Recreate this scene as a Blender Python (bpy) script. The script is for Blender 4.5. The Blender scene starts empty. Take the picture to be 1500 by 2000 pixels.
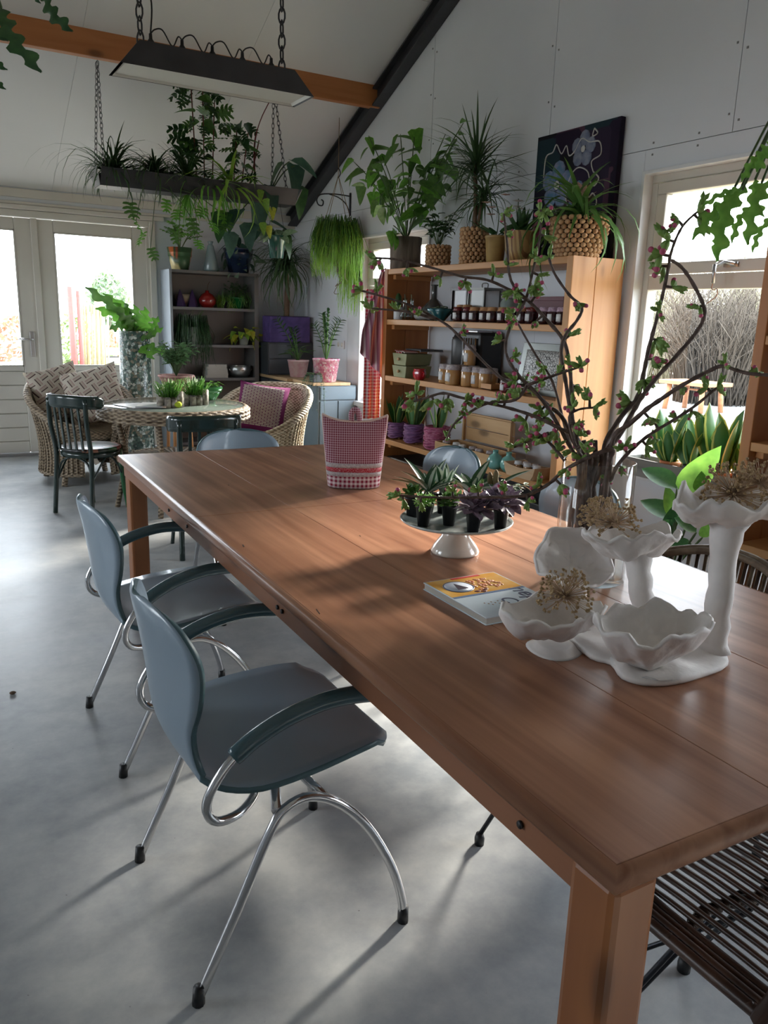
import bpy, math, random
from math import sin, cos, pi, radians, sqrt
from mathutils import Vector, Matrix, noise as mnoise
rnd = random.Random(7)
sc = bpy.context.scene
COL = sc.collection

# ---------------------------------------------------------------- camera
RT = Vector((0.86618069, -0.49878452, 0.03074121))
UP = Vector((0.09238891, 0.22028896, 0.97104947))
FW = Vector((0.49111639, 0.83826415, -0.2368922))
FPX = 1549.0
CAM = Vector((0, 0, 1.38))
cd = bpy.data.cameras.new('camera')
cam = bpy.data.objects.new('camera', cd)
COL.objects.link(cam)
cam.matrix_world = Matrix(((RT.x, UP.x, -FW.x, 0), (RT.y, UP.y, -FW.y, 0), (RT.z, UP.z, -FW.z, 1.38), (0, 0, 0, 1)))
cd.sensor_fit = 'HORIZONTAL'
cd.sensor_width = 36
cd.lens = 36 * FPX / 1500
cd.clip_start = 0.02
sc.camera = cam

# ---------------------------------------------------------------- sky, exposure
SKY = 6.0
w = bpy.data.worlds.new('sky')
sc.world = w
w.use_nodes = True
wn = w.node_tree.nodes
bg = wn['Background']
bg.inputs[0].default_value = (0.84, 0.92, 1.0, 1)
bg.inputs[1].default_value = SKY
# low hazy sun coming in through the right-hand windows
sd = bpy.data.lights.new('hazy_sun', 'SUN')
sd.energy = 12.0
sd.angle = radians(11)
sd.color = (1.0, .93, .82)
so_ = bpy.data.objects.new('hazy_sun', sd)
COL.objects.link(so_)
so_.rotation_euler = Vector((-.93, -.37, -.47)).to_track_quat('-Z', 'Y').to_euler()
so_['kind'] = 'helper'
sc.view_settings.view_transform = 'Standard'
sc.view_settings.look = 'None'
sc.view_settings.gamma = 1
sc.view_settings.exposure = 1.18
sc.view_settings.use_curve_mapping = False
try:
    sc.cycles.use_denoising = True
    sc.cycles.denoiser = 'OPENIMAGEDENOISE'
    sc.cycles.denoising_input_passes = 'RGB_ALBEDO_NORMAL'
except Exception:
    pass
sc.cycles.max_bounces = 10
sc.cycles.diffuse_bounces = 6
sc.cycles.glossy_bounces = 4
sc.cycles.transparent_max_bounces = 16
sc.cycles.sample_clamp_indirect = 6
sc.cycles.caustics_reflective = False
sc.cycles.caustics_refractive = False


def portal(loc, sx, sy, target):
    ld = bpy.data.lights.new('window_portal', 'AREA')
    ld.shape = 'RECTANGLE'
    ld.size = sx
    ld.size_y = sy
    ld.cycles.is_portal = True
    o = bpy.data.objects.new('window_portal', ld)
    COL.objects.link(o)
    o.location = loc
    d = Vector(target)
    o.rotation_euler = d.to_track_quat('-Z', 'Z' if abs(d.z) < .5 else 'Y').to_euler()
    o['kind'] = 'helper'

# room: x from XL to XR, y from YB to YF, eaves at ZE on the far side
XR, XL, YF, YB = 3.6, -3.6, 8.225, -3.2
ZE, SL = 2.42, 0.46
RIDGE_Y = 2.6
ZR = ZE + SL * (YF - RIDGE_Y)
def ceil_z(y):
    return ZE + SL * (YF - y) if y > RIDGE_Y else ZR - SL * (RIDGE_Y - y)
# openings (in view: window_1, window_2, door_1, door_2)
WIN2 = (2.22, 3.40, 0.55, 2.22)
WIN1 = (5.55, 6.70, 0.60, 2.10)
ADDED_WIN3 = (-0.4, 1.05, 0.55, 2.22)  # out of view, added to let in more daylight
DOORS = (-0.06, 2.12, 0.0, 2.23)
portal((XR + .02, 2.81, 1.4), 1.2, 1.7, (-1, 0, 0))
portal((XR + .02, 6.12, 1.35), 1.2, 1.5, (-1, 0, 0))
portal((XR + .02, 0.32, 1.4), 1.45, 1.7, (-1, 0, 0))
portal((1.03, YF + .02, 1.4), 2.1, 1.4, (0, -1, 0))
ADDED_LW = [(2.8, 4.4, 0.7, 2.2), (5.6, 7.2, 0.7, 2.2)]  # unseen left-wall windows, added and sized for the daylight they give
for a in ADDED_LW:
    portal((XL - .02, (a[0] + a[1]) / 2, 1.45), a[1] - a[0], 1.5, (1, 0, 0))

# ---------------------------------------------------------------- pixel -> world point on a given plane (1500 x 2000 frame)
def ray(px, py):
    return RT * ((px - 750) / FPX) + UP * ((1000 - py) / FPX) + FW
def DD(px, py, d): return CAM + ray(px, py) * d
def AX(px, py, x): r = ray(px, py); return CAM + r * (x / r.x)
def AY(px, py, y): r = ray(px, py); return CAM + r * (y / r.y)
def AZ(px, py, z): r = ray(px, py); return CAM + r * ((z - 1.38) / r.z)

ORD = ['first', 'second', 'third', 'fourth', 'fifth', 'sixth', 'seventh', 'eighth', 'ninth', 'tenth', 'eleventh', 'twelfth', 'thirteenth', 'fourteenth', 'fifteenth', 'sixteenth']
# ---------------------------------------------------------------- mesh helpers
def V(*a): return Vector(a)

class MB:
    def __init__(s): s.v = []; s.f = []; s.m = []; s.mi = 0
    def add(s, vs, fs):
        n = len(s.v)
        s.v += [tuple(p) for p in vs]
        s.f += [tuple(i + n for i in q) for q in fs]
        s.m += [s.mi] * len(fs)
        return s
    def box(s, x0, x1, y0, y1, z0, z1):
        return s.add([(x0,y0,z0),(x1,y0,z0),(x1,y1,z0),(x0,y1,z0),(x0,y0,z1),(x1,y0,z1),(x1,y1,z1),(x0,y1,z1)],
                     [(0,3,2,1),(4,5,6,7),(0,1,5,4),(1,2,6,5),(2,3,7,6),(3,0,4,7)])
    def obox(s, c, ax, ay, az):
        c, ax, ay, az = Vector(c), Vector(ax), Vector(ay), Vector(az)
        vs = [c + ax*i + ay*j + az*k for k in (-1,1) for (i,j) in ((-1,-1),(1,-1),(1,1),(-1,1))]
        return s.add(vs, [(0,3,2,1),(4,5,6,7),(0,1,5,4),(1,2,6,5),(2,3,7,6),(3,0,4,7)])
    def prism(s, poly, axis, a, b):
        n = len(poly)
        def mk(p, t): return (t, p[0], p[1]) if axis == 'x' else (p[0], t, p[1]) if axis == 'y' else (p[0], p[1], t)
        vs = [mk(p, a) for p in poly] + [mk(p, b) for p in poly]
        fs = [tuple(range(n - 1, -1, -1)), tuple(range(n, 2 * n))] + [(i, (i + 1) % n, n + (i + 1) % n, n + i) for i in range(n)]
        return s.add(vs, fs)
    def tube(s, pts, r, n=8, closed=False, flat=1.0):
        pts = [Vector(p) for p in pts]
        m = len(pts)
        if not isinstance(r, (list, tuple)): r = [r] * m
        vs = []; fs = []
        prev = None
        for i, p in enumerate(pts):
            if closed: t = pts[(i + 1) % m] - pts[i - 1]
            else: t = pts[min(i + 1, m - 1)] - pts[max(i - 1, 0)]
            if t.length < 1e-9: t = Vector((0, 0, 1))
            t.normalize()
            if prev is None:
                u = t.orthogonal() if abs(t.z) > .95 else t.cross(Vector((0, 0, 1)))
            else:
                u = prev - t * prev.dot(t)
                if u.length < 1e-6: u = t.orthogonal()
            u.normalize(); prev = u
            w_ = t.cross(u)
            for k in range(n):
                a = 2 * pi * k / n
                vs.append(p + u * (cos(a) * r[i]) + w_ * (sin(a) * r[i] * flat))
        for i in range(m if closed else m - 1):
            j = (i + 1) % m
            for k in range(n):
                l = (k + 1) % n
                fs.append((i*n+k, i*n+l, j*n+l, j*n+k))
        if not closed:
            fs.append(tuple(range(n - 1, -1, -1))); fs.append(tuple((m-1)*n + k for k in range(n)))
        return s.add(vs, fs)
    def lathe(s, prof, n=24, c=(0, 0, 0), wob=None, caps=True):
        vs = []; fs = []
        for i, (r, z) in enumerate(prof):
            for k in range(n):
                a = 2 * pi * k / n
                rr = r * (wob(a, z) if wob else 1)
                vs.append((c[0] + rr * cos(a), c[1] + rr * sin(a), c[2] + z))
        for i in range(len(prof) - 1):
            for k in range(n):
                l = (k + 1) % n
                fs.append((i*n+k, i*n+l, (i+1)*n+l, (i+1)*n+k))
        if caps and prof[0][0] > 1e-6: fs.append(tuple(range(n - 1, -1, -1)))
        if caps and prof[-1][0] > 1e-6: fs.append(tuple((len(prof)-1)*n + k for k in range(n)))
        return s.add(vs, fs)
    def grid(s, fn, nu, nv, closeu=False):
        vs = [fn(i / nu, j / nv) for j in range(nv + 1) for i in range(nu + (0 if closeu else 1))]
        c = nu if closeu else nu + 1
        fs = []
        for j in range(nv):
            for i in range(nu):
                i2 = (i + 1) % c
                fs.append((j*c+i, j*c+i2, (j+1)*c+i2, (j+1)*c+i))
        return s.add(vs, fs)
    def ball(s, c, r, n=8, m=6, sq=(1, 1, 1)):
        return s.grid(lambda u, v: (c[0] + r*sq[0]*sin(pi*v)*cos(2*pi*u), c[1] + r*sq[1]*sin(pi*v)*sin(2*pi*u), c[2] - r*sq[2]*cos(pi*v)), n, m, True)
    def mesh(s, name, mat, smooth=True):
        me = bpy.data.meshes.new(name)
        me.from_pydata(s.v, [], s.f)
        for m_ in (mat if isinstance(mat, (list, tuple)) else [mat]):
            me.materials.append(m_)
        if s.m and max(s.m) > 0: me.polygons.foreach_set('material_index', s.m)
        if smooth: me.polygons.foreach_set('use_smooth', [True] * len(me.polygons))
        me.update()
        return me
    def build(s, name, mat, parent=None, smooth=True, bevel=0, solid=0, sub=0, loc=None, **props):
        me = s.mesh(name, mat, smooth)
        o = bpy.data.objects.new(name, me)
        COL.objects.link(o)
        if parent is not None: o.parent = parent
        if loc is not None: o.location = loc
        if solid:
            m_ = o.modifiers.new('solid', 'SOLIDIFY'); m_.thickness = solid; m_.offset = 0
        if sub:
            m_ = o.modifiers.new('sub', 'SUBSURF'); m_.levels = sub; m_.render_levels = sub
        if bevel:
            m_ = o.modifiers.new('bevel', 'BEVEL'); m_.width = bevel; m_.segments = 2; m_.limit_method = 'ANGLE'; m_.angle_limit = radians(40)
            if smooth:
                m2 = o.modifiers.new('wn', 'WEIGHTED_NORMAL'); m2.keep_sharp = True
        for k, val in props.items(): o[k] = val
        return o

def thing(name, label, cat, loc=(0, 0, 0), rz=0, group=None):
    o = bpy.data.objects.new(name, None)
    o.empty_display_size = .05
    COL.objects.link(o)
    o.location = loc; o.rotation_euler = (0, 0, rz)
    o['label'] = label; o['category'] = cat
    if group: o['group'] = group
    return o

def tag(o, label, cat, group=None):
    o['label'] = label; o['category'] = cat
    if group: o['group'] = group
    return o

def dup(root, loc, rz=None, label=None):
    def cp(o, par):
        c = o.copy(); COL.objects.link(c)
        if par is not None: c.parent = par
        for ch in list(o.children): cp(ch, c)
        return c
    r = cp(root, None)
    r.location = loc
    if rz is not None: r.rotation_euler = (0, 0, rz)
    if label: r['label'] = label
    return r

def struct(o):
    o['kind'] = 'structure'
    return o

def bez(pts, n=6):
    """Catmull-Rom through the points"""
    pts = [Vector(p) for p in pts]
    out = []
    for i in range(len(pts) - 1):
        p0 = pts[max(i - 1, 0)]; p1 = pts[i]; p2 = pts[i + 1]; p3 = pts[min(i + 2, len(pts) - 1)]
        for k in range(n):
            t = k / n
            out.append(0.5 * ((2*p1) + (p2 - p0)*t + (2*p0 - 5*p1 + 4*p2 - p3)*t*t + (3*p1 - p0 - 3*p2 + p3)*t**3))
    out.append(pts[-1])
    return out

# ---------------------------------------------------------------- materials
def new_mat(name):
    m = bpy.data.materials.new(name); m.use_nodes = True
    return m, m.node_tree.nodes, m.node_tree.links, m.node_tree.nodes['Principled BSDF']

def coords(N, L, scale=(1, 1, 1), kind='Object'):
    tc = N.new('ShaderNodeTexCoord'); mp = N.new('ShaderNodeMapping')
    mp.inputs['Scale'].default_value = scale
    L.new(tc.outputs[kind], mp.inputs[0])
    return mp.outputs[0]

def ramp(N, L, fac, stops):
    r = N.new('ShaderNodeValToRGB')
    while len(r.color_ramp.elements) < len(stops): r.color_ramp.elements.new(0.5)
    for e, (p, c) in zip(r.color_ramp.elements, stops):
        e.position = p; e.color = (*c, 1) if len(c) == 3 else c
    L.new(fac, r.inputs[0])
    return r.outputs[0]

def bump(N, L, P, h, strength, dist=.01):
    b = N.new('ShaderNodeBump'); b.inputs['Strength'].default_value = strength; b.inputs['Distance'].default_value = dist
    L.new(h, b.inputs['Height']); L.new(b.outputs[0], P.inputs['Normal'])

def mat(name, c, rough=.5, metal=0, c2=None, scale=8, bmp=0, sc3=(1, 1, 1), coat=0, detail=4, trans=0, bdist=.004, lo=.35, hi=.65):
    m, N, L, P = new_mat(name)
    P.inputs['Base Color'].default_value = (*c, 1)
    P.inputs['Roughness'].default_value = rough
    P.inputs['Metallic'].default_value = metal
    if coat: P.inputs['Coat Weight'].default_value = coat
    if c2 is not None or bmp:
        t = N.new('ShaderNodeTexNoise'); t.inputs['Scale'].default_value = scale; t.inputs['Detail'].default_value = detail
        L.new(coords(N, L, sc3), t.inputs['Vector'])
        if c2 is not None:
            L.new(ramp(N, L, t.outputs[0], [(lo, c), (hi, c2)]), P.inputs['Base Color'])
        if bmp: bump(N, L, P, t.outputs[0], bmp, bdist)
    if trans:
        tr = N.new('ShaderNodeBsdfTranslucent'); mx = N.new('ShaderNodeMixShader')
        src = P.inputs['Base Color']
        if src.is_linked: L.new(src.links[0].from_socket, tr.inputs[0])
        else: tr.inputs[0].default_value = (min(1, c[0]*1.4), min(1, c[1]*1.4), c[2]*.8, 1)
        mx.inputs[0].default_value = trans
        L.new(P.outputs[0], mx.inputs[1]); L.new(tr.outputs[0], mx.inputs[2])
        L.new(mx.outputs[0], N['Material Output'].inputs[0])
    return m

def wood(name, c1, c2, axis='z', rough=.5, scale=3, knots=True, coat=0, dark=None, stretch=.08, blotch=None):
    m, N, L, P = new_mat(name)
    s = [scale * 7] * 3
    s['xyz'.index(axis)] = scale * 7 * stretch
    v = coords(N, L, s)
    t = N.new('ShaderNodeTexNoise'); t.inputs['Scale'].default_value = 1; t.inputs['Detail'].default_value = 6; t.inputs['Distortion'].default_value = .6
    L.new(v, t.inputs['Vector'])
    col = ramp(N, L, t.outputs[0], [(.3, c1), (.5, tuple((a+b)/2 for a, b in zip(c1, c2))), (.7, c2)])
    if knots:
        s2 = [5, 5, 5]; s2['xyz'.index(axis)] = 2.2
        vo = N.new('ShaderNodeTexVoronoi'); vo.inputs['Scale'].default_value = 1
        L.new(coords(N, L, s2), vo.inputs['Vector'])
        k = ramp(N, L, vo.outputs['Distance'], [(.0, (1, 1, 1)), (.10, (.75, .75, .75)), (.16, (.12, .12, .12)), (.22, (0, 0, 0))])
        mx = N.new('ShaderNodeMixRGB'); mx.inputs[2].default_value = (*(dark or tuple(x * .35 for x in c1)), 1)
        L.new(k, mx.inputs[0]); L.new(col, mx.inputs[1]); col = mx.outputs[0]
    if blotch:
        t2 = N.new('ShaderNodeTexNoise'); t2.inputs['Scale'].default_value = 2.3; t2.inputs['Detail'].default_value = 5
        L.new(coords(N, L), t2.inputs['Vector'])
        b = ramp(N, L, t2.outputs[0], [(.35, blotch), (.65, (1, 1, 1))])
        mx = N.new('ShaderNodeMixRGB'); mx.blend_type = 'MULTIPLY'; mx.inputs[0].default_value = 1
        L.new(col, mx.inputs[1]); L.new(b, mx.inputs[2]); col = mx.outputs[0]
    L.new(col, P.inputs['Base Color'])
    P.inputs['Roughness'].default_value = rough
    if coat: P.inputs['Coat Weight'].default_value = coat; P.inputs['Coat Roughness'].default_value = .25
    bump(N, L, P, t.outputs[0], .25, .002)
    return m

def clear(name, tint=(1, 1, 1), ior=1.45, rough=.0, extra=.0):
    """thin clear glass: transparent with a Fresnel reflection"""
    m, N, L, P = new_mat(name)
    tr = N.new('ShaderNodeBsdfTransparent'); tr.inputs[0].default_value = (*tint, 1)
    gl = N.new('ShaderNodeBsdfGlossy'); gl.inputs['Roughness'].default_value = rough
    fr = N.new('ShaderNodeFresnel')
    ge = N.new('ShaderNodeNewGeometry'); mr = N.new('ShaderNodeMapRange')
    mr.inputs['To Min'].default_value = ior; mr.inputs['To Max'].default_value = 1 / ior
    L.new(ge.outputs['Backfacing'], mr.inputs[0]); L.new(mr.outputs[0], fr.inputs[0])
    mx = N.new('ShaderNodeMixShader')
    if extra:
        ad = N.new('ShaderNodeMath'); ad.operation = 'ADD'; ad.inputs[1].default_value = extra; ad.use_clamp = True
        L.new(fr.outputs[0], ad.inputs[0]); L.new(ad.outputs[0], mx.inputs[0])
    else: L.new(fr.outputs[0], mx.inputs[0])
    L.new(tr.outputs[0], mx.inputs[1]); L.new(gl.outputs[0], mx.inputs[2])
    L.new(mx.outputs[0], N['Material Output'].inputs[0])
    return m

def checker(name, a, b, scale, rough=.9, bmp=.3, axis=(1, 1, 1), weave=None):
    """two-way gingham from crossed stripes"""
    m, N, L, P = new_mat(name)
    v = coords(N, L, axis)
    sep = N.new('ShaderNodeSeparateXYZ'); L.new(v, sep.inputs[0])
    outs = []
    for i in (0, 2):
        mm = N.new('ShaderNodeMath'); mm.operation = 'MULTIPLY'; mm.inputs[1].default_value = scale
        L.new(sep.outputs[i], mm.inputs[0])
        fr = N.new('ShaderNodeMath'); fr.operation = 'FRACT'; L.new(mm.outputs[0], fr.inputs[0])
        gt = N.new('ShaderNodeMath'); gt.operation = 'GREATER_THAN'; gt.inputs[1].default_value = .5; L.new(fr.outputs[0], gt.inputs[0])
        outs.append(gt.outputs[0])
    ad = N.new('ShaderNodeMath'); ad.operation = 'ADD'; L.new(outs[0], ad.inputs[0]); L.new(outs[1], ad.inputs[1])
    hf = N.new('ShaderNodeMath'); hf.operation = 'MULTIPLY'; hf.inputs[1].default_value = .5; L.new(ad.outputs[0], hf.inputs[0])
    col = ramp(N, L, hf.outputs[0], [(0, a), (1, b)])
    L.new(col, P.inputs['Base Color']); P.inputs['Roughness'].default_value = rough
    bump(N, L, P, hf.outputs[0], bmp, .003)
    return m

def stripes(name, cols, scale, axis=0, rough=.9, sc3=(1, 1, 1), distort=0):
    """repeating colour bands along one object axis"""
    m, N, L, P = new_mat(name)
    sep = N.new('ShaderNodeSeparateXYZ'); L.new(coords(N, L, sc3), sep.inputs[0])
    mm = N.new('ShaderNodeMath'); mm.operation = 'MULTIPLY'; mm.inputs[1].default_value = scale
    L.new(sep.outputs[axis], mm.inputs[0])
    fr = N.new('ShaderNodeMath'); fr.operation = 'FRACT'; L.new(mm.outputs[0], fr.inputs[0])
    n = len(cols)
    r = N.new('ShaderNodeValToRGB'); r.color_ramp.interpolation = 'CONSTANT'
    while len(r.color_ramp.elements) < n: r.color_ramp.elements.new(.5)
    for i, c in enumerate(cols):
        r.color_ramp.elements[i].position = i / n; r.color_ramp.elements[i].color = (*c, 1)
    L.new(fr.outputs[0], r.inputs[0]); L.new(r.outputs[0], P.inputs['Base Color'])
    P.inputs['Roughness'].default_value = rough
    return m

def cells(name, cols, scale, rough=.4, bmp=.5, edge=(.2, .2, .2), sc3=(1, 1, 1)):
    """mosaic / chip pattern: one colour per Voronoi cell, recessed joints"""
    m, N, L, P = new_mat(name)
    v = coords(N, L, sc3)
    vo = N.new('ShaderNodeTexVoronoi'); vo.inputs['Scale'].default_value = scale; L.new(v, vo.inputs['Vector'])
    sp = N.new('ShaderNodeSeparateXYZ'); L.new(vo.outputs['Color'], sp.inputs[0])
    r = N.new('ShaderNodeValToRGB'); r.color_ramp.interpolation = 'CONSTANT'
    while len(r.color_ramp.elements) < len(cols): r.color_ramp.elements.new(.5)
    for i, c in enumerate(cols):
        r.color_ramp.elements[i].position = i / len(cols); r.color_ramp.elements[i].color = (*c, 1)
    L.new(sp.outputs[0], r.inputs[0])
    ve = N.new('ShaderNodeTexVoronoi'); ve.feature = 'DISTANCE_TO_EDGE'; ve.inputs['Scale'].default_value = scale; L.new(v, ve.inputs['Vector'])
    e = ramp(N, L, ve.outputs['Distance'], [(.02, (0, 0, 0)), (.08, (1, 1, 1))])
    mx = N.new('ShaderNodeMixRGB'); mx.inputs[1].default_value = (*edge, 1)
    L.new(e, mx.inputs[0]); L.new(r.outputs[0], mx.inputs[2]); L.new(mx.outputs[0], P.inputs['Base Color'])
    P.inputs['Roughness'].default_value = rough
    bump(N, L, P, e, bmp, .004)
    return m

def concrete():
    m, N, L, P = new_mat('polished_concrete')
    t = N.new('ShaderNodeTexNoise'); t.inputs['Scale'].default_value = 1.9; t.inputs['Detail'].default_value = 10; t.inputs['Roughness'].default_value = .68
    L.new(coords(N, L), t.inputs['Vector'])
    col = ramp(N, L, t.outputs[0], [(.34, (.20, .22, .24)), (.5, (.33, .345, .355)), (.64, (.46, .47, .46))])
    s = N.new('ShaderNodeTexNoise'); s.inputs['Scale'].default_value = 45; s.inputs['Detail'].default_value = 2
    L.new(coords(N, L), s.inputs['Vector'])
    k = ramp(N, L, s.outputs[0], [(.20, (.35, .33, .3)), (.235, (1, 1, 1))])
    mx = N.new('ShaderNodeMixRGB'); mx.blend_type = 'MULTIPLY'; mx.inputs[0].default_value = 1
    L.new(col, mx.inputs[1]); L.new(k, mx.inputs[2]); L.new(mx.outputs[0], P.inputs['Base Color'])
    rr = N.new('ShaderNodeMapRange'); rr.inputs['To Min'].default_value = .27; rr.inputs['To Max'].default_value = .5
    L.new(t.outputs[0], rr.inputs[0]); L.new(rr.outputs[0], P.inputs['Roughness'])
    P.inputs['Specular IOR Level'].default_value = .6
    bump(N, L, P, t.outputs[0], .06, .01)
    return m

M_ = {}
M_['floor'] = concrete()
M_['wall'] = mat('white_wall_board', (.66, .69, .735), .6, c2=(.70, .73, .775), scale=1.5)
M_['wallbk'] = mat('wall_backing', (.25, .26, .27), .8)
M_['ceil'] = mat('ceiling_board', (.68, .67, .65), .55, c2=(.72, .71, .69), scale=1.2)
M_['cream'] = mat('cream_paint', (.60, .57, .51), .4, c2=(.64, .61, .55), scale=3)
M_['white'] = mat('white_paint', (.68, .70, .72), .4)
M_['seal'] = mat('door_seal', (.06, .06, .06), .7)
M_['steel'] = mat('dark_steel', (.022, .022, .026), .45, c2=(.035, .035, .04), scale=6)
M_['glass'] = clear('window_glass')
M_['chrome'] = mat('chrome', (.62, .62, .63), .14, 1)
M_['alu'] = mat('brushed_aluminium', (.45, .45, .46), .35, 1)
M_['black'] = mat('black_plastic', (.012, .012, .013), .45)
M_['blacksoil'] = mat('potting_soil', (.02, .014, .01), .95, c2=(.05, .035, .025), scale=60, bmp=1)
M_['beam'] = wood('orange_beam_wood', (.40, .14, .04), (.50, .20, .065), 'x', .55, 2.2)
M_['pine_z'] = wood('pine_upright', (.46, .21, .075), (.64, .34, .14), 'z', .5, 1.3)
M_['pine_y'] = wood('pine_shelf', (.42, .19, .06), (.55, .28, .11), 'y', .5, 1.3)
M_['pine_x'] = wood('pine_cross', (.42, .17, .05), (.55, .25, .09), 'x', .5, 1.3)
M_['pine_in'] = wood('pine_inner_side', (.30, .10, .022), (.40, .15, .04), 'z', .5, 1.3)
# ================================================================ SETTING
# floor
struct(MB().box(XL, XR, YB, YF, -.1, 0).build('floor', M_['floor'], smooth=False))

# right gable wall: pieces round the openings plus the gable over them
def wall_x(name, x0, x1, holes, zmax, m):
    """wall slab across x0..x1 running along y, with rectangular holes"""
    b = MB()
    ys = sorted(holes, key=lambda h: h[0])
    y = YB
    for h in ys:
        b.box(x0, x1, y, h[0], 0, zmax)
        b.box(x0, x1, h[0], h[1], 0, h[2])
        b.box(x0, x1, h[0], h[1], h[3], zmax)
        y = h[1]
    b.box(x0, x1, y, YF, 0, zmax)
    return b
zb = ceil_z(YB)
b = wall_x('wall_right', XR + .012, XR + .2, [WIN1, WIN2, ADDED_WIN3], 2.42, None)
b.prism([(YB, 2.42), (YF, 2.42), (RIDGE_Y, ZR), (YB, zb)], 'x', XR + .012, XR + .2)
wr = struct(b.build('wall_right', M_['wallbk'], smooth=False))
# boards over the studs: the seams that show are real gaps
def clipboard(y0, y1, z0, z1):
    """board polygon under the roof slope"""
    g = .0022
    y0 += g; y1 -= g; z0 += g; z1 -= g
    zs = [(y0, z0), (y1, z0), (y1, min(z1, ceil_z(y1)))]
    if ceil_z(y1) < z1 and y1 > RIDGE_Y:
        yy = YF - (z1 - ZE) / SL
        if y0 < yy < y1: zs.append((yy, z1))
    if y0 < RIDGE_Y < y1 and z1 > ZR: zs.append((RIDGE_Y, ZR))
    zs.append((y0, min(z1, ceil_z(y0))))
    return zs
ys = [YB, -1.95, -.75, .45, 1.65, 2.85, 4.22, 5.6, 6.95, YF]
ZS = 2.33
for a, c in zip(ys, ys[1:]):
    for (z0, z1) in ((ZS, 4.75), (4.75, 7)):
        if ceil_z(min(max(a, RIDGE_Y), c)) <= z0: continue
        poly = clipboard(a, c, z0, z1)
        MB().prism(poly, 'x', XR, XR + .012).build('wall_panel', M_['wall'], wr, smooth=False)
    # lower band, cut round the windows
    segs = [(a, c)]
    for h in (WIN1, WIN2, ADDED_WIN3):
        new = []
        for (s0, s1) in segs:
            if h[1] <= s0 or h[0] >= s1: new.append((s0, s1)); continue
            if s0 < h[0]: new.append((s0, h[0]))
            if s1 > h[1]: new.append((h[1], s1))
            q0, q1 = max(s0, h[0]), min(s1, h[1])
            MB().box(XR, XR + .012, q0, q1, 0, h[2]).build('wall_panel', M_['wall'], wr, smooth=False)
            if ZS - .003 > h[3]: MB().box(XR, XR + .012, q0, q1, h[3], ZS - .002).build('wall_panel', M_['wall'], wr, smooth=False)
        segs = new
    for (s0, s1) in segs:
        MB().box(XR, XR + .012, s0 + .001, s1 - .001, 0, ZS - .002).build('wall_panel', M_['wall'], wr, smooth=False)
b = MB()
for y in (2.85, 4.22, 5.6, 1.65):
    for z in [2.4 + .32 * k for k in range(8)]:
        for dy in (-.03, .03): b.obox((XR - .0015, y + dy, z + dy * .6), (.0015, 0, 0), (0, .005, 0), (0, 0, .005))
for y in (3.05, 3.35, 3.75, 4.5, 4.9):
    for dz in (-.03, .03): b.obox((XR - .0015, y, ZS + dz), (.0015, 0, 0), (0, .005, 0), (0, 0, .005))
b.build('screw', M_['wallbk'], wr, kind='stuff')

# back wall (doors)
b = MB()
b.box(XL - .2, DOORS[0], YF, YF + .2, 0, 2.7).box(DOORS[0], DOORS[1], YF, YF + .2, DOORS[3], 2.7).box(DOORS[1], XR + .2, YF, YF + .2, 0, 2.7)
wb = struct(b.build('wall_back', M_['wall'], smooth=False))
# left wall with the unseen windows added for daylight, wall behind the camera
b = wall_x('wall_left', XL - .2, XL, ADDED_LW, 2.42, None)
b.prism([(YB, 2.42), (YF, 2.42), (RIDGE_Y, ZR), (YB, zb)], 'x', XL - .2, XL)
struct(b.build('wall_left', M_['wall'], smooth=False))
struct(MB().box(XL - .2, XR + .2, YB - .2, YB, 0, zb + .2).build('wall_front', M_['wall'], smooth=False))
for i, h in enumerate(ADDED_LW):
    fr = MB()
    for (a0, a1, z0, z1) in ((h[0], h[1], h[2], h[2] + .07), (h[0], h[1], h[3] - .07, h[3]), (h[0], h[0] + .07, h[2], h[3]), (h[1] - .07, h[1], h[2], h[3]), ((h[0] + h[1]) / 2 - .04, (h[0] + h[1]) / 2 + .04, h[2], h[3])):
        fr.box(XL - .13, XL - .05, a0, a1, z0, z1)
    o = struct(fr.build('window_%d' % (i + 4), M_['cream'], smooth=False))
    MB().box(XL - .095, XL - .085, h[0] + .06, h[1] - .06, h[2] + .06, h[3] - .06).build('pane', M_['glass'], o, smooth=False)

# ceiling: boards on two slopes, laid as separate panels with a fine joint
def slope_slab(x0, x1, y0, y1, off, th):
    b = MB()
    z0, z1 = ceil_z(y0), ceil_z(y1)
    b.add([(x0,y0,z0+off),(x1,y0,z0+off),(x1,y1,z1+off),(x0,y1,z1+off),(x0,y0,z0+off+th),(x1,y0,z0+off+th),(x1,y1,z1+off+th),(x0,y1,z1+off+th)],
          [(0,3,2,1),(4,5,6,7),(0,1,5,4),(1,2,6,5),(2,3,7,6),(3,0,4,7)])
    return b
ce = struct(slope_slab(XL - .2, XR + .2, RIDGE_Y, YF + .25, .014, .15).build('ceiling', M_['wallbk'], smooth=False))
MBb = slope_slab(XL - .2, XR + .2, YB - .2, RIDGE_Y, .014, .15).build('roof_slab', M_['ceil'], ce, smooth=False)
xs = [XL, -2.4, -1.2, 0.0, 1.2, 2.4, XR]
for x0, x1 in zip(xs, xs[1:]):
    for y0, y1 in ((RIDGE_Y, 5.55), (5.55, YF)):
        slope_slab(x0 + .001, x1 - .001, y0 + .002, y1 - .002, 0, .012).build('ceiling_panel', M_['ceil'], ce, smooth=False)
    slope_slab(x0 + .002, x1 - .002, YB, RIDGE_Y - .002, 0, .012).build('ceiling_panel', M_['ceil'], ce, smooth=False)
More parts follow.
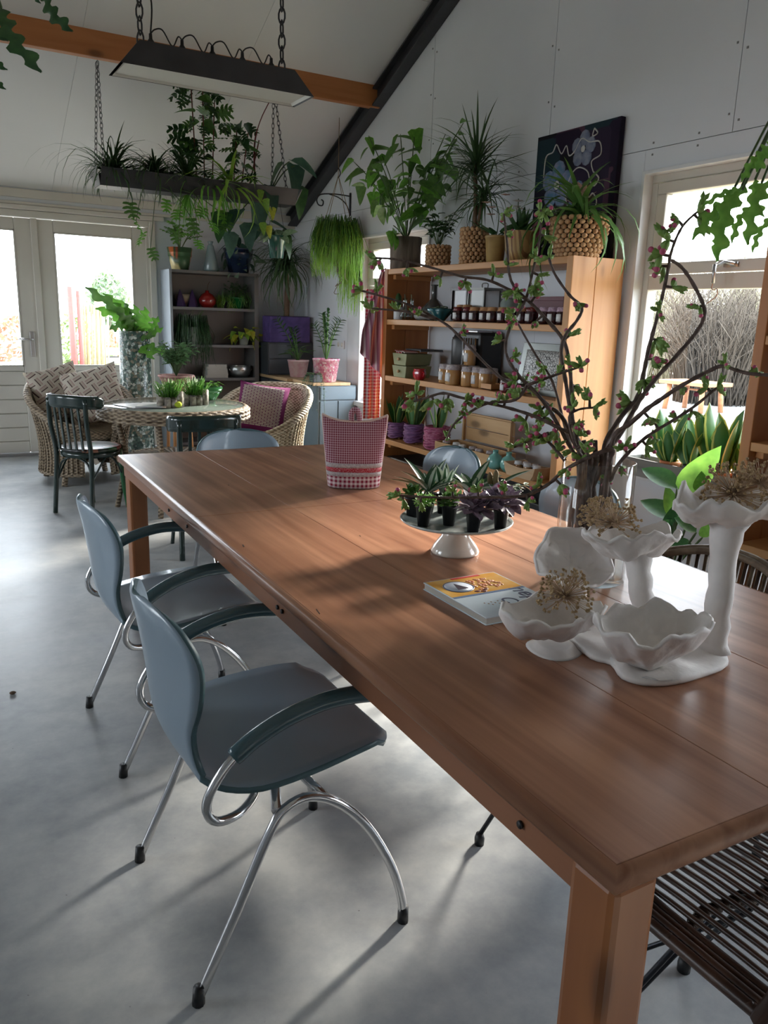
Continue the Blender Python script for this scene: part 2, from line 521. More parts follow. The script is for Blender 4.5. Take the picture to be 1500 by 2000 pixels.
# strip over the doors between lintel and eaves
tr = MB().box(XL, XR - .001, YF - .03, YF - .001, 2.275, 2.30).box(XL, XR - .001, YF - .018, YF - .001, 2.335, 2.41)
struct(tr.build('trim_1', M_['cream'], smooth=False, bevel=.004))
tr = MB().box(DOORS[0] - .08, DOORS[1] + .08, YF - .05, YF - .001, 2.232, 2.272)
struct(tr.build('trim_2', M_['cream'], smooth=False, bevel=.006))
struct(MB().box(DOORS[1] + .07, XR - .001, YF - .02, YF - .001, 0, .1).build('baseboard_back', M_['white'], smooth=False))
struct(MB().box(XR - .015, XR - .0005, YB, YF - .03, 0, .1).build('baseboard_right', M_['white'], smooth=False))

# orange purlin (parallel to the doors) and dark rafter along the gable
def cz(y): return ceil_z(y)
PY = 6.41
beam = struct(MB().box(XL, XR - .03, PY - .035, PY + .035, 3.10, 3.275).build('trim_3', M_['beam'], smooth=False, bevel=.005))
beam2 = struct(MB().box(XL, XR - .13, RIDGE_Y - .05, RIDGE_Y + .05, ZR - .32, ZR - .06).build('trim_4', M_['beam'], smooth=False, bevel=.005))
beam3 = struct(MB().box(XL, XR - .13, 4.4 - .035, 4.4 + .035, ceil_z(4.4) - .20, ceil_z(4.4) - .02).build('trim_5', M_['beam'], smooth=False, bevel=.005))
d = Vector((0, YF - RIDGE_Y, -(ZR - ZE))).normalized()
nrm = Vector((0, -d.z, d.y))
if nrm.z < 0: nrm = -nrm
b = MB()
p0 = Vector((XR - .055, YF - .02, ceil_z(YF) - .005)); p1 = Vector((XR - .055, RIDGE_Y, ZR - .005))
mid = (p0 + p1) / 2; hl = (p1 - p0).length / 2
for off, hx, hz in ((-.012, .05, .006), (-.128, .05, .006), (-.07, .004, .06)):
    b.obox(mid + nrm * (off - .004), (hx, 0, 0), d * hl, nrm * hz)
raf = struct(b.build('trim_6', M_['steel'], smooth=False))
raf['label'] = 'black steel roof beam sloping down along the gable wall'
beam['label'] = 'orange wooden roof beam crossing above the hanging plants'
for p in (4.9, 5.9, 7.2):
    pass

# windows
def window_x(idx, h, transom=True):
    y0, y1, z0, z1 = h
    fr = MB()
    X0, X1 = XR + .06, XR + .13
    fr.box(X0, X1, y0, y1, z0, z0 + .06).box(X0, X1, y0, y1, z1 - .06, z1).box(X0, X1, y0, y0 + .06, z0 + .06, z1 - .06).box(X0, X1, y1 - .06, y1, z0 + .06, z1 - .06)
    if transom: fr.box(X0, X1, y0 + .06, y1 - .06, 1.585, 1.665)
    o = struct(fr.build('window_%d' % idx, M_['cream'], smooth=False, bevel=.005))
    # white reveal lining and casing
    rv = MB()
    rv.box(XR - .012, X0, y0, y0 + .02, z0, z1).box(XR - .012, X0, y1 - .02, y1, z0, z1).box(XR - .012, X0, y0 + .02, y1 - .02, z1 - .02, z1)
    rv.build('reveal', M_['white'], o, smooth=False, bevel=.002)
    MB().box(XR - .05, X0, y0 - .03, y1 + .03, z0 - .03, z0 + .012).build('window_sill', M_['white'], o, smooth=False, bevel=.004)
    panes = []
    if transom:
        # opening top sash with its own frame
        t0, t1 = 1.67, z1 - .065
        s = MB(); X2, X3 = XR + .05, XR + .11
        a0, a1 = y0 + .07, y1 - .07
        s.box(X2, X3, a0, a1, t0, t0 + .06).box(X2, X3, a0, a1, t1 - .06, t1).box(X2, X3, a0, a0 + .065, t0 + .06, t1 - .06).box(X2, X3, a1 - .065, a1, t0 + .06, t1 - .06)
        s.build('sash', M_['cream'], o, smooth=False, bevel=.006)
        MB().box(XR + .078, XR + .084, a0 + .06, a1 - .06, t0 + .055, t1 - .055).build('pane', M_['glass'], o, smooth=False)
        MB().box(XR + .09, XR + .096, y0 + .055, y1 - .055, z0 + .055, 1.59).build('pane', M_['glass'], o, smooth=False)
        ym = (y0 + y1) / 2
        hnd = MB().box(XR + .035, XR + .05, ym - .06, ym + .02, t0 + .02, t0 + .045)
        hnd.tube([(XR + .03, ym - .05, t0 + .035), (XR + .015, ym, t0 + .045), (XR + .0, ym + .035, t0 + .02)], .008)
        hnd.build('latch', M_['alu'], o)
    else:
        MB().box(XR + .09, XR + .096, y0 + .055, y1 - .055, z0 + .055, z1 - .055).build('pane', M_['glass'], o, smooth=False)
    return o
window_x(2, WIN2)
window_x(1, WIN1)
window_x(3, ADDED_WIN3)

# double doors
fr = MB()
x0, x1 = DOORS[0], DOORS[1]
fr.box(x0, x0 + .06, YF - .02, YF + .09, 0, 2.23).box(x1 - .06, x1, YF - .02, YF + .09, 0, 2.23).box(x0 + .06, x1 - .06, YF - .02, YF + .09, 2.17, 2.23)
struct(fr.build('trim_7', M_['cream'], smooth=False, bevel=.005))
struct(MB().box(x0, x1, YF - .05, YF + .1, 0.001, .022).build('trim_8', M_['alu'], smooth=False))
def door(idx, a, c, handle):
    s = .145
    b = MB()
    zt, zs = 2.165, .795
    b.box(a, a + s, YF + .015, YF + .065, .025, zt).box(c - s, c, YF + .015, YF + .065, .025, zt)
    b.box(a + s, c - s, YF + .015, YF + .065, zt - .105, zt).box(a + s, c - s, YF + .015, YF + .065, zs, zs + .045).box(a + s, c - s, YF + .015, YF + .065, .025, .13)
    o = struct(b.build('door_%d' % idx, M_['cream'], smooth=False, bevel=.006))
    n = 5
    hh = (zs - .13) / n
    for k in range(n):
        MB().box(a + s, c - s, YF + .028, YF + .05, .13 + k * hh + .004, .13 + (k + 1) * hh - .004).build('slat', M_['cream'], o, smooth=False, bevel=.004)
    MB().box(a + s, c - s, YF + .05, YF + .062, .1, zs + .01).build('door_panel', M_['cream'], o, smooth=False)
    MB().box(a + s, c - s, YF + .036, YF + .042, zs + .04, zt - .1).build('pane', M_['glass'], o, smooth=False)
    bd = MB()
    for (p, q, r, t) in ((a + s - .001, a + s + .012, zs + .045, zt - .105), (c - s - .012, c - s + .001, zs + .045, zt - .105)):
        bd.box(p, q, YF + .01, YF + .03, r, t)
    bd.box(a + s, c - s, YF + .01, YF + .03, zs + .045, zs + .057).box(a + s, c - s, YF + .01, YF + .03, zt - .117, zt - .105)
    bd.build('glazing_bead', M_['cream'], o, smooth=False)
    if handle:
        hx = c - .06
        h = MB().box(hx - .02, hx + .02, YF + .004, YF + .015, .93, 1.16)
        h.build('handle_plate', M_['alu'], o, smooth=False, bevel=.003)
        h = MB().tube([(hx, YF + .01, 1.09), (hx, YF - .04, 1.09), (hx - .03, YF - .045, 1.09), (hx - .13, YF - .045, 1.095)], .009)
        h.build('handle', M_['chrome'], o)
    return o
door(1, .004, 1.005, True)
door(2, 1.045, 2.046, False)
struct(MB().box(.996, 1.054, YF - .004, YF + .02, .03, 2.168).build('trim_9', M_['cream'], smooth=False, bevel=.006))
struct(MB().box(2.03, 2.062, YF + .005, YF + .07, .03, 2.168).build('trim_10', M_['cream'], smooth=False, bevel=.003))

# ---------------------------------------------------------------- outdoors
M_['grass'] = mat('dry_spring_grass', (.17, .16, .10), .9, c2=(.24, .21, .14), scale=3)
M_['paving'] = mat('grey_paving', (.17, .17, .165), .9, c2=(.22, .215, .2), scale=5)
M_['twig'] = mat('bare_twig', (.20, .17, .13), .9, c2=(.28, .24, .19), scale=5)
M_['reed'] = mat('dry_reed_hazed', (.40, .37, .26), .9, c2=(.30, .29, .19), scale=4)  # lightened: outdoor haze is put into the reed colour
M_['hedge'] = mat('hedge_green', (.10, .15, .05), .8, trans=.3)
M_['hedge2'] = mat('hedge_russet', (.22, .10, .06), .8, trans=.3)
M_['tree'] = mat('tree_green_hazed', (.17, .24, .16), .8, trans=.3)  # paler than the foliage, with the outdoor haze in its colour
g = MB().box(-25, 40, YF + .3, 45, -.16, -.08)
g.build('ground', M_['paving'], smooth=False, kind='structure')
MB().box(XR + .3, 40, -25, YF + .3, -.16, -.08).build('lawn', M_['grass'], smooth=False, kind='structure')
# unseen side of the building
MB().box(-30, XL - .3, -20, YF + .3, -.16, -.08).build('lawn', M_['grass'], smooth=False, kind='structure')

def bush(name, c, r, h, m, n, seed, tw=.012, label='', cat='bush', group=None, up=.6):
    """twiggy shrub: many bent thin twigs from one foot"""
    R = random.Random(seed); b = MB()
    for i in range(n):
        a = R.uniform(0, 2*pi); rr = r * sqrt(R.random()) * .5
        base = Vector((rr * cos(a), rr * sin(a), 0))
        e = Vector((cos(a) * R.uniform(.1, 1) * r, sin(a) * R.uniform(.1, 1) * r, h * R.uniform(.45, 1)))
        pts = [base, base.lerp(e, .5) + Vector((R.uniform(-.1, .1), R.uniform(-.1, .1), h * .12)), e]
        b.tube(pts, [tw, tw * .7, tw * .25], 3)
        for k in range(4):
            q = base.lerp(e, R.uniform(.4, .9)) + Vector((0, 0, h * .06))
            b.tube([q, q + Vector((R.uniform(-.3, .3) * r, R.uniform(-.3, .3) * r, h * R.uniform(.08, .25)))], [tw * .5, tw * .2], 3)
    o = b.build(name, m, loc=c)
    tag(o, label, cat, group)
    return o
def leafblob(name, c, r, h, m, n, seed, ls, label, cat, group=None, parent=None):
    R = random.Random(seed); b = MB()
    for i in range(n):
        a = R.uniform(0, 2*pi); z = R.uniform(-1, 1); q = sqrt(1 - z*z) * R.uniform(.5, 1)
        p = Vector((r * q * cos(a), r * q * sin(a), h * (.5 + .5 * z * R.uniform(.6, 1))))
        u = Vector((R.uniform(-1, 1), R.uniform(-1, 1), R.uniform(-1, 1))).normalized() * ls
        v = u.orthogonal().normalized() * ls * .5
        b.add([p - u, p + v, p + u, p - v], [(0, 1, 2, 3)])
    if parent is not None:
        return b.build(name, m, parent, smooth=False, kind='stuff')
    o = b.build(name, m, smooth=False, loc=c)
    return tag(o, label, cat, group)
# seen through the right window
bush('twiggy_shrub', (13.9, 10.7, -.08), 1.5, 2.4, mat('dark_twig', (.08, .065, .05), .9), 620, 1, .013, 'grey-brown bare twiggy shrub behind the red table outside the right window')
bush('reed_clump', (17.0, 15.8, -.08), 2.2, 3.6, M_['reed'], 460, 2, .016, 'pale tall dry brush left of the bare shrub outside the window')
bush('reed_clump', (22.5, 15.4, -.08), 2.8, 4.0, M_['reed'], 520, 3, .018, 'straw-coloured brush farthest away, right behind the bare shrub')
bush('reed_clump', (17.8, 11.0, -.08), 1.6, 2.9, M_['reed'], 320, 4, .014, 'dry brush on the right of the window view beside the pine shelf edge')
# rustic tree-slab picnic table outside
pt = AZ(1358, 748, .42)
pk = thing('picnic_table', 'reddish rustic wooden table standing outside on the dry grass', 'table', (pt.x, pt.y, -.08))
M_['redwood'] = wood('weathered_red_wood', (.30, .12, .05), (.42, .2, .1), 'y', .7, 1.5)
zt = pt.z + .08
b = MB().obox((0, 0, zt), (.36, 0, 0), (0, .52, 0), (0, 0, .035)); b.build('tabletop', M_['redwood'], pk, smooth=False, bevel=.01)
for sx in (-1, 1):
    for sy in (-1, 1):
        MB().tube([(sx * .24, sy * .36, zt - .02), (sx * .27, sy * .40, 0)], .045, 8).build('leg', M_['redwood'], pk)
MB().tube([(.0, -.26, zt - .12), (0, .26, zt - .12)], .02, 6).build('stretcher', M_['redwood'], pk)
# seen through the doors
R = random.Random(5)
for i in range(9):
    x = -2.2 + i * 1.15 + R.uniform(-.2, .2)
    mm = M_['hedge2'] if i % 3 else M_['hedge']
    leafblob('nursery_shrub', (x + 1.5, 17.5 + (i % 2) * 1.3, -.06), .62, 1.35, mm, 420, 20 + i, .07, ORD[i] + ' leafy nursery shrub from the left in the outdoor row beyond the doors', 'shrub', 'nursery shrubs beyond the doors')
for i, x in enumerate((-.6, 1.7)):
    leafblob('potted_shrub', (x + 1.1, 13.2, .12), .34, .75, M_['hedge'], 320, 40 + i, .05, ['small bright shrub outside the left door glass', 'yellow-green shrub left of the bamboo canes outside'][i], 'shrub')
tt = AY(212, 575, 24)
tre = thing('garden_tree', 'single round-headed tree against the white sky beyond the doors', 'tree', (tt.x, tt.y, -.08))
MB().tube([(0, 0, 0), (0, 0, tt.z)], [.12, .06], 8).build('trunk', M_['twig'], tre)
o = leafblob('crown', None, .62, 1.7, M_['tree'], 900, 61, .1, '', '', None, tre); o.location = (0, 0, tt.z - .9)
# red post and bamboo canes stack
M_['redpost'] = mat('red_post', (.25, .06, .05), .7)
M_['cane'] = mat('bamboo_cane', (.42, .33, .16), .6, c2=(.27, .23, .12), scale=6)
for i, px in enumerate((146, 161)):
    p = AY(px, 715, 11.6)
    top = AY(px - 3, 560 if i == 0 else 568, 11.6)
    tag(MB().tube([(0, 0, 0), (0, 0, top.z + .08)], .045 if i == 0 else .03, 8).build('garden_post', M_['redpost'], loc=(p.x, p.y, -.08)), ['thick dark red post left of the bamboo canes', 'thinner dark red post among the bamboo canes'][i], 'post')
R = random.Random(9)
for i in range(16):
    px = 154 + i * 3.6
    p = AY(px, 700, 11.7 + R.uniform(-.05, .05))
    top = AY(px + R.uniform(-2, 3), 590 + R.uniform(-12, 14), 11.7)
    tag(MB().tube([(0, 0, 0), (top.x - p.x, 0, top.z + .08)], .014, 5).build('bamboo_cane', M_['cane'], loc=(p.x, p.y, -.08)), ORD[i] + ' upright bamboo cane from the left in the bundle outside the door', 'cane', 'bamboo canes outside the door')
# pale slatted crate stack and garden bench outside
M_['pale'] = mat('pale_wood', (.34, .33, .3), .8)
M_['darkpot'] = mat('dark_tub', (.03, .035, .045), .6)
p = AY(30, 690, 12.6)
t = thing('garden_bench', 'pale grey garden table seen through the left door', 'table', (p.x, p.y, -.08))
MB().box(-.75, .55, -.3, .3, .62, .68).build('tabletop', M_['pale'], t, smooth=False)
for sx in (-.65, .45):
    for sy in (-.22, .22): MB().box(sx - .04, sx + .04, sy - .04, sy + .04, 0, .62).build('leg', M_['pale'], t, smooth=False)
p = AY(219, 700, 12.8)
t = thing('crate_stack', 'stack of pale slatted wood right of the bamboo canes outside', 'crate', (p.x, p.y, -.08))
for k in range(7): MB().box(-.22, .22, -.2, .2, .02 + k * .13, .11 + k * .13).build('slat', M_['pale'], t, smooth=False)
for i, px in enumerate((126, 212, 10)):
    p = AY(px, 690 if i != 1 else 640, 13.1 if i != 1 else 13.6)
    tag(MB().lathe([(.2, 0), (.26, .42), (.24, .42), (.22, .36)], 14).build('garden_tub', M_['darkpot'], loc=(p.x, p.y, -.08)), ['dark tub beside the red post outside', 'dark tub behind the crate stack outside', 'dark tub seen through the left door'][i], 'planter')
# ================================================================ BIG TABLE
M_['tabletop'] = wood('brown_oiled_tabletop', (.25, .10, .05), (.50, .25, .145), 'y', .36, 3.2, knots=False, blotch=(.72, .70, .70), coat=.15, stretch=.05)
M_['tablewood'] = wood('table_pine', (.24, .08, .024), (.34, .13, .042), 'z', .45, 1.3)
M_['tablerail'] = wood('table_rail', (.20, .075, .03), (.30, .12, .055), 'y', .42, 1.3)
tb = thing('dining_table', 'long brown wooden table filling the right foreground', 'table', (1.24, 2.05, 0))
NL, FL, FR, NR = Vector((.661, .557, 0)), Vector((.735, 3.575, 0)), Vector((1.855, 3.545, 0)), Vector((1.70, .53, 0))
org = Vector((1.24, 2.05, 0))
def tq(u, v, z):
    p = NL.lerp(NR, u).lerp(FL.lerp(FR, u), v) - org
    return Vector((p.x, p.y, z))
# planks: two lengths of boards meeting in a fine joint
def plank(u0, u1, v0, v1):
    b = MB(); g = .0004
    vs = [tq(u0 + g, v0 + g, .725), tq(u1 - g, v0 + g, .725), tq(u1 - g, v1 - g, .725), tq(u0 + g, v1 - g, .725)]
    vs += [Vector((p.x, p.y, .76)) for p in vs]
    b.add(vs, [(0,3,2,1),(4,5,6,7),(0,1,5,4),(1,2,6,5),(2,3,7,6),(3,0,4,7)])
    return b
for (u0, u1, v0, v1) in ((0, .30, 0, .60), (.30, .64, 0, .60), (.64, 1, 0, .60), (0, .30, .60, 1), (.30, .64, .60, 1), (.64, 1, .60, 1)):
    plank(u0, u1, v0, v1).build('plank', M_['tabletop'], tb, smooth=False, bevel=.0012)
# rounded front lip running round the top
rim = MB()
prof = [(0, .7602), (.004, .7596), (.0085, .7565), (.011, .751), (.011, .733), (.008, .727), (0, .7245)]
cs = [tq(0, 0, 0), tq(0, 1, 0), tq(1, 1, 0), tq(1, 0, 0)]
cen = sum(cs, Vector()) / 4
vs = []
for c in cs:
    dx = 1 if c.x > cen.x else -1; dy = 1 if c.y > cen.y else -1
    for (o_, z) in prof: vs.append((c.x + dx * o_, c.y + dy * o_, z))
n = len(prof)
fs = []
for i in range(4):
    j = (i + 1) % 4
    for k in range(n - 1): fs.append((i*n+k, j*n+k, j*n+k+1, i*n+k+1))
rim.add(vs, fs)
rim.build('edge_moulding', M_['tabletop'], tb, bevel=0)
# aprons, with the bolt holes
ap = MB()
def rail(a, c, z0, z1, th):
    a, c = Vector(a), Vector(c); d_ = (c - a).normalized(); nn = Vector((-d_.y, d_.x, 0)) * th / 2
    m_ = (a + c) / 2
    return MB().obox((m_.x, m_.y, (z0 + z1) / 2), (c - a) / 2, nn, (0, 0, (z1 - z0) / 2))
rail(tq(.017, .01, 0), tq(.017, .99, 0), .672, .7245, .024).build('apron', M_['tablerail'], tb, smooth=False, bevel=.002)
rail(tq(.975, .02, 0), tq(.975, .98, 0), .672, .7245, .024).build('apron', M_['tablerail'], tb, smooth=False, bevel=.002)
rail(tq(.08, .97, 0), tq(.92, .97, 0), .665, .7245, .024).build('apron', M_['tablerail'], tb, smooth=False, bevel=.002)
rail(tq(.12, .033, 0), tq(.92, .033, 0), .69, .7245, .024).build('apron', M_['tablerail'], tb, smooth=False, bevel=.002)
ck = MB(); Rk = random.Random(12)
for (u, v, l, w_) in ((.03, .48, .022, .0035), (.015, .30, .03, .002), (.35, .47, .012, .002), (.22, .74, .02, .0015), (.6, .93, .016, .002), (.42, .13, .02, .0018), (.70, .17, .015, .0015)):
    p = tq(u, v, .7602); ck.obox(p, (w_ / 2, 0, 0), (.1 * l, l / 2, 0), (0, 0, .0003))
ck.build('crack', mat('dark_wood_crack', (.03, .012, .006), .8), tb, smooth=False, kind='stuff')
hb = MB()
for v in (.06, .36, .37, .64, .72):
    p = tq(.0045, v, .699); hb.tube([p, p + Vector((-.0035, 0, 0))], .006, 8)
hb.build('bolt_hole', M_['black'], tb, kind='stuff')
for (u, v) in ((.037, .0125), (.043, .975), (.955, .975), (.955, .0125)):
    p = tq(u, v, 0)
    MB().box(p.x - .039, p.x + .039, p.y - .039, p.y + .039, 0, .7245).build('leg', M_['tablewood'], tb, smooth=False, bevel=.011)

# ================================================================ TEAL SHELL CHAIRS
M_['shell'] = mat('teal_grey_lacquer', (.24, .315, .385), .32, c2=(.255, .33, .40), scale=3, coat=.25)
M_['shelledge'] = mat('teal_edge', (.06, .12, .14), .4)
M_['grip'] = mat('dark_teal_grip', (.045, .095, .115), .25, coat=.3)
def make_chair(label):
    t = thing('shell_chair', label, 'chair', (0, 0, 0), 0, 'teal shell chairs round the long table')
    # centreline (x, z) of the shell from the front lip to the top of the back, with half widths
    cl = [(.232, .447, .165), (.20, .456, .215), (.12, .455, .238), (.0, .444, .252), (-.10, .434, .245), (-.165, .437, .215), (-.205, .460, .185), (-.226, .505, .170), (-.236, .56, .168),
          (-.240, .62, .195), (-.246, .68, .213), (-.254, .735, .213), (-.263, .772, .190), (-.270, .797, .150), (-.275, .811, .09), (-.277, .815, .04)]
    cp = bez([Vector(p) for p in cl], 3)
    cps = []
    for i, p in enumerate(cp): cps.append((p.x, p.y, max(p.z, .03)))
    nv = len(cps) - 1
    def fn(u, v):
        i = min(int(round(v * nv)), nv)
        x, z, hw = cps[i]
        s = u * 2 - 1
        y = hw * s
        # normal of the centreline
        a = cps[max(i - 1, 0)]; c = cps[min(i + 1, nv)]
        tx, tz = c[0] - a[0], c[1] - a[1]; l = sqrt(tx*tx + tz*tz); nx, nz = tz / l, -tx / l
        f = v
        dish = (.018 if f < .4 else .018 + .03 * min(1, (f - .4) / .3)) * (s * s - .2) * (hw / .2)
        if x > .18: dish *= .2
        # nx points to the sitter's side on the back, up on the seat
        return (x + (-nx if nz < 0 else nx) * dish * (1 if f > .4 else 0) , y, z + (abs(nz) * dish if f <= .4 else 0))
    so = MB().grid(fn, 14, nv).build('shell', [M_['shell'], M_['shelledge']], t, solid=.013, bevel=0)
    so.modifiers['solid'].material_offset_rim = 1
    # leg arches
    for s in (-1, 1):
        y = .25 * s
        arch = bez([(-.24, y, .02), (-.164, y, .18), (-.088, y, .348), (-.052, y * .99, .393), (.006, y * .98, .402), (.075, y * .98, .364), (.146, y * .99, .284), (.207, y, .17), (.238, y, .076), (.246, y, .02)], 4)
        MB().tube(arch, .0105, 10).build('leg', M_['chrome'], t)
        for (x, dx) in ((-.242, -.006), (.2465, .001)):
            MB().tube([(x + dx * .5, y, 0), (x, y, .04)], [.0135, .0125], 10).build('foot_cap', M_['black'], t)
        # arm tube
        ya = .268 * s
        arm = bez([(.13, ya, .617), (.03, ya, .621), (-.06, ya, .606), (-.135, ya, .574), (-.18, ya, .540), (-.215, ya, .49), (-.222, ya * .99, .45), (-.20, ya * .97, .418), (-.15, ya * .9, .408), (-.10, ya * .72, .405), (-.06, ya * .45, .404)], 4)
        MB().tube(arm, .0095, 10).build('arm_tube', M_['chrome'], t)
        gp = bez([(.155, ya, .617), (.09, ya, .626), (.02, ya, .626), (-.06, ya, .609), (-.125, ya, .581), (-.168, ya, .552)], 4)
        MB().tube(gp, [.012] + [.0165] * (len(gp) - 2) + [.0155], 12, flat=1.15).build('arm_grip', M_['grip'], t)
        MB().tube([(-.07, y * .98, .392), (.02, 0, .412), (.05, 0, .418)], .011, 8).build('cross_bar', M_['chrome'], t)
        MB().tube([(.045, y * .98, .385), (0, 0, .412)], .0105, 8).build('cross_bar', M_['chrome'], t)
        MB().tube([(.15, .15 * s, .447), (.15, .15 * s, .425)], .011, 8).build('stacking_pad', M_['black'], t)
    MB().box(-.09, .09, -.05, .05, .405, .432).build('seat_bracket', M_['chrome'], t, smooth=False)
    return t
ca = make_chair('nearest teal shell chair with chrome legs in the left foreground')
ca.location = (.622, 1.585, 0)
dup(ca, (.665, 2.500, 0), radians(1), 'second teal shell chair left of the table, behind the nearest one')
dup(ca, (1.345, 3.53, 0), radians(-90), 'teal shell chair at the far end of the table, only its rounded top showing')
dup(ca, (1.845, 2.92, 0), radians(181), 'teal shell chair pushed in behind the succulents on the cake stand')
dup(ca, (1.875, 2.14, 0), radians(178), 'teal shell chair behind the glass vase on the window side')

# ================================================================ PINE SHELF UNIT against the right wall
SX = 3.18
def pine_unit(name, label, y0, y1, ztop, shelves, zb=.42, seed=0):
    t = thing(name, label, 'shelf', (XR - .21, (y0 + y1) / 2, 0))
    ox, oy = XR - .21, (y0 + y1) / 2
    hx = .21 - .002
    def bx(a, c, d_, e, f, g, nm, m):
        MB().box(a, c, d_ - oy, e - oy, f, g).build(nm, m, t, smooth=False, bevel=.004)
    # side panels are two glued boards each
    bx(-hx, -.03, y0, y0 + .05, 0, ztop, 'side_board', M_['pine_z'])
    bx(-.028, hx - .02, y0, y0 + .05, 0, ztop, 'side_board', M_['pine_z'])
    bx(-hx, -.03, y1 - .05, y1, 0, ztop, 'side_board', M_['pine_in'])
    bx(-.028, hx - .02, y1 - .05, y1, 0, ztop, 'side_board', M_['pine_in'])
    for z in shelves:
        bx(-hx + .004, -.002, y0 + .05, y1 - .05, z - .04, z, 'shelf_board', M_['pine_y'])
        bx(.0, hx - .022, y0 + .05, y1 - .05, z - .04, z, 'shelf_board', M_['pine_y'])
        for yy in (y0 + .05, y1 - .09):
            bx(-hx + .05, hx - .04, yy, yy + .04, z - .075, z - .041, 'shelf_batten', M_['pine_x'])
    return t
sh1 = pine_unit('pine_shelf', 'tall pine shelf unit full of jars between the two windows', 3.454, 5.54, 1.752, [1.750, 1.375, .945, .445])
MB().box(-.17, .19, -.99, .99, .10, .30).build('plinth_box', M_['black'], sh1, smooth=False, bevel=.01)
sh2 = pine_unit('pine_shelf', 'second pine shelf unit cut by the right edge of the photo', 1.05, 2.27, 1.82, [1.80, 1.36, .895, .43])
# ================================================================ PLANT HELPERS
def green(name, c, c2, tr=.25, rough=.42, scale=6):
    c = tuple(x * 1.45 for x in c); c2 = tuple(x * 1.45 for x in c2)
    return mat(name, c, rough, c2=c2, scale=scale, trans=tr)
G = {
 'bushg': green('leaf_bush_green', (.06, .14, .05), (.14, .24, .11), .3),
 'mid': green('leaf_mid', (.05, .12, .028), (.085, .175, .04)),
 'dark': green('leaf_dark', (.014, .045, .014), (.03, .08, .022)),
 'deep': green('leaf_bluegreen', (.02, .055, .04), (.035, .08, .055)),
 'lime': green('leaf_lime', (.13, .25, .03), (.2, .33, .05), .35),
 'yel': green('leaf_golden', (.30, .33, .03), (.42, .42, .05), .35),
 'bright': green('leaf_bright', (.07, .20, .025), (.12, .28, .04), .35),
 'grass': green('blade_dark', (.02, .05, .018), (.045, .09, .03), .15),
 'grey': green('leaf_greygreen', (.16, .22, .15), (.09, .15, .08), .2),
 'var': None,
 'purple': green('leaf_purple', (.10, .07, .11), (.19, .15, .19), .15),
 'brown': mat('stem_brown', (.11, .06, .035), .8, c2=(.16, .10, .06), scale=20),
 'stem': mat('stem_green', (.06, .10, .03), .6),
 'pink': mat('bud_pink', (.42, .03, .12), .5, c2=(.55, .12, .22), scale=40),
}
def edged(name, mid, edge, lim=.62):
    """leaf with a pale margin: colour by distance from the midrib (object x, per-leaf meshes are 1 long)"""
    m, N, L, P = new_mat(name)
    tc = N.new('ShaderNodeUVMap'); sp = N.new('ShaderNodeSeparateXYZ'); L.new(tc.outputs[0], sp.inputs[0])
    L.new(ramp(N, L, sp.outputs[0], [(lim - .02, mid), (lim + .02, edge)]), P.inputs['Base Color'])
    P.inputs['Roughness'].default_value = .4
    return m
G['snake'] = edged('snake_leaf', (.055, .16, .045), (.42, .46, .12), .80)
G['var'] = edged('variegated_leaf', (.03, .10, .035), (.62, .68, .58), .45)
G['sil'] = edged('silver_stripe_leaf', (.55, .6, .52), (.03, .10, .04), .38)

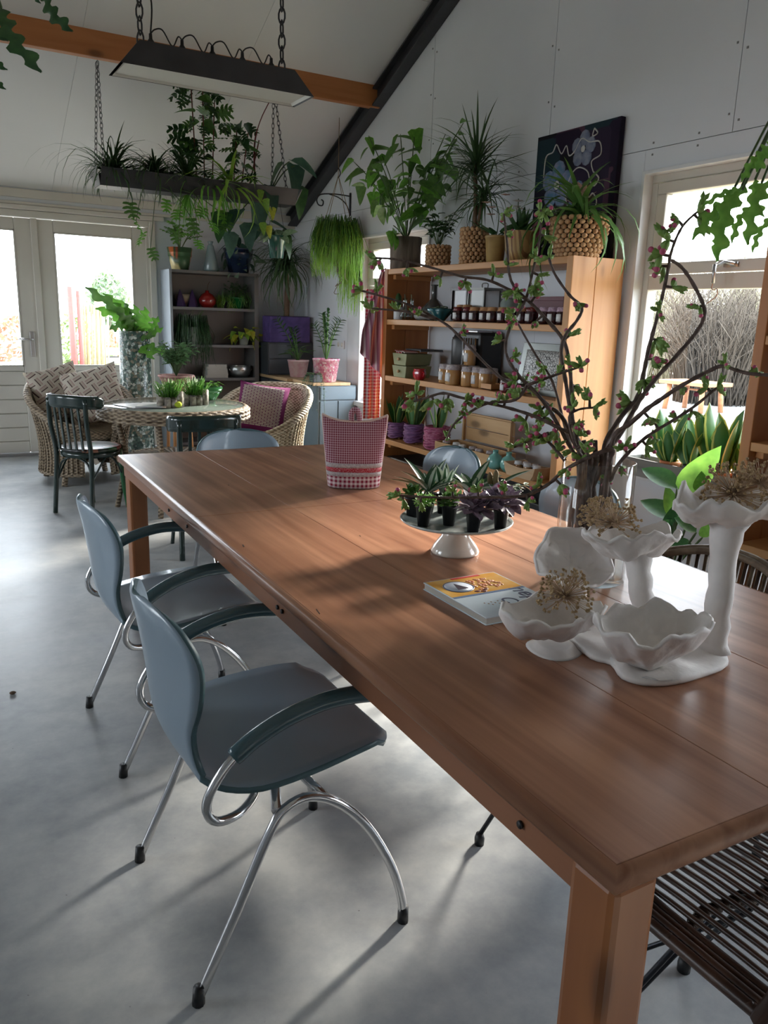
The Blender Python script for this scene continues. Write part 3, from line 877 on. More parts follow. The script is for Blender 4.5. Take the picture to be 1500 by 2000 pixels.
LEAFC = {}
def leafmesh(kind, m):
    key = (kind, m.name)
    if key in LEAFC: return LEAFC[key]
    b = MB(); uv = []
    def strip(prof, curve, fold=0, nx=2):
        """prof(t)->half width, curve(t)->(y,z)"""
        n = 7
        vs = []
        for i in range(n + 1):
            t = i / n; y, z = curve(t); h = prof(t)
            for k in range(-nx // 2, nx // 2 + 1):
                s_ = k / (nx / 2)
                vs.append((h * s_, y, z + fold * abs(s_) * h)); uv.append((abs(s_), t))
        c = nx + 1
        b.add(vs, [(i*c+k, i*c+k+1, (i+1)*c+k+1, (i+1)*c+k) for i in range(n) for k in range(nx)])
    if kind == 'oval': strip(lambda t: .24 * sin(pi * t ** .8) ** .8 + .001, lambda t: (t, -.18 * t * t), .35)
    elif kind == 'lance': strip(lambda t: .13 * sin(pi * t ** .7) ** .8 + .001, lambda t: (t, -.2 * t * t), .35)
    elif kind == 'round': strip(lambda t: .42 * sin(pi * t ** .9) ** .6 + .001, lambda t: (t, -.1 * t * t), .15)
    elif kind == 'heart': strip(lambda t: .40 * (1 - t) ** .7 * min(1, (t + .03) * 6) ** .5 + .001, lambda t: (t - .1, -.25 * t * t), .25)
    elif kind == 'snake': strip(lambda t: .11 * (min(1, .45 + t * 1.6)) * (1 - t ** 4) ** .8 + .001, lambda t: (t, .04 * t * t), .55, 4)
    elif kind == 'agave': strip(lambda t: .13 * (1 - t) ** .5 * min(1, .5 + 2 * t) + .001, lambda t: (t, .15 * t * t), .5, 4)
    elif kind.startswith('blade'):
        dr = {'blade0': .05, 'blade1': .35, 'blade2': .8, 'blade3': 1.3}[kind]
        def cv(t):
            # arc length 1 bending from straight to drooping
            a = dr * 1.9 * t
            k = dr * 1.9
            return (sin(a) / k, -(1 - cos(a)) / k)
        strip(lambda t: .5 * (1 - t ** 2) * min(1, .4 + 5 * t) + .001, cv, .015)
    elif kind == 'split':   # deeply lobed leaf
        n = 6
        out = [(0, 0)]
        b.add([(0,0,0),(0,.35,-.02),(0,.7,-.06),(0,1,-.16)], [])
        for sx in (-1, 1):
            for k in range(4):
                y0 = .02 + .22 * k; y1 = y0 + .22
                L_ = [.34, .42, .40, .28][k]; up = [-.05, .06, .12, .18][k]; zz = -.03 * k
                vs = [(0, y0, zz), (sx * L_ * .45, y0 + up * .4, .03 + zz), (sx * L_ * .85, y0 + up + .02, zz), (sx * L_, y0 + up + .10, zz - .05),
                      (sx * L_ * .8, y1 + up - .05, zz - .01), (sx * L_ * .42, y1 + up * .4 - .02, .03 + zz), (0, y1, zz - .03)]
                b.add(vs, [(0, 1, 5, 6), (1, 2, 4, 5), (2, 3, 4)])
        b.add([(-.05, .85, -.1), (.05, .85, -.1), (0, 1.05, -.2)], [(0, 1, 2)])
    elif kind == 'zig':    # flat jungle-cactus stem with rounded wavy teeth, curving sideways
        n = 30
        vs = []
        for i in range(n + 1):
            t = i / n
            off = .10 * sin(t * 3.4)
            z = .12 * sin(t * 3.14) - .05 * t
            env = min(1, t * 7 + .15) * min(1, (1 - t) * 5 + .1)
            lw = env * (.085 + .04 * max(-1, min(1, 1.6 * sin(t * 26)))); rw = env * (.085 + .04 * max(-1, min(1, 1.6 * sin(t * 26 + 3.1))))
            vs += [(off - lw, t, z - .02), (off, t, z + .012), (off + rw, t, z - .02)]
        b.add(vs, [(i*3+k, i*3+k+1, (i+1)*3+k+1, (i+1)*3+k) for i in range(n) for k in range(2)])
    me = b.mesh('leaf', m)
    if uv and len(uv) == len(me.vertices):
        l = me.uv_layers.new(name='UVMap')
        for lp in me.loops: l.data[lp.index].uv = uv[lp.vertex_index]
    LEAFC[key] = me
    return me

def leaf(par, kind, m, p, d, size, wid=1, roll=0, name='leaf', up=(0, 0, 1)):
    me = leafmesh(kind, m)
    o = bpy.data.objects.new(name, me); COL.objects.link(o); o.parent = par
    Y = Vector(d).normalized(); up = Vector(up)
    if abs(par.rotation_euler.z) < 1e-4:
        # keep tips off the walls
        q = par.location + Vector(p)
        if q.x + Y.x * size * .95 > XR - .04 and q.x < XR:
            k_ = XR - .05 - q.x; Y.x = k_ / size * .9 if k_ > .15 * size else -abs(Y.x) * .6; Y.normalize()
            if q.x + Y.x * size > XR - .03: Y.x = -abs(Y.x) * .4; Y.normalize()
        if q.y + Y.y * size * .95 > YF - .04 and q.y < YF:
            k_ = YF - .05 - q.y; Y.y = k_ / size * .9 if k_ > .15 * size else -abs(Y.y) * .6; Y.normalize()
            if q.y + Y.y * size > YF - .03: Y.y = -abs(Y.y) * .4; Y.normalize()
    X = Y.cross(up)
    if X.length < .05: X = Vector((cos(roll * 3), sin(roll * 3), 0)); X = X - Y * X.dot(Y)
    X.normalize(); Z = X.cross(Y)
    R_ = Matrix.Rotation(roll, 3, Y); X = R_ @ X; Z = R_ @ Z
    X = X * size * wid; Y = Y * size; Z = Z * size
    o.matrix_local = Matrix(((X.x, Y.x, Z.x, p[0]), (X.y, Y.y, Z.y, p[1]), (X.z, Y.z, Z.z, p[2]), (0, 0, 0, 1)))
    return o

def sph(az, el): return Vector((cos(az) * cos(el), sin(az) * cos(el), sin(el)))

def blades(par, m, c, n, L, w, el=(.2, 1.4), R=None, kinds=('blade1', 'blade2'), height=0, name='leaf'):
    """rosette of long strap leaves; w is width / length"""
    R = R or rnd
    for i in range(n):
        az = i * 2.399 + R.uniform(-.3, .3)
        e = R.uniform(*el)
        l = L * R.uniform(.7, 1.1)
        p = Vector(c) + Vector((0, 0, height * R.random()))
        leaf(par, R.choice(kinds), m, p, sph(az, e), l, w / 1.0, R.uniform(-.3, .3), name)

def stems(par, m, tips, c, r=.004, m2=None, bend=.15, up=.5):
    """one joined mesh of stems from c to tips"""
    b = MB()
    for t in tips:
        c_ = Vector(c); t = Vector(t)
        mid = c_.lerp(t, .55) + Vector((0, 0, (t - c_).length * bend))
        b.tube(bez([c_, mid, t], 4), [r] * 8 + [r * .6], 5)
    return b.build('stems', m, par, kind='stuff')

def leafy(par, kind, m, c, nst, H, spread, ls, per, R=None, wid=1, droop=.2, stem=None, r=.004, lean=(0, 0)):
    """several stems, each with leaves placed along it"""
    R = R or rnd
    tips = []
    for i in range(nst):
        az = i * 2.399 + R.uniform(-.4, .4); q = spread * (.3 + .7 * R.random())
        tip = Vector(c) + Vector((cos(az) * q + lean[0], sin(az) * q + lean[1], H * R.uniform(.6, 1)))
        tips.append(tip)
        for k in range(per):
            t = .35 + .65 * (k + 1) / per
            mid = Vector(c).lerp(tip, t) + Vector((0, 0, H * .1 * (1 - abs(2 * t - 1.1))))
            a2 = az + (k * 2.1) + R.uniform(-.5, .5)
            leaf(par, kind, m, mid, sph(a2, R.uniform(-droop, .5)), ls * R.uniform(.7, 1.15), wid, R.uniform(-.4, .4))
    stems(par, stem or G['stem'], tips, c, r)

def fuzz(par, m, c, n, L, r, R=None, spread=.1, rise=.04, name='foliage', twist=.02, seg=4):
    """hanging threads: out over the rim and straight down; uncountable, one object"""
    R = R or rnd; b = MB()
    for i in range(n):
        az = R.uniform(0, 2 * pi); q = spread * sqrt(R.random())
        p = Vector(c) + Vector((cos(az) * q * .8, sin(az) * q * .8, 0))
        l = L * R.uniform(.35, 1)
        o_ = spread * R.uniform(.2, .55)
        rz_ = rise * R.uniform(.1, 1.6)
        pts = [p, p + Vector((cos(az) * o_ * .5, sin(az) * o_ * .5, rz_)), p + Vector((cos(az) * o_, sin(az) * o_, -l * .3))]
        pts.append(pts[-1] + Vector((R.uniform(-1, 1) * twist, R.uniform(-1, 1) * twist, -l * .35)))
        pts.append(pts[-1] + Vector((R.uniform(-1, 1) * twist, R.uniform(-1, 1) * twist, -l * .35)))
        b.tube(pts, [r, r, r, r * .9, r * .5], 3)
    return b.build(name, m, par, kind='stuff')

def pot(par, m, r0, r1, h, z=0, lip=.006, n=28, name='pot', soil=True, liph=.015, wob=None):
    """tapered pot with wall, lip and soil"""
    t = .006
    pr = [(0, z), (r0 * .92, z), (r0, z + .004), (r1, z + h - liph), (r1 + lip, z + h - liph), (r1 + lip, z + h), (r1 - t, z + h), (r1 - t, z + h - .02), (r1 - t - .002, z + h * .6)]
    o = MB().lathe(pr, n, wob=wob).build(name, m, par)
    if soil: MB().lathe([(0, z + h - .022), ((r1 - t) * .6, z + h - .018), (r1 - t, z + h - .022)], 16).build('soil', M_['blacksoil'], par)
    return o

M_['oakedge'] = wood('cabinet_top_wood', (.42, .26, .13), (.58, .40, .22), 'y', .5, 1.5)
def wicker(name, c1, c2, sc=1.0):
    m, N, L, P = new_mat(name)
    v = coords(N, L, (sc, sc, sc))
    sp = N.new('ShaderNodeSeparateXYZ'); L.new(v, sp.inputs[0])
    def sine(sock, f, ph=None):
        a = N.new('ShaderNodeMath'); a.operation = 'MULTIPLY'; a.inputs[1].default_value = f; L.new(sock, a.inputs[0])
        if ph is not None:
            q = N.new('ShaderNodeMath'); q.operation = 'ADD'; L.new(a.outputs[0], q.inputs[0]); L.new(ph, q.inputs[1]); a = q
        s = N.new('ShaderNodeMath'); s.operation = 'SINE'; L.new(a.outputs[0], s.inputs[0]); return s.outputs[0]
    at = N.new('ShaderNodeMath'); at.operation = 'ARCTAN2'; L.new(sp.outputs[0], at.inputs[0]); L.new(sp.outputs[1], at.inputs[1])
    s1 = sine(sp.outputs[2], 260); s2 = sine(at.outputs[0], 46)
    mu = N.new('ShaderNodeMath'); mu.operation = 'MULTIPLY'; L.new(s1, mu.inputs[0]); L.new(s2, mu.inputs[1])
    nz = N.new('ShaderNodeTexNoise'); nz.inputs['Scale'].default_value = 30; L.new(v, nz.inputs['Vector'])
    ad = N.new('ShaderNodeMath'); ad.operation = 'MULTIPLY_ADD'; ad.inputs[1].default_value = .35; ad.inputs[2].default_value = 0; L.new(mu.outputs[0], ad.inputs[0])
    a2 = N.new('ShaderNodeMath'); a2.operation = 'ADD'; L.new(ad.outputs[0], a2.inputs[0]); L.new(nz.outputs[0], a2.inputs[1])
    L.new(ramp(N, L, a2.outputs[0], [(.25, c1), (.7, c2)]), P.inputs['Base Color'])
    P.inputs['Roughness'].default_value = .65
    bump(N, L, P, a2.outputs[0], .8, .01)
    return m
M_['wickl'] = wicker('wicker_light', (.24, .18, .11), (.60, .52, .38))
M_['wickg'] = wicker('wicker_grey', (.12, .085, .055), (.36, .28, .19))
M_['ratt'] = mat('dark_rattan_rod', (.035, .018, .012), .38, c2=(.08, .04, .025), scale=12)
M_['rattg'] = mat('grey_rattan', (.22, .17, .12), .6, c2=(.12, .08, .05), scale=25)

# ================================================================ FAR LEFT GROUP: round wicker table, wicker armchairs, green bentwood chairs
M_['tglass'] = mat('table_glass_top', (.20, .25, .22), .06, coat=.6)
rt = thing('round_table', 'round wicker table with a green glass top', 'table', (1.56, 5.68, 0))
MB().lathe([(0, .728), (.485, .728), (.49, .732), (.485, .737), (0, .737)], 40).build('glass_top', M_['tglass'], rt)
MB().lathe([(.46, .64), (.50, .645), (.52, .67), (.53, .70), (.525, .728), (.505, .74), (.488, .738), (.484, .725), (.46, .72)], 48).build('rim', M_['wickg'], rt)
for k in range(3):
    MB().tube([(.526 * cos(a), .526 * sin(a), .66 + k * .026) for a in [2*pi*i/40 for i in range(40)]], .012, 6, closed=True).build('rim_rod', M_['wickg'], rt)
for k in range(5):
    a = 2*pi*k/5 + .4
    MB().tube([(.40*cos(a), .40*sin(a), .66), (.34*cos(a), .34*sin(a), .36), (.42*cos(a), .42*sin(a), .0)], .019, 8).build('leg', M_['wickg'], rt)
MB().lathe([(0, .30), (.33, .30), (.36, .32), (.37, .35), (.35, .375), (.32, .37), (0, .365)], 40).build('lower_shelf', M_['wickg'], rt)
sh = MB()
for i in range(44):
    a = 2*pi*i/44
    sh.tube([(.33*cos(a), .33*sin(a), .372), (.372*cos(a), .372*sin(a), .355), (.374*cos(a), .374*sin(a), .315)], .011, 5)
sh.build('woven_edge', M_['wickl'], rt, kind='stuff')

def wick_chair(name, label, m, loc, rz, hb=.84, r=.33, kick=True):
    """rounded wicker armchair; the opening faces local -y"""
    t = thing(name, label, 'armchair', loc, rz)
    def rimz(a):  # a=0 at the front, pi at the back
        return .46 + (hb - .46) * (.5 - .5 * cos(min(pi, max(0, (abs(a) - .25) * 1.25)))) ** .9
    def body(u, v):
        a = (u - .5) * 2 * pi * .9 + pi  # sweep round the back
        aa = abs(a - pi); front = pi - aa
        th = a - pi / 2 * 1
        zr = rimz(front)
        z = .09 + (zr - .09) * v
        rr = r * (.86 + .26 * v ** 2) * (1 + (.12 * (1 - v) ** 3))
        ang = -pi / 2 + a
        return (rr * cos(ang), rr * sin(ang) , z)
    MB().grid(body, 56, 14).build('body', m, t, solid=.014)
    ribs = MB()
    for i in range(53):
        u = (i + .5) / 53
        ribs.tube([Vector(body(u, v)) * 1.0 + Vector((Vector(body(u, v)).x, Vector(body(u, v)).y, 0)).normalized() * .010 for v in [k / 8 for k in range(9)]], .0075, 5)
    ribs.build('ribs', m, t, kind='stuff')
    MB().tube([Vector(body(i / 56, 1.0)) + Vector((0, 0, .005)) for i in range(57)], .030, 10).build('rim', m, t)
    MB().tube([Vector(body(i / 56, .0)) for i in range(57)], .016, 8).build('base_ring', m, t)
    MB().lathe([(0, .36), (r * .9, .36), (r * .97, .38), (r * .97, .41), (r * .9, .43), (0, .43)], 36).build('seat', m, t)
    for k in range(4):
        a = pi / 4 + k * pi / 2
        MB().tube([(r * .86 * cos(a), r * .86 * sin(a), .13), (r * .98 * cos(a), r * .98 * sin(a), 0)], .024, 8).build('foot', m, t)
    return t
wr1 = wick_chair('wicker_armchair', 'pale wicker tub armchair with a purple cushion beside the blue cabinet', M_['wickl'], (2.36, 6.02, 0), radians(-52), .80, .34)
wl1 = wick_chair('wicker_armchair', 'grey wicker armchair with two geometric cushions in front of the doors', M_['wickg'], (1.13, 6.9, 0), radians(8), .80, .36)

def cushion(name, m, label, loc, rot, s=.23, th=.075):
    b = MB()
    def f(u, v, sg):
        x, y = u * 2 - 1, v * 2 - 1
        k = 1 - .06 * (1 - abs(x)) * 1.0 * abs(y) ** 4 - .0
        e = (1 - x ** 4) * (1 - y ** 4)
        px = s * x * (1 - .08 * (1 - y * y) * abs(x) ** 3); py = s * y * (1 - .08 * (1 - x * x) * abs(y) ** 3)
        return (px, sg * th * max(e, 0) ** .55, py)
    b.grid(lambda u, v: f(u, v, 1), 14, 14).grid(lambda u, v: f(u, v, -1), 14, 14)
    o = b.build(name, m, loc=loc)
    o.rotation_euler = rot
    return tag(o, label, 'cushion')
def maze(name, a, b_, c_, d_):
    """woven geometric print: cells of upright bands alternate with cells of level bands"""
    m, N, L, P = new_mat(name)
    tc = N.new('ShaderNodeTexCoord')
    mp = N.new('ShaderNodeMapping'); mp.inputs['Rotation'].default_value = (0, .35, 0); mp.inputs['Scale'].default_value = (15, 15, 15)
    mp.inputs['Location'].default_value = (0, .5, 0); L.new(tc.outputs['Object'], mp.inputs[0])
    sp = N.new('ShaderNodeSeparateXYZ'); L.new(mp.outputs[0], sp.inputs[0])
    def math(op, x, y=None):
        n_ = N.new('ShaderNodeMath'); n_.operation = op
        for i, q in enumerate((x, y)):
            if q is None: continue
            if isinstance(q, (int, float)): n_.inputs[i].default_value = q
            else: L.new(q, n_.inputs[i])
        return n_.outputs[0]
    par_ = math('FRACT', math('MULTIPLY', math('ADD', math('FLOOR', sp.outputs[0]), math('FLOOR', sp.outputs[2])), .5))
    sel = math('GREATER_THAN', par_, .25)
    mixf = N.new('ShaderNodeMix'); L.new(sel, mixf.inputs[0]); L.new(sp.outputs[0], mixf.inputs[2]); L.new(sp.outputs[2], mixf.inputs[3])
    fr = math('FRACT', mixf.outputs[0])
    r = N.new('ShaderNodeValToRGB'); r.color_ramp.interpolation = 'CONSTANT'
    st = [(0, a), (.34, c_), (.46, b_), (.70, d_), (.80, a)]
    while len(r.color_ramp.elements) < len(st): r.color_ramp.elements.new(.5)
    for el, (p_, col) in zip(r.color_ramp.elements, st): el.position = p_; el.color = (*col, 1)
    L.new(fr, r.inputs[0]); L.new(r.outputs[0], P.inputs['Base Color']); P.inputs['Roughness'].default_value = .95
    return m
M_['geo'] = maze('geometric_cushion_print', (.60, .54, .45), (.50, .42, .34), (.09, .05, .05), (.42, .26, .25))
cushion('cushion', M_['geo'], 'front cream and burgundy geometric cushion leaning in the grey wicker armchair', (1.24, 6.93, .69), (radians(-18), radians(-14), radians(-8)), .235)
cushion('cushion', M_['geo'], 'rear geometric cushion half hidden on the left of the grey wicker armchair', (.98, 7.05, .70), (radians(-14), radians(-12), radians(20)), .225, .06)
m, N, L, P = new_mat('purple_cushion_print')
br = N.new('ShaderNodeTexBrick'); br.inputs['Scale'].default_value = 9; br.inputs['Mortar Size'].default_value = .03
for k_, c_ in (('Color1', (.62, .55, .50)), ('Color2', (.5, .42, .40)), ('Mortar', (.16, .015, .11))): br.inputs[k_].default_value = (*c_, 1)
tc = N.new('ShaderNodeTexCoord'); mp = N.new('ShaderNodeMapping'); mp.inputs['Rotation'].default_value = (radians(90), 0, 0); mp.inputs['Scale'].default_value = (1.2, 1.2, 2.2)
L.new(tc.outputs['Object'], mp.inputs[0]); L.new(mp.outputs[0], br.inputs['Vector'])
sp = N.new('ShaderNodeSeparateXYZ'); L.new(tc.outputs['Object'], sp.inputs[0])
ab = [N.new('ShaderNodeMath') for _ in range(2)]
for q, i in zip(ab, (0, 2)): q.operation = 'ABSOLUTE'; L.new(sp.outputs[i], q.inputs[0])
mxm = N.new('ShaderNodeMath'); mxm.operation = 'MAXIMUM'; L.new(ab[0].outputs[0], mxm.inputs[0]); L.new(ab[1].outputs[0], mxm.inputs[1])
gt = N.new('ShaderNodeMath'); gt.operation = 'GREATER_THAN'; gt.inputs[1].default_value = .165; L.new(mxm.outputs[0], gt.inputs[0])
mx = N.new('ShaderNodeMixRGB'); mx.inputs[2].default_value = (.20, .02, .12, 1); L.new(gt.outputs[0], mx.inputs[0]); L.new(br.outputs[0], mx.inputs[1]); L.new(mx.outputs[0], P.inputs['Base Color'])
P.inputs['Roughness'].default_value = .95
M_['purp'] = m
cushion('cushion', M_['purp'], 'purple cushion with cream woven panel in the pale wicker armchair', (2.36, 6.03, .65), (radians(-24), radians(7), radians(-30)), .205)

# dark green bentwood chairs
M_['dkgreen'] = mat('dark_green_gloss', (.008, .022, .018), .22, coat=.4)
M_['seatpaint'] = cells('painted_seat_flowers', [(.03, .03, .03), (.30, .05, .04), (.05, .16, .06), (.02, .02, .02), (.35, .16, .1), (.02, .03, .02)], 14, .3, .1, (.02, .02, .02))
def bent_chair(label, loc, rz, front='dkgreen'):
    """faces local +y"""
    t = thing('bentwood_chair', label, 'chair', loc, rz)
    g_ = M_['dkgreen']
    MB().lathe([(0, .435), (.19, .435), (.203, .445), (.2, .458), (.19, .462), (0, .456)], 32).build('seat', M_['seatpaint'], t)
    MB().lathe([(.175, .40), (.198, .40), (.2, .436), (.175, .436)], 32).build('seat_ring', g_, t)
    rail = bez([(-.20, -.08, .775), (-.17, -.185, .78), (0, -.24, .785), (.17, -.185, .78), (.20, -.08, .775)], 6)
    b = MB()
    def rf(u, v):
        i = min(int(round(u * (len(rail) - 1))), len(rail) - 1)
        p = rail[i]; ta = .5 - .5 * cos(min(1, min(u, 1 - u) * 9) * pi)
        return (p.x, p.y, p.z + (v - .5) * .085 * (.45 + .55 * ta))
    b.grid(rf, 24, 4); b.build('top_rail', g_, t, solid=.02)
    for s in (-1, 1):
        MB().tube(bez([(s * .16, -.20, 0), (s * .155, -.175, .25), (s * .15, -.165, .44), (s * .155, -.195, .62), (s * .155, -.20, .80)], 4), [.016] * 17, 8).build('back_post', g_, t)
        MB().tube(bez([(s * .155, .17, 0), (s * .14, .15, .2), (s * .13, .14, .43)], 4), [.012] * 3 + [.015] * 6, 8).build('leg', M_[front], t)
        MB().tube(bez([(s * .15, -.165, .26), (s * .11, -.16, .36), (s * .03, -.16, .40)], 4), .007, 6).build('brace', g_, t)
        MB().tube(bez([(s * .15, -.165, .24), (s * .155, -.08, .35), (s * .15, -.02, .40)], 4), .007, 6).build('brace', g_, t)
        MB().tube(bez([(s * .14, .15, .24), (s * .145, .08, .35), (s * .14, .02, .40)], 4), .007, 6).build('brace', g_, t)
    for k in range(5):
        x = -.10 + k * .05
        o = MB().box(-.009, .009, -.006, .006, -.17, .165).build('spindle', g_, t, smooth=False, bevel=.003)
        o.location = (x, -.185 - .02 * cos(x * 9), .62); o.rotation_euler = (radians(6), 0, 0)
    return t
M_['mint'] = mat('bright_green_leg', (.01, .10, .03), .35)
gc1 = bent_chair('dark green bentwood chair with a painted seat and price tag left of the round table', (.985, 5.75, 0), radians(-52), 'mint')
tgm = mat('paper_tag', (.62, .56, .46), .8)
pt = MB().obox((0, 0, 0), (.016, 0, 0), (0, .001, 0), (0, 0, .026)).tube([(0, 0, .026), (-.004, 0, .05)], .001, 3)
o = tag(pt.build('price_tag', tgm, smooth=False), 'small cream paper price tag hanging from the dark green bentwood chair', 'tag'); o.location = AY(187, 900, 5.60); o.rotation_euler = (0, radians(-25), 0)
gc2 = bent_chair('dark green bentwood chair with its back to the end of the long table', (1.385, 4.50, 0), radians(-6))

# tall mosaic column pot with jungle cactus
M_['mosaic'] = cells('green_mosaic', [(.05, .10, .08), (.16, .22, .18), (.33, .38, .33), (.08, .13, .10), (.22, .2, .14), (.5, .55, .5), (.04, .07, .06)], 42, .25, .5, (.06, .07, .06))
mc = thing('mosaic_column_pot', 'tall mosaic column planter with wavy cactus leaves before the door', 'planter', (1.715, 7.5, 0))
MB().lathe([(0, 0), (.142, 0), (.146, .01), (.140, .6), (.138, 1.2), (.125, 1.205), (.122, 1.17), (0, 1.165)], 36).build('column', M_['mosaic'], mc)
R = random.Random(3)
for i, (px, py, qx, qy, dY) in enumerate([(262, 640, 168, 560, -.05), (250, 640, 190, 600, -.1), (262, 640, 222, 590, .0), (255, 645, 215, 640, -.1), (275, 640, 328, 690, -.22), (270, 640, 300, 700, -.2), (262, 640, 240, 590, .05), (268, 640, 285, 600, -.05), (265, 642, 318, 640, -.1), (262, 645, 300, 655, -.2), (255, 640, 205, 570, .05), (268, 640, 262, 596, -.1), (250, 640, 232, 612, -.15), (280, 640, 310, 618, 0)]):
    a_ = AY(px, py, 7.5) - mc.location; c_ = AY(qx, qy, 7.5 + dY) - mc.location
    a_ = Vector((a_.x * .5, a_.y * .5, 1.17)); d_ = c_ - a_
    leaf(mc, 'zig', G['bright'] if i % 3 else G['mid'], a_, d_, d_.length, 1.15 * max(.6, min(1.5, .4 / d_.length)), R.uniform(-.5, .5), up=(-.4, -.8, .4))
blades(mc, G['mid'], (0, 0, 1.17), 18, .16, .3, (.4, 1.5), R, ('blade1',))

# things on the round table
T0 = Vector((1.56, 5.68, .738))
M_['pinkpot'] = mat('old_pink_terracotta', (.42, .20, .17), .7, c2=(.55, .32, .28), scale=18)
pq = AY(345, 756, 6.62)
st_ = thing('plant_stool', 'small wooden plant stool behind the round table carrying the terracotta pot', 'stool', (pq.x, 6.62, 0))
MB().lathe([(0, 0), (.13, 0), (.135, .012), (.13, .024), (0, .024)], 28, (0, 0, pq.z - .026)).build('seat', M_['oakedge'] if 'oakedge' in M_ else M_['pine_x'], st_)
for k in range(3):
    a = k * 2.1; MB().tube([(.09 * cos(a), .09 * sin(a), pq.z - .026), (.13 * cos(a), .13 * sin(a), 0)], .014, 8).build('leg', M_['pine_x'], st_)
bp = thing('potted_bush', 'bushy small-leaved plant in a wide pinkish terracotta pot behind the round table', 'plant', (pq.x, 6.62, pq.z))
pot(bp, M_['pinkpot'], .10, .14, .10, 0, .008)
R = random.Random(11)
leafy(bp, 'oval', G['bushg'], (0, 0, .09), 56, .27, .19, .055, 5, R, 1.35, .3, None, .002)
M_['birch'] = mat('birch_bark', (.46, .42, .36), .8, c2=(.20, .17, .14), scale=30, lo=.45, hi=.6)
M_['limefelt'] = mat('lime_felt', (.45, .55, .04), .95)
for gi, (px, py) in enumerate(((333, 795), (382, 790))):
    p = AZ(px, py, .738)
    t = thing('birch_planter', ['cluster of little birch-log tubes with ferny greens and lime felt, left on the round table', 'second cluster of birch-log tubes with red-tipped greens, right on the round table'][gi], 'planter', (p.x, p.y, .738))
    R = random.Random(30 + gi)
    for k, (dx, dy, h) in enumerate([(-.075, -.01, .075), (-.03, -.045, .06), (.015, -.045, .055), (.06, -.03, .11), (-.05, .04, .09), (.03, .04, .08), (.085, .03, .10)]):
        MB().lathe([(0, 0), (.022, 0), (.022, h), (.018, h), (.017, h - .01), (0, h - .01)], 14, (dx, dy, 0)).build('log_tube', M_['birch'], t)
    if gi == 0: MB().ball((.035, -.055, .022), .028, 10, 6, (1.1, .8, .8)).build('felt_ball', M_['limefelt'], t)
    b = MB()
    for k in range(110):
        a = R.uniform(0, 6.28); q = R.uniform(0, .07)
        p0 = Vector((q * cos(a), q * sin(a) * .6, .07)); p1 = p0 + Vector((cos(a) * R.uniform(.01, .08), sin(a) * .05, R.uniform(.04, .13)))
        b.tube([p0, p1], [.004, .0015], 3)
    b.build('greens', G['bright'], t, kind='stuff')
    leafy(t, 'lance', G['bright'], (0, 0, .06), 10, .12, .09, .05, 4, R, 1.2, .2, None, .0015)
# green glass bowl
M_['greenglaze'] = mat('green_glass_bowl', (.05, .20, .06), .12, coat=.6)
p = AZ(427, 779, .738)
t = thing('green_bowl', 'green glazed bowl of leaves at the back of the round table', 'bowl', (p.x - .0, p.y - .0, .738))
pot(t, M_['greenglaze'], .05, .10, .10, 0, .0, name='bowl')
leafy(t, 'oval', G['bright'], (0, 0, .08), 12, .06, .09, .035, 4, random.Random(8), 1.1, .2, None, .0015)
t.location = (1.90, 5.93, .738)
M_['magcover'] = cells('magazine_cover', [(.6, .58, .55), (.5, .5, .52), (.35, .36, .38), (.6, .45, .35)], 9, .3, 0, (.5, .5, .5))
for i, (dx, dy, rz) in enumerate(((-.28, -.06, .3), (-.17, -.10, -.4))):
    o = MB().box(-.10, .10, -.14, .14, 0, .006).build('magazine', M_['magcover'], smooth=False, loc=(T0.x + dx, T0.y + dy, .7385 + i * .0062))
    o.rotation_euler = (0, 0, rz)
    tag(o, ['open pale magazine on the left of the round table', 'upper magazine overlapping the other on the round table'][i], 'magazine')
# ================================================================ GREY BOOKCASE in the far corner
M_['greyshelf'] = mat('grey_blue_shelf_paint', (.20, .23, .26), .5, c2=(.24, .27, .30), scale=3)
M_['greyin'] = mat('grey_taupe_shelf_paint', (.12, .115, .115), .5, c2=(.15, .145, .14), scale=3)
BY0, BY1, BX0, BX1 = 7.88, 8.205, 2.154, 3.06
bc = thing('bookcase', 'grey bookcase of plant pots between the doors and the corner', 'bookcase', ((BX0 + BX1) / 2, (BY0 + BY1) / 2, 0))
cx, cy = (BX0 + BX1) / 2, (BY0 + BY1) / 2
def bbx(a, c, d_, e, f, g, nm, m): return MB().box(a - cx, c - cx, d_ - cy, e - cy, f, g).build(nm, m, bc, smooth=False, bevel=.002)
bbx(BX0, BX0 + .025, BY0, BY1, 0, 1.778, 'side_panel', M_['greyshelf'])
bbx(BX1 - .045, BX1, BY0, BY1, 0, 1.778, 'side_panel', M_['greyin'])
bbx(BX0 + .025, BX1 - .045, BY1 - .012, BY1, .05, 1.75, 'back_panel', mat('taupe_back', (.22, .20, .19), .7))
BSH = [1.778, 1.432, 1.072, .742, .42, .10]
for z in BSH: bbx(BX0 + .025, BX1 - .045, BY0, BY1 - .012, z - .028, z, 'shelf_board', M_['greyin'])

def onY(px, Y, z):
    """x of the pixel column on plane Y at height z"""
    r = ray(px, 700); t = Y / r.y
    for _ in range(4):
        # walk along the row where the height is z
        py = 1000
        r = ray(px, py); lo, hi = -400, 2400
        for _k in range(40):
            md = (lo + hi) / 2; r = ray(px, md); zz = 1.38 + r.z * Y / r.y
            if zz > z: lo = md
            else: hi = md
        break
    return r.x * Y / r.y
def onX(px, X, z):
    lo, hi = -400, 2400
    for _k in range(40):
        md = (lo + hi) / 2; r = ray(px, md); zz = 1.38 + r.z * X / r.x
        if zz > z: lo = md
        else: hi = md
    return r.y * X / r.x

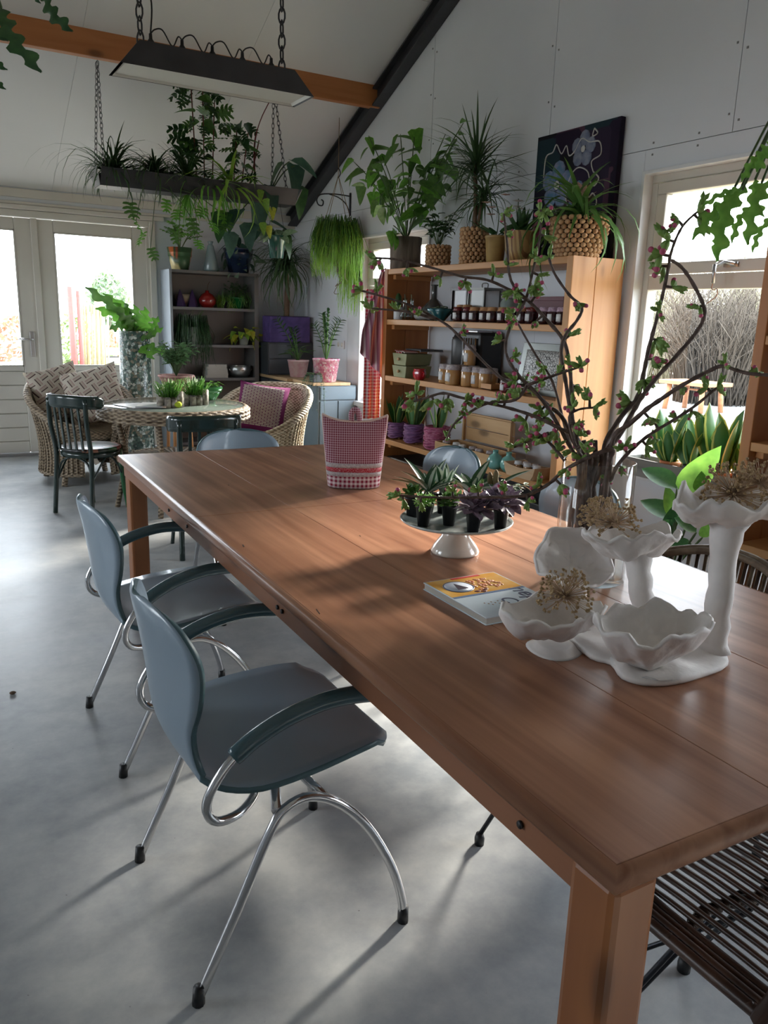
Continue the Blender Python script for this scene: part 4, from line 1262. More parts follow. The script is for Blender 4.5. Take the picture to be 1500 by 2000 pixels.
# pots on top of the bookcase
BYc = 8.03
x = onY(352, BYc, 1.8)
t = thing('faceted_pot', 'orange and green facet-painted pot on the left end of the bookcase top', 'planter', (x, BYc, 1.7785))
M_['facet'] = cells('painted_facets', [(.52, .14, .04), (.05, .12, .05), (.35, .08, .04), (.6, .5, .25), (.55, .2, .05)], 5.5, .35, .1, (.05, .09, .04), (1, 1, .35))
pot(t, M_['facet'], .085, .125, .21, 0, 0, 8)
leafy(t, 'split', G['bright'], (0, 0, .17), 7, .26, .16, .13, 2, random.Random(2), 1, .2)
x = onY(412, BYc, 1.8)
t = thing('glass_vase', 'pale blue cone-shaped glass ornament on the bookcase top', 'vase', (x, BYc, 1.7785))
M_['palebl'] = mat('pale_blue_glaze', (.25, .34, .36), .25, coat=.4)
MB().lathe([(0, 0), (.07, 0), (.078, .02), (.05, .16), (.03, .25), (.02, .26), (0, .255)], 20).build('body', M_['palebl'], t)
MB().lathe([(.018, .258), (.03, .29), (.022, .292), (.012, .262)], 14).build('lip', M_['palebl'], t)
x = onY(466, BYc, 1.8)
t = thing('glazed_pot', 'dark blue glazed pot of trailing grey leaves on the bookcase top', 'planter', (x, BYc, 1.7785))
M_['dkblue'] = mat('dark_blue_glaze', (.012, .02, .04), .12, c2=(.02, .04, .10), scale=8, coat=.6)
pot(t, M_['dkblue'], .10, .15, .24, 0, .006, 30)
R = random.Random(21)
for i in range(46):
    az = R.uniform(0, 6.28); q = R.uniform(.05, .2)
    leaf(t, 'lance' if i % 2 else 'oval', G['grey'] if i % 3 else G['deep'], (q * cos(az), q * sin(az), .26 - (q * 1.2 if q > .13 else 0) + R.uniform(-.05, .12)), sph(az, R.uniform(-1.2, .5)), R.uniform(.08, .15), 1.1, R.uniform(-1, 1))

# shelf items of the bookcase (front plane about 7.95)
FY = 8.0
for i, px in enumerate((352, 376)):
    x = onY(px, FY, 1.46)
    t = MB().lathe([(0, 0), (.052, 0), (.055, .01), (.03, .10), (.004, .165), (0, .168)], 5).build('cone_candle', mat('violet_wax', (.05, .025, .09), .35), smooth=False, loc=(x, FY, 1.4325))
    tag(t, ['left violet pyramid candle on the bookcase shelf', 'right violet pyramid candle next to the red vase'][i], 'candle')
x = onY(365, FY, 1.46)
tag(MB().lathe([(0, 0), (.05, .0), (.09, .08), (.085, .12), (.08, .12), (.045, .01), (0, .006)], 18).build('bowl', mat('tan_bowl', (.28, .22, .15), .6), loc=(x, FY + .09, 1.4325)), 'tan bowl half hidden behind the violet candles', 'bowl')
x = onY(405, FY, 1.46)
M_['redgl'] = mat('red_glaze', (.22, .012, .01), .22, coat=.5)
t = thing('red_vase', 'squat dark red rounded vase in the middle of the bookcase shelf', 'vase', (x, FY, 1.4325))
MB().lathe([(0, 0), (.055, 0), (.085, .04), (.088, .08), (.06, .125), (.02, .145), (.018, .165), (.012, .165), (.012, .14)], 24).build('body', M_['redgl'], t)
MB().tube(bez([(.0, 0, .165), (.01, 0, .22), (.03, 0, .25)], 4), .003, 4).build('stalk', G['brown'], t)
x = onY(462, FY, 1.46)
t = thing('green_pot', 'bright green glazed pot of thread-leaved plant on the upper bookcase shelf', 'planter', (x, FY, 1.4325))
M_['grpot'] = mat('green_glaze', (.01, .13, .03), .2, coat=.5)
pot(t, M_['grpot'], .06, .082, .11, 0, .004)
leafy(t, 'oval', G['dark'], (0, 0, .09), 26, .17, .13, .035, 6, random.Random(5), 1, .4, None, .0015)
fuzz(t, G['mid'], (-.02, -.02, .11), 70, .14, .002, random.Random(6), .15, .05, twist=.02)
x = onY(438, FY, 1.46)
t = thing('small_fern', 'small yellow-green thread plant in a dark pot left of the green pot', 'plant', (x + .01, FY - .02, 1.4325))
pot(t, M_['black'], .035, .045, .07, 0, .002)
fuzz(t, G['lime'], (0, 0, .07), 80, .12, .0018, random.Random(6), .09, .04)
# second shelf: trailing rhipsalis in a glass, golden pothos
x = onY(372, FY, 1.1)
t = thing('trailing_rhipsalis', 'thread-leaved plant in a pale glass jar hanging over the bookcase shelf', 'plant', (x, FY - .06, 1.0725))
M_['frost'] = mat('pale_glass_jar', (.35, .38, .34), .15, coat=.5)
pot(t, M_['frost'], .055, .06, .17, 0, 0)
fuzz(t, G['dark'], (0, -.02, .17), 260, .40, .0022, random.Random(12), .15, .08, twist=.03)
b = MB(); R = random.Random(4)
for i in range(30):
    az = R.uniform(0, 6.28); b.tube(bez([(0, 0, .16), (cos(az) * .04, sin(az) * .04, .24), (cos(az) * .12, sin(az) * .1, .26 + R.uniform(0, .08))], 3), .0018, 3)
b.build('upright_threads', G['mid'], t, kind='stuff')
x = onY(472, FY, 1.1)
t = thing('golden_pothos', 'golden-leaved pothos draped over the front of the bookcase shelf', 'plant', (x, FY - .05, 1.0725))
pot(t, M_['frost'], .045, .06, .09, 0, .003)
R = random.Random(14)
for i in range(44):
    az = R.uniform(-3.4, .3); q = R.uniform(.05, .17)
    leaf(t, 'heart', G['yel'] if i % 5 < 3 else G['lime'], (q * cos(az), q * sin(az) * .7 - .02, .17 - q * .9 * R.random() - (.10 if abs(cos(az)) > .8 else 0) * R.random()), sph(az, R.uniform(-1.3, .3)), R.uniform(.07, .105), 1.05, R.uniform(-.7, .7))
# third shelf: book stack and metal bowl
x = onY(420, FY, .78)
M_['bookw'] = mat('worn_book_cover', (.50, .48, .44), .8)
M_['paper'] = stripes('page_edges', [(.55, .53, .48), (.42, .4, .36)], 500, 2)
for k in range(6):
    hgt = [.026, .02, .024, .018, .022, .02][k]; z0 = .7425 + sum([.026, .02, .024, .018, .022, .02][:k]) + k * .0006
    b = thing('book', ['pale old book lying at the bottom of the stack on the bookcase', 'second pale book from the bottom of the bookcase stack', 'third pale book from the bottom of the bookcase stack', 'fourth pale book from the bottom of the bookcase stack', 'pale book lying just under the top one of the stack', 'topmost pale book of the stack beside the silver bowl'][k], 'book', (x, FY - .01, z0), R.uniform(-.08, .08), 'pale books stacked on the bookcase')
    w_ = .11 - .003 * k
    MB().box(-w_, w_, -.075, .075, .0025, hgt - .0025).build('pages', M_['paper'], b, smooth=False)
    MB().box(-w_ - .002, w_ + .002, -.078, .078, 0, .0025).box(-w_ - .002, w_ + .002, -.078, .078, hgt - .0025, hgt).box(-w_ - .004, -w_ - .001, -.078, .078, 0, hgt).build('cover', M_['bookw'], b, smooth=False)
x = onY(467, FY, .78)
t = thing('metal_bowl', 'silver rounded metal bowl beside the stack of books', 'bowl', (x, FY - .02, .7425))
M_['silver'] = mat('dull_silver', (.42, .42, .41), .3, 1)
MB().lathe([(0, 0), (.07, 0), (.105, .03), (.118, .075), (.112, .115), (.108, .12), (.105, .115), (.11, .075), (.09, .03), (0, .012)], 30).build('bowl', M_['silver'], t)
MB().tube([(-.113, 0, .10), (-.125, -.02, .085), (-.113, -.03, .07)], .006, 6).build('handle', M_['silver'], t)
MB().tube([(.113, 0, .10), (.125, -.02, .085), (.113, -.03, .07)], .006, 6).build('handle', M_['silver'], t)

# ================================================================ CORNER CABINETS
M_['cabblue'] = mat('blue_grey_cabinet_paint', (.135, .185, .22), .5, c2=(.155, .205, .24), scale=4)
M_['cabdark'] = mat('dark_grey_cabinet_paint', (.035, .042, .05), .45, c2=(.045, .052, .06), scale=4)
M_['oakedge'] = wood('cabinet_top_wood', (.42, .26, .13), (.58, .40, .22), 'y', .5, 1.5)
cb = thing('cabinet', 'blue-grey drawer cabinet standing in the far right corner', 'cabinet', (3.385, 6.98, 0))
MB().box(-.20, .20, -.27, .20, .04, .755).build('body', M_['cabblue'], cb, smooth=False, bevel=.003)
MB().box(-.185, .185, -.285, -.271, .625, .745).build('drawer', M_['cabblue'], cb, smooth=False, bevel=.004)
MB().box(-.185, -.005, -.285, -.271, .06, .612).build('door', M_['cabblue'], cb, smooth=False, bevel=.004)
MB().box(.005, .185, -.285, -.271, .06, .612).build('door', M_['cabblue'], cb, smooth=False, bevel=.004)
MB().box(-.18, .18, -.25, .19, 0, .04).build('plinth', M_['cabdark'], cb, smooth=False)
MB().box(-.255, .13, -.28, .20, .756, .784).build('worktop_board', M_['oakedge'], cb, smooth=False, bevel=.003)
cb2 = thing('cabinet', 'dark grey cabinet between the bookcase and the blue-grey cabinet', 'cabinet', (3.34, 7.68, 0))
MB().box(-.245, .245, -.48, .50, .04, .755).build('body', M_['cabdark'], cb2, smooth=False, bevel=.003)
for k in range(2): MB().box(-.258, -.247, -.47 + k * .485, -.005 + k * .485, .06, .745).build('door', M_['cabdark'], cb2, smooth=False, bevel=.004)
MB().box(-.26, .25, -.485, .50, .756, .784).build('worktop_board', M_['oakedge'], cb2, smooth=False, bevel=.003)
t = thing('drawer_chest', 'dark grey two-drawer box standing on the corner counter', 'chest', (3.215, 7.80, .7845))
MB().box(-.13, .13, -.10, .16, 0, .325).build('body', M_['cabdark'], t, smooth=False, bevel=.003)
for k in range(2): MB().box(-.12, .12, -.112, -.101, .012 + k * .156, .155 + k * .156).build('drawer', mat('chest_drawer_grey', (.075, .085, .10), .5), t, smooth=False, bevel=.003)
t2 = thing('storage_box', 'dark box behind the drawer chest under the purple planter', 'box', (3.47, 7.84, .7845))
MB().box(-.12, .12, -.13, .13, 0, .322).build('body', M_['cabdark'], t2, smooth=False, bevel=.004)
MB().box(-.122, .122, -.132, .132, .3225, .325).build('lid', M_['cabdark'], t2, smooth=False)
t = thing('purple_planter', 'purple square planter with a dark fountain of strap leaves', 'planter', (3.33, 7.80, 1.1105))
M_['purple'] = mat('purple_felt_planter', (.06, .035, .16), .75, c2=(.11, .07, .24), scale=14)
b = MB().box(-.225, .225, -.10, .10, 0, .26); b.build('box', M_['purple'], t, smooth=False, bevel=.008)
MB().box(-.21, .21, -.085, .085, .24, .264).build('soil', M_['blacksoil'], t, smooth=False)
MB().tube(bez([(.0, 0, .25), (.01, 0, .5), (0, 0, .72)], 4), [.03] * 5 + [.02] * 4, 8).build('trunk', G['brown'], t)
R = random.Random(31)
blades(t, G['grass'], (0, -.03, .70), 150, .60, .034, (-.1, 1.45), R, ('blade2', 'blade3', 'blade3'), .08)
# pink pots and their plants
M_['pinkmos'] = cells('pink_white_pattern', [(.62, .22, .30), (.66, .55, .55), (.50, .12, .22), (.62, .35, .42)], 60, .4, .3, (.5, .25, .3))
M_['pinkmos2'] = mat('pink_faded_pattern', (.55, .30, .33), .5, c2=(.60, .45, .45), scale=25)
p = AZ(640, 746, .7845)
t = thing('pink_pot', 'larger pink and white speckled pot with a ZZ plant on the cabinet', 'planter', (p.x, p.y + .04, .7845))
pot(t, M_['pinkmos'], .095, .125, .215, 0, .004)
def zz(par, c, n, H, R, ls, m, lean=0):
    for i in range(n):
        az = i * 2.4 + R.uniform(-.4, .4); q = R.uniform(.05, .16) * (H / .5)
        base = Vector(c); tip = base + Vector((cos(az) * q + lean, sin(az) * q, H * R.uniform(.7, 1)))
        pts = bez([base, base.lerp(tip, .5) + Vector((0, 0, H * .1)), tip], 5)
        MB().tube(pts, [.006] * 6 + [.004] * 5, 5).build('stalk', G['mid'], par)
        for k in range(3, 11):
            d_ = (pts[k] - pts[k - 1]).normalized(); side = d_.cross(Vector((sin(az), -cos(az), .3))).normalized()
            for s in (-1, 1):
                leaf(par, 'oval', m, pts[k], side * s + d_ * .7, ls * (1.1 - .05 * abs(k - 6)), 1.0, R.uniform(-.3, .3))
zz(t, (0, 0, .19), 6, .46, random.Random(3), .062, G['dark'])
p = AZ(592, 738, .7845)
t = thing('pink_pot', 'smaller faded pink pot with drooping leaves, left of the speckled one', 'planter', (p.x, p.y + .12, .7845))
pot(t, M_['pinkmos2'], .08, .105, .17, 0, .004)
zz(t, (0, 0, .16), 4, .42, random.Random(9), .062, G['dark'], -.12)
leafy(t, 'lance', G['mid'], (0, 0, .15), 6, .14, .14, .13, 2, random.Random(10), 1.3, .4)
p = AZ(592, 752, .7845)
t = thing('trailing_pot_plant', 'small grey-leaved trailing plant in a dark cube pot at the cabinet edge', 'plant', (3.20, 6.80, .7845))
MB().box(-.045, .045, -.045, .045, 0, .07).build('cube_pot', M_['cabdark'], t, smooth=False, bevel=.004)
R = random.Random(44)
sb = MB()
for i in range(13):
    az = R.uniform(2.4, 5.0); L_ = R.uniform(.12, .42)
    pts = bez([(0, 0, .07), (cos(az) * .08, sin(az) * .08, .08), (cos(az) * .13, sin(az) * .13, -.05), (cos(az) * .14 + R.uniform(-.03, .03), sin(az) * .14, -.05 - L_)], 5)
    sb.tube(pts, .0015, 3)
    for k in range(4, 15, 1): leaf(t, 'round', G['grey'] if k % 3 else G['deep'], pts[k], sph(R.uniform(0, 6.28), R.uniform(-.6, .4)), .022, 1.2)
sb.build('vines', G['stem'], t, kind='stuff')

# wall socket near the pots
t = thing('wall_socket', 'white double wall socket above the pink pots', 'socket', (3.5985, AX(667, 660, 3.6).y, 1.12))
MB().box(-.012, 0, -.075, .075, -.04, .04).build('plate', M_['white'], t, smooth=False, bevel=.004)
for s in (-1, 1): MB().tube([(-.0125, s * .036, 0), (-.016, s * .036, 0)], .022, 16).build('outlet', M_['cream'], t)

# ================================================================ HANGING RHIPSALIS BASKET on a scroll bracket
pb = AX(685, 395, 3.6)
br_ = thing('scroll_bracket', 'black wrought-iron scroll bracket on the gable wall', 'bracket', (3.5995, pb.y, pb.z))
MB().box(-.012, 0, -.012, .012, -.12, .08).build('plate', M_['steel'], br_, smooth=False, bevel=.002)
MB().tube(bez([(-.006, 0, .05), (-.15, 0, .055), (-.30, 0, .04), (-.345, 0, -.005), (-.33, 0, -.05), (-.29, 0, -.055), (-.28, 0, -.02), (-.30, 0, -.005)], 4), .006, 6).build('arm', M_['steel'], br_)
MB().tube(bez([(-.006, 0, -.10), (-.05, 0, -.02), (-.13, 0, .03), (-.22, 0, .048)], 4), .005, 6).build('brace', M_['steel'], br_)
bx_ = onY(659, pb.y - .17, 2.1)
hb = thing('hanging_basket', 'round hanging basket of light green thread plant by the far window', 'plant', (bx_, pb.y - .17, 1.98))
MB().lathe([(0, 0), (.08, .0), (.12, .08), (.15, .17), (.14, .172), (.11, .08), (.07, .012), (0, .01)], 24).build('basket', M_['blacksoil'], hb)
M_['rhip'] = green('rhipsalis', (.17, .33, .05), (.30, .48, .09), .45)
M_['rhipd'] = green('rhipsalis_dark', (.07, .17, .03), (.11, .24, .05), .35)
fuzz(hb, M_['rhipd'], (0, 0, .17), 520, .26, .0026, random.Random(70), .19, .07, 'dense_threads', .03)
fuzz(hb, M_['rhip'], (0, 0, .15), 700, .42, .0026, random.Random(71), .185, .05, 'pale_threads', .03)
fuzz(hb, M_['rhip'], (.12, -.05, .08), 200, .68, .0026, random.Random(72), .09, .05, 'long_threads', .03)
ht = ceil_z(hb.location.y) - 1.98
cdn = MB()
for k in range(4):
    a = k * pi / 2 + .5
    cdn.tube([(.17 * cos(a), .17 * sin(a), .17), (0, 0, .62)], .003, 4)
cdn.tube([(0, 0, .62), (0, 0, ht - .02)], .003, 4)
cdn.build('cord', mat('jute_cord', (.28, .2, .12), .9), hb)
MB().tube(bez([(0, 0, .60), (.02, 0, .64), (0, 0, .68), (-.02, 0, .65)], 4), .005, 6).build('hook', M_['steel'], hb)
# tangled twigs under the basket
b = MB(); R = random.Random(77)
for i in range(8):
    p0 = Vector((R.uniform(-.05, .1), R.uniform(-.05, .05), -.02)); pts = [p0]
    for k in range(5): pts.append(pts[-1] + Vector((R.uniform(-.07, .1), R.uniform(-.05, .05), R.uniform(-.12, .03))))
    b.tube(bez(pts, 3), .004, 4)
b.build('dry_twigs', M_['twig'], hb, kind='stuff')

# ================================================================ HANGING PLANT TRAY below the beam
ty = PY
tray = thing('hanging_tray', 'dark metal plant trough hanging on chains below the orange beam', 'planter', (1.97, ty, 2.25))
b = MB()
X0, X1 = -.72, .80
prof = [(-.10, 0), (-.17, .115), (-.165, .117), (-.095, .006), (.095, .006), (.165, .117), (.17, .115), (.10, 0)]
b.prism(prof, 'x', X0, X1)
b.build('trough', M_['steel'], tray, smooth=False)
for (xe, s) in ((X0, -1), (X1, 1)):
    e = MB(); e.add([(xe, -.095, .003), (xe, .095, .003), (xe + s * .03, .168, .118), (xe + s * .03, -.168, .118)], [(0, 1, 2, 3)])
    e.build('end_plate', M_['alu'], tray, smooth=False, solid=.003)
MB().box(X0 + .01, X1 - .01, -.11, .11, .02, .07).build('soil', M_['blacksoil'], tray, smooth=False)

def chain(par, p0, p1, link=.032, r=.0028, wd=.012, name='chain'):
    p0, p1 = Vector(p0), Vector(p1); d_ = (p1 - p0); n = max(2, int(d_.length / (link * .78))); d_.normalize()
    a = d_.orthogonal().normalized(); c = d_.cross(a); b = MB()
    for i in range(n):
        o = p0.lerp(p1, (i + .5) / n); s = a if i % 2 else c
        loop = []
        for k in range(10):
            an = 2 * pi * k / 10
            loop.append(o + d_ * (cos(an) * link * .5 * (1.12 if abs(cos(an)) > .9 else 1)) + s * (sin(an) * wd))
        b.tube(loop, r, 4, closed=True)
    return b.build(name, M_['steel'], par)
for (xx, tx) in ((-.70, -.68), (.70, .66)):
    for sy in (-1, 1):
        chain(tray, (xx, sy * .155, .10), (tx, sy * .012, .86 - .03), .045, .0025, .011)

def trayplant(name, label, x, z=.06, y=0): return thing(name, label, 'plant', (1.97 + x, ty + y, 2.25 + z))
R = random.Random(51)
sp1 = trayplant('spider_plant', 'wispy arching grass-like plant at the left end of the hanging trough', -.60)
blades(sp1, G['grass'], (0, 0, .02), 130, .38, .055, (.3, 1.5), R, ('blade2', 'blade3', 'blade1'))
blades(sp1, G['grass'], (-.05, 0, .02), 22, .75, .012, (.8, 1.35), R, ('blade3',))
sp2 = trayplant('spider_plant', 'narrow-leaved grassy plant second from the left in the hanging trough', -.30)
blades(sp2, G['grass'], (0, 0, .02), 140, .36, .055, (.3, 1.5), R, ('blade2', 'blade3'), .05)
blades(sp2, G['grass'], (.1, 0, .02), 12, .60, .013, (.9, 1.4), R, ('blade3',))
sp3 = trayplant('spider_plant', 'fine grassy plant left of the climbing plant in the hanging trough', -.06)
blades(sp3, G['grass'], (0, 0, .02), 110, .34, .055, (.2, 1.5), R, ('blade2', 'blade1'), .05)
# climbing mini monstera on stakes (drawn from the photo: tall mass of split leaves)
def climber(label, x, H, spread, n, R, topx=0, ls=.12, m='dark'):
    t = trayplant('climbing_plant', label, x)
    for k in range(3):
        b = MB().tube([(-.05 + .06 * k, .0, 0), (-.04 + .09 * k + topx, 0, H * (.95 - .08 * k))], .005, 5)
        b.build('stake', mat('cane_stake', (.16, .06, .04), .7), t)
    for i in range(n):
        z = H * (.12 + .88 * R.random() ** .7); az = R.uniform(0, 6.28); q = spread * R.uniform(.1, 1) * (1 if z > H * .4 else .6)
        leaf(t, 'split' if i % 4 else 'heart', G[m] if i % 3 else G['mid'], (topx * z / H + q * cos(az) * .8, q * sin(az) * .6, z), sph(az, R.uniform(-1.0, .4)), ls * R.uniform(.7, 1.25), 1, R.uniform(-.9, .9))
    return t
climber('tall climbing plant with split leaves in the middle of the hanging trough', .07, .80, .20, 74, random.Random(52), -.04, .13)
climber('shorter split-leaved climber right of the tall one in the trough', .36, .52, .16, 44, random.Random(53), .03, .11)
sp4 = trayplant('spider_plant', 'broad-leaved bright spider plant arching over the trough edge', .27, .07, -.06)
blades(sp4, G['lime'], (0, 0, .02), 34, .50, .06, (-.1, 1.3), random.Random(54), ('blade3', 'blade2'))
blades(sp4, G['bright'], (-.16, 0, .0), 40, .46, .05, (-.3, 1.2), random.Random(55), ('blade3', 'blade2'))
hd = trayplant('split_leaf_creeper', 'creeper with pale split leaves hanging below the left part of the trough', -.38, .05, -.08)
R = random.Random(56)
for i, (x, z, s) in enumerate([(-.12, -.14, .15), (-.10, -.26, .14), (-.05, -.36, .13), (.0, -.46, .10), (.14, -.10, .1), (.24, -.16, .12), (.32, -.22, .13), (.40, -.14, .12), (.48, -.24, .12), (.20, -.32, .1), (.35, -.38, .1), (.55, -.14, .12), (.62, -.22, .14)]):
    leaf(hd, 'split', G['bright'] if i % 3 else G['mid'], (x, R.uniform(-.06, .06), z), sph(R.uniform(-2.4, -.8), R.uniform(-1.2, -.4)), s, 1.1, R.uniform(-.5, .5))
sv = MB()
for (a, c) in (((0, 0, 0), (-.10, 0, -.3)), ((0, 0, 0), (.35, 0, -.25)), ((.1, 0, 0), (.0, 0, -.5)), ((.2, 0, 0), (.5, 0, -.3)), ((.25, 0, 0), (.22, 0, -.4)), ((.1, 0, 0), (.62, 0, -.2)), ((.3, 0, 0), (.37, 0, -.42))): sv.tube(bez([a, ((a[0] + c[0]) / 2, -.05, -.06), c], 5), .003, 4)
sv.build('runners', G['stem'], hd, kind='stuff')
blades(hd, G['bright'], (.3, 0, -.05), 26, .26, .05, (-1.3, -.1), R, ('blade1', 'blade2'))
ph = trayplant('philodendron', 'big dark blue-green leaved plant at the right end of the hanging trough', .62)
R = random.Random(57)
for i, (x, z, az, el, s) in enumerate([(.05, .22, 2.8, -.9, .26), (.16, .27, .2, -.15, .27), (.20, .24, -1.5, -1.2, .28), (.24, .08, -1.2, -1.3, .26), (-.12, -.06, -1.6, -1.35, .34), (-.28, -.14, -2.6, -.7, .24), (-.42, -.18, -2.2, -.9, .26), (.02, -.2, -.3, -.3, .24), (-.20, -.24, -1.8, -1.3, .22), (.10, -.30, -.8, -1.1, .2), (-.36, -.32, -1.5, -1.45, .2), (-.05, .05, -1.3, -1.0, .24)]):
    leaf(ph, 'heart', G['deep'] if i % 3 else G['dark'], (x, R.uniform(-.12, -.02), z), sph(az, el), s, .95, R.uniform(-.5, .5))
MB().tube(bez([(-.12, 0, 0), (-.13, 0, .35), (-.08, 0, .55), (.02, 0, .74)], 5), [.007] * 8 + [.004] * 8, 5).build('flower_stalk', mat('red_stalk', (.14, .02, .02), .6), ph)
stems(ph, G['stem'], [(.05, -.03, .24), (.16, -.03, .28), (.2, -.05, .25), (-.25, -.05, -.12), (-.12, -.1, -.05), (0, -.05, -.2)], (0, 0, .02), .005)
yv = trayplant('golden_pothos', 'few yellow-green heart leaves hanging under the right part of the trough', .47, .05, -.14)
for i, (x, z) in enumerate([(.0, .02), (.1, -.10), (.02, -.22), (.07, -.24), (.05, -.04)]): leaf(yv, 'heart', G['yel'] if i % 2 else G['lime'], (x, -.03, z), sph(-1.5, -1.3), .10, .9, .2 * i)
MB().tube([(0, 0, 0), (.03, -.03, -.1), (.05, -.03, -.24)], .002, 4).build('vine', G['stem'], yv)

# green glass pot hanging at the right end of the trough
gp_ = AY(540, 482, 6.35)
hp = thing('hanging_glass_pot', 'green glass pot with pale leaves hanging below the trough', 'planter', (gp_.x, 6.35, gp_.z - .09))
M_['grglass'] = mat('sea_green_glass', (.02, .10, .075), .08, coat=.7)
MB().lathe([(0, 0), (.055, 0), (.075, .16), (.082, .165), (.082, .175), (.074, .175), (.054, .012), (0, .01)], 24).build('glass_pot', M_['grglass'], hp)
R = random.Random(60)
for i in range(22):
    az = R.uniform(0, 6.28); leaf(hp, 'oval', G['grey'], (.05 * cos(az), .05 * sin(az), .16 + R.uniform(0, .08)), sph(az, R.uniform(-.9, .8)), R.uniform(.08, .15), 1.1, R.uniform(-1, 1))
hh = 2.26 - hp.location.z
MB().tube([(-.075, 0, .17), (-.03, 0, hh)], .002, 4).tube([(.075, 0, .17), (.03, 0, hh)], .002, 4).build('wire', M_['steel'], hp)

# ================================================================ HANGING LAMP over the table
LY = 4.2
lp = thing('pendant_lamp', 'long dark metal pendant lamp hood hanging on chains over the table', 'lamp', (1.45, LY + .13, 2.51))
w0, w1, d0, d1, hz = .50, .40, .13, .105, .12
vs = [(-w0, -d0, 0), (w0, -d0, 0), (w0, d0, 0), (-w0, d0, 0), (-w1, -d1, hz), (w1, -d1, hz), (w1, d1, hz), (-w1, d1, hz)]
MB().add(vs, [(0, 1, 5, 4), (1, 2, 6, 5), (2, 3, 7, 6), (3, 0, 4, 7), (4, 5, 6, 7)]).build('hood', M_['steel'], lp, smooth=False)
k_ = .97
vs2 = [(x * k_, y * k_, z * .92 + .001) for (x, y, z) in vs]
MB().add(vs2, [(0, 4, 5, 1), (1, 5, 6, 2), (2, 6, 7, 3), (3, 7, 4, 0), (4, 7, 6, 5)]).build('inner_reflector', mat('white_reflector', (.62, .62, .58), .4), lp, smooth=False)
MB().box(-w0 + .03, w0 - .03, -d0 + .012, d0 - .012, .012, .018).build('diffuser', mat('lamp_diffuser', (.66, .66, .60), .5), lp, smooth=False)
ct = ceil_z(LY + .13) - 2.51
for s in (-1, 1):
    chain(lp, (s * .37, 0, hz), (s * .37, 0, min(ct, 1.1)), .075, .005, .018)
cab = MB(); pts_all = []
sx = [-.32, -.165, -.01, .15, .31]
for i, x in enumerate(sx):
    MB().lathe([(0, 0), (.022, 0), (.024, .012), (.018, .03), (.009, .042), (.008, .065), (0, .066)], 12, (x, 0, hz)).build('lamp_socket', M_['black'], lp)
    MB().ball((x + .012, -.022, hz + .012), .009, 8, 5).build('socket_screw', M_['chrome'], lp)
    if i < 4:
        xn = sx[i + 1]
        cab.tube(bez([(x, 0, hz + .065), (x + .02, -.01, hz + .085), (x + (xn - x) * .35, -.02, hz + .085), (x + (xn - x) * .62, -.035, hz + .018), (xn - .025, -.02, hz + .07), (xn, 0, hz + .065)], 5), .0035, 6)
cab.tube(bez([(sx[0], 0, hz + .065), (-.31, 0, hz + .20), (-.34, 0, hz + .34), (-.375, 0, hz + .5), (-.38, 0, hz + .95)], 5), .004, 6)
cab.build('cable', M_['black'], lp)
# ================================================================ PLANTS ON TOP OF THE PINE SHELF
ZT = 1.7505
def bark_wob(a, z): return 1 + .05 * sin(5 * a + z * 9) + .035 * sin(11 * a + 3)
M_['bark'] = mat('grey_brown_bark', (.10, .075, .055), .85, c2=(.22, .17, .13), scale=9, bmp=.8, sc3=(3, 3, .5), bdist=.01)
y = onX(790, 3.36, 1.8)
t = thing('bark_pot_palm', 'fishtail palm in a rough bark-clad pot on the left end of the pine shelf top', 'plant', (3.37, y, ZT))
MB().lathe([(0, 0), (.115, 0), (.118, .12), (.122, .245), (.112, .246), (.108, .22), (0, .215)], 36, wob=bark_wob).build('bark_pot', M_['bark'], t)
R = random.Random(81)
M_['fish'] = G['bright']
tips = []
FT = leafmesh('split', G['mid'])
for (px, py) in ((720, 265), (745, 300), (782, 262), (800, 310), (835, 330), (870, 262), (905, 240), (690, 315), (760, 350), (845, 360), (810, 255), (735, 330), (775, 400), (825, 395), (768, 440), (860, 300)):
    p = AX(px, py, 3.30 + R.uniform(-.12, .12)) - t.location
    tips.append(p)
    for k in range(9 if py < 380 else 4):
        q = p * (1 - .05 * k) + Vector((R.uniform(-.03, .03), R.uniform(-.05, .05), R.uniform(-.05, .02)))
        leaf(t, 'oval' if k % 2 else 'heart', G['mid'] if k % 3 else G['bright'], q, sph(R.uniform(0, 6.28), R.uniform(-1.2, .3)), R.uniform(.11, .20), .85, R.uniform(-.8, .8))
stems(t, G['stem'], tips, (0, 0, .22), .004, bend=.06)
M_['basket'] = mat('water_hyacinth_weave', (.36, .19, .09), .8, c2=(.60, .38, .20), scale=34)
def knot_basket(par, r0, r1, h, rows, per, m=None, name='basket'):
    """plaited basket: every row is a ring of knuckles"""
    b = MB(); hh = h / rows
    for j in range(rows):
        r = r0 + (r1 - r0) * sin((j + .5) / rows * pi * .62) / sin(.62 * pi) if r1 > r0 else r0
        for i in range(per):
            a = 2 * pi * (i + .5 * (j % 2)) / per
            b.ball((r * cos(a), r * sin(a), hh * (j + .5)), 1, 6, 4, (.014 + r * 2.2 / per * .3, .014 + r * 2.2 / per * .3, hh * .62))
    b.build(name, m or M_['basket'], par)
    MB().lathe([(0, .004), (r0 * .95, .004), (max(r0, r1) * .97, h * .5), (r1 * .95, h - .01), (0, h - .012)], 24).build('soil', M_['blacksoil'], par)
y = onX(855, 3.30, 1.8)
t = thing('basket_plant', 'dark small-leaved plant in a low woven basket beside the bark pot', 'plant', (3.30, y, ZT))
knot_basket(t, .080, .080, .15, 6, 16)
leafy(t, 'oval', G['dark'], (0, 0, .13), 22, .22, .14, .06, 5, random.Random(82), 1, .4, None, .002)
y = onX(924, 3.30, 1.8)
t = thing('dracaena', 'spiky dracaena with thin blades in a taller woven basket', 'plant', (3.30, y, ZT))
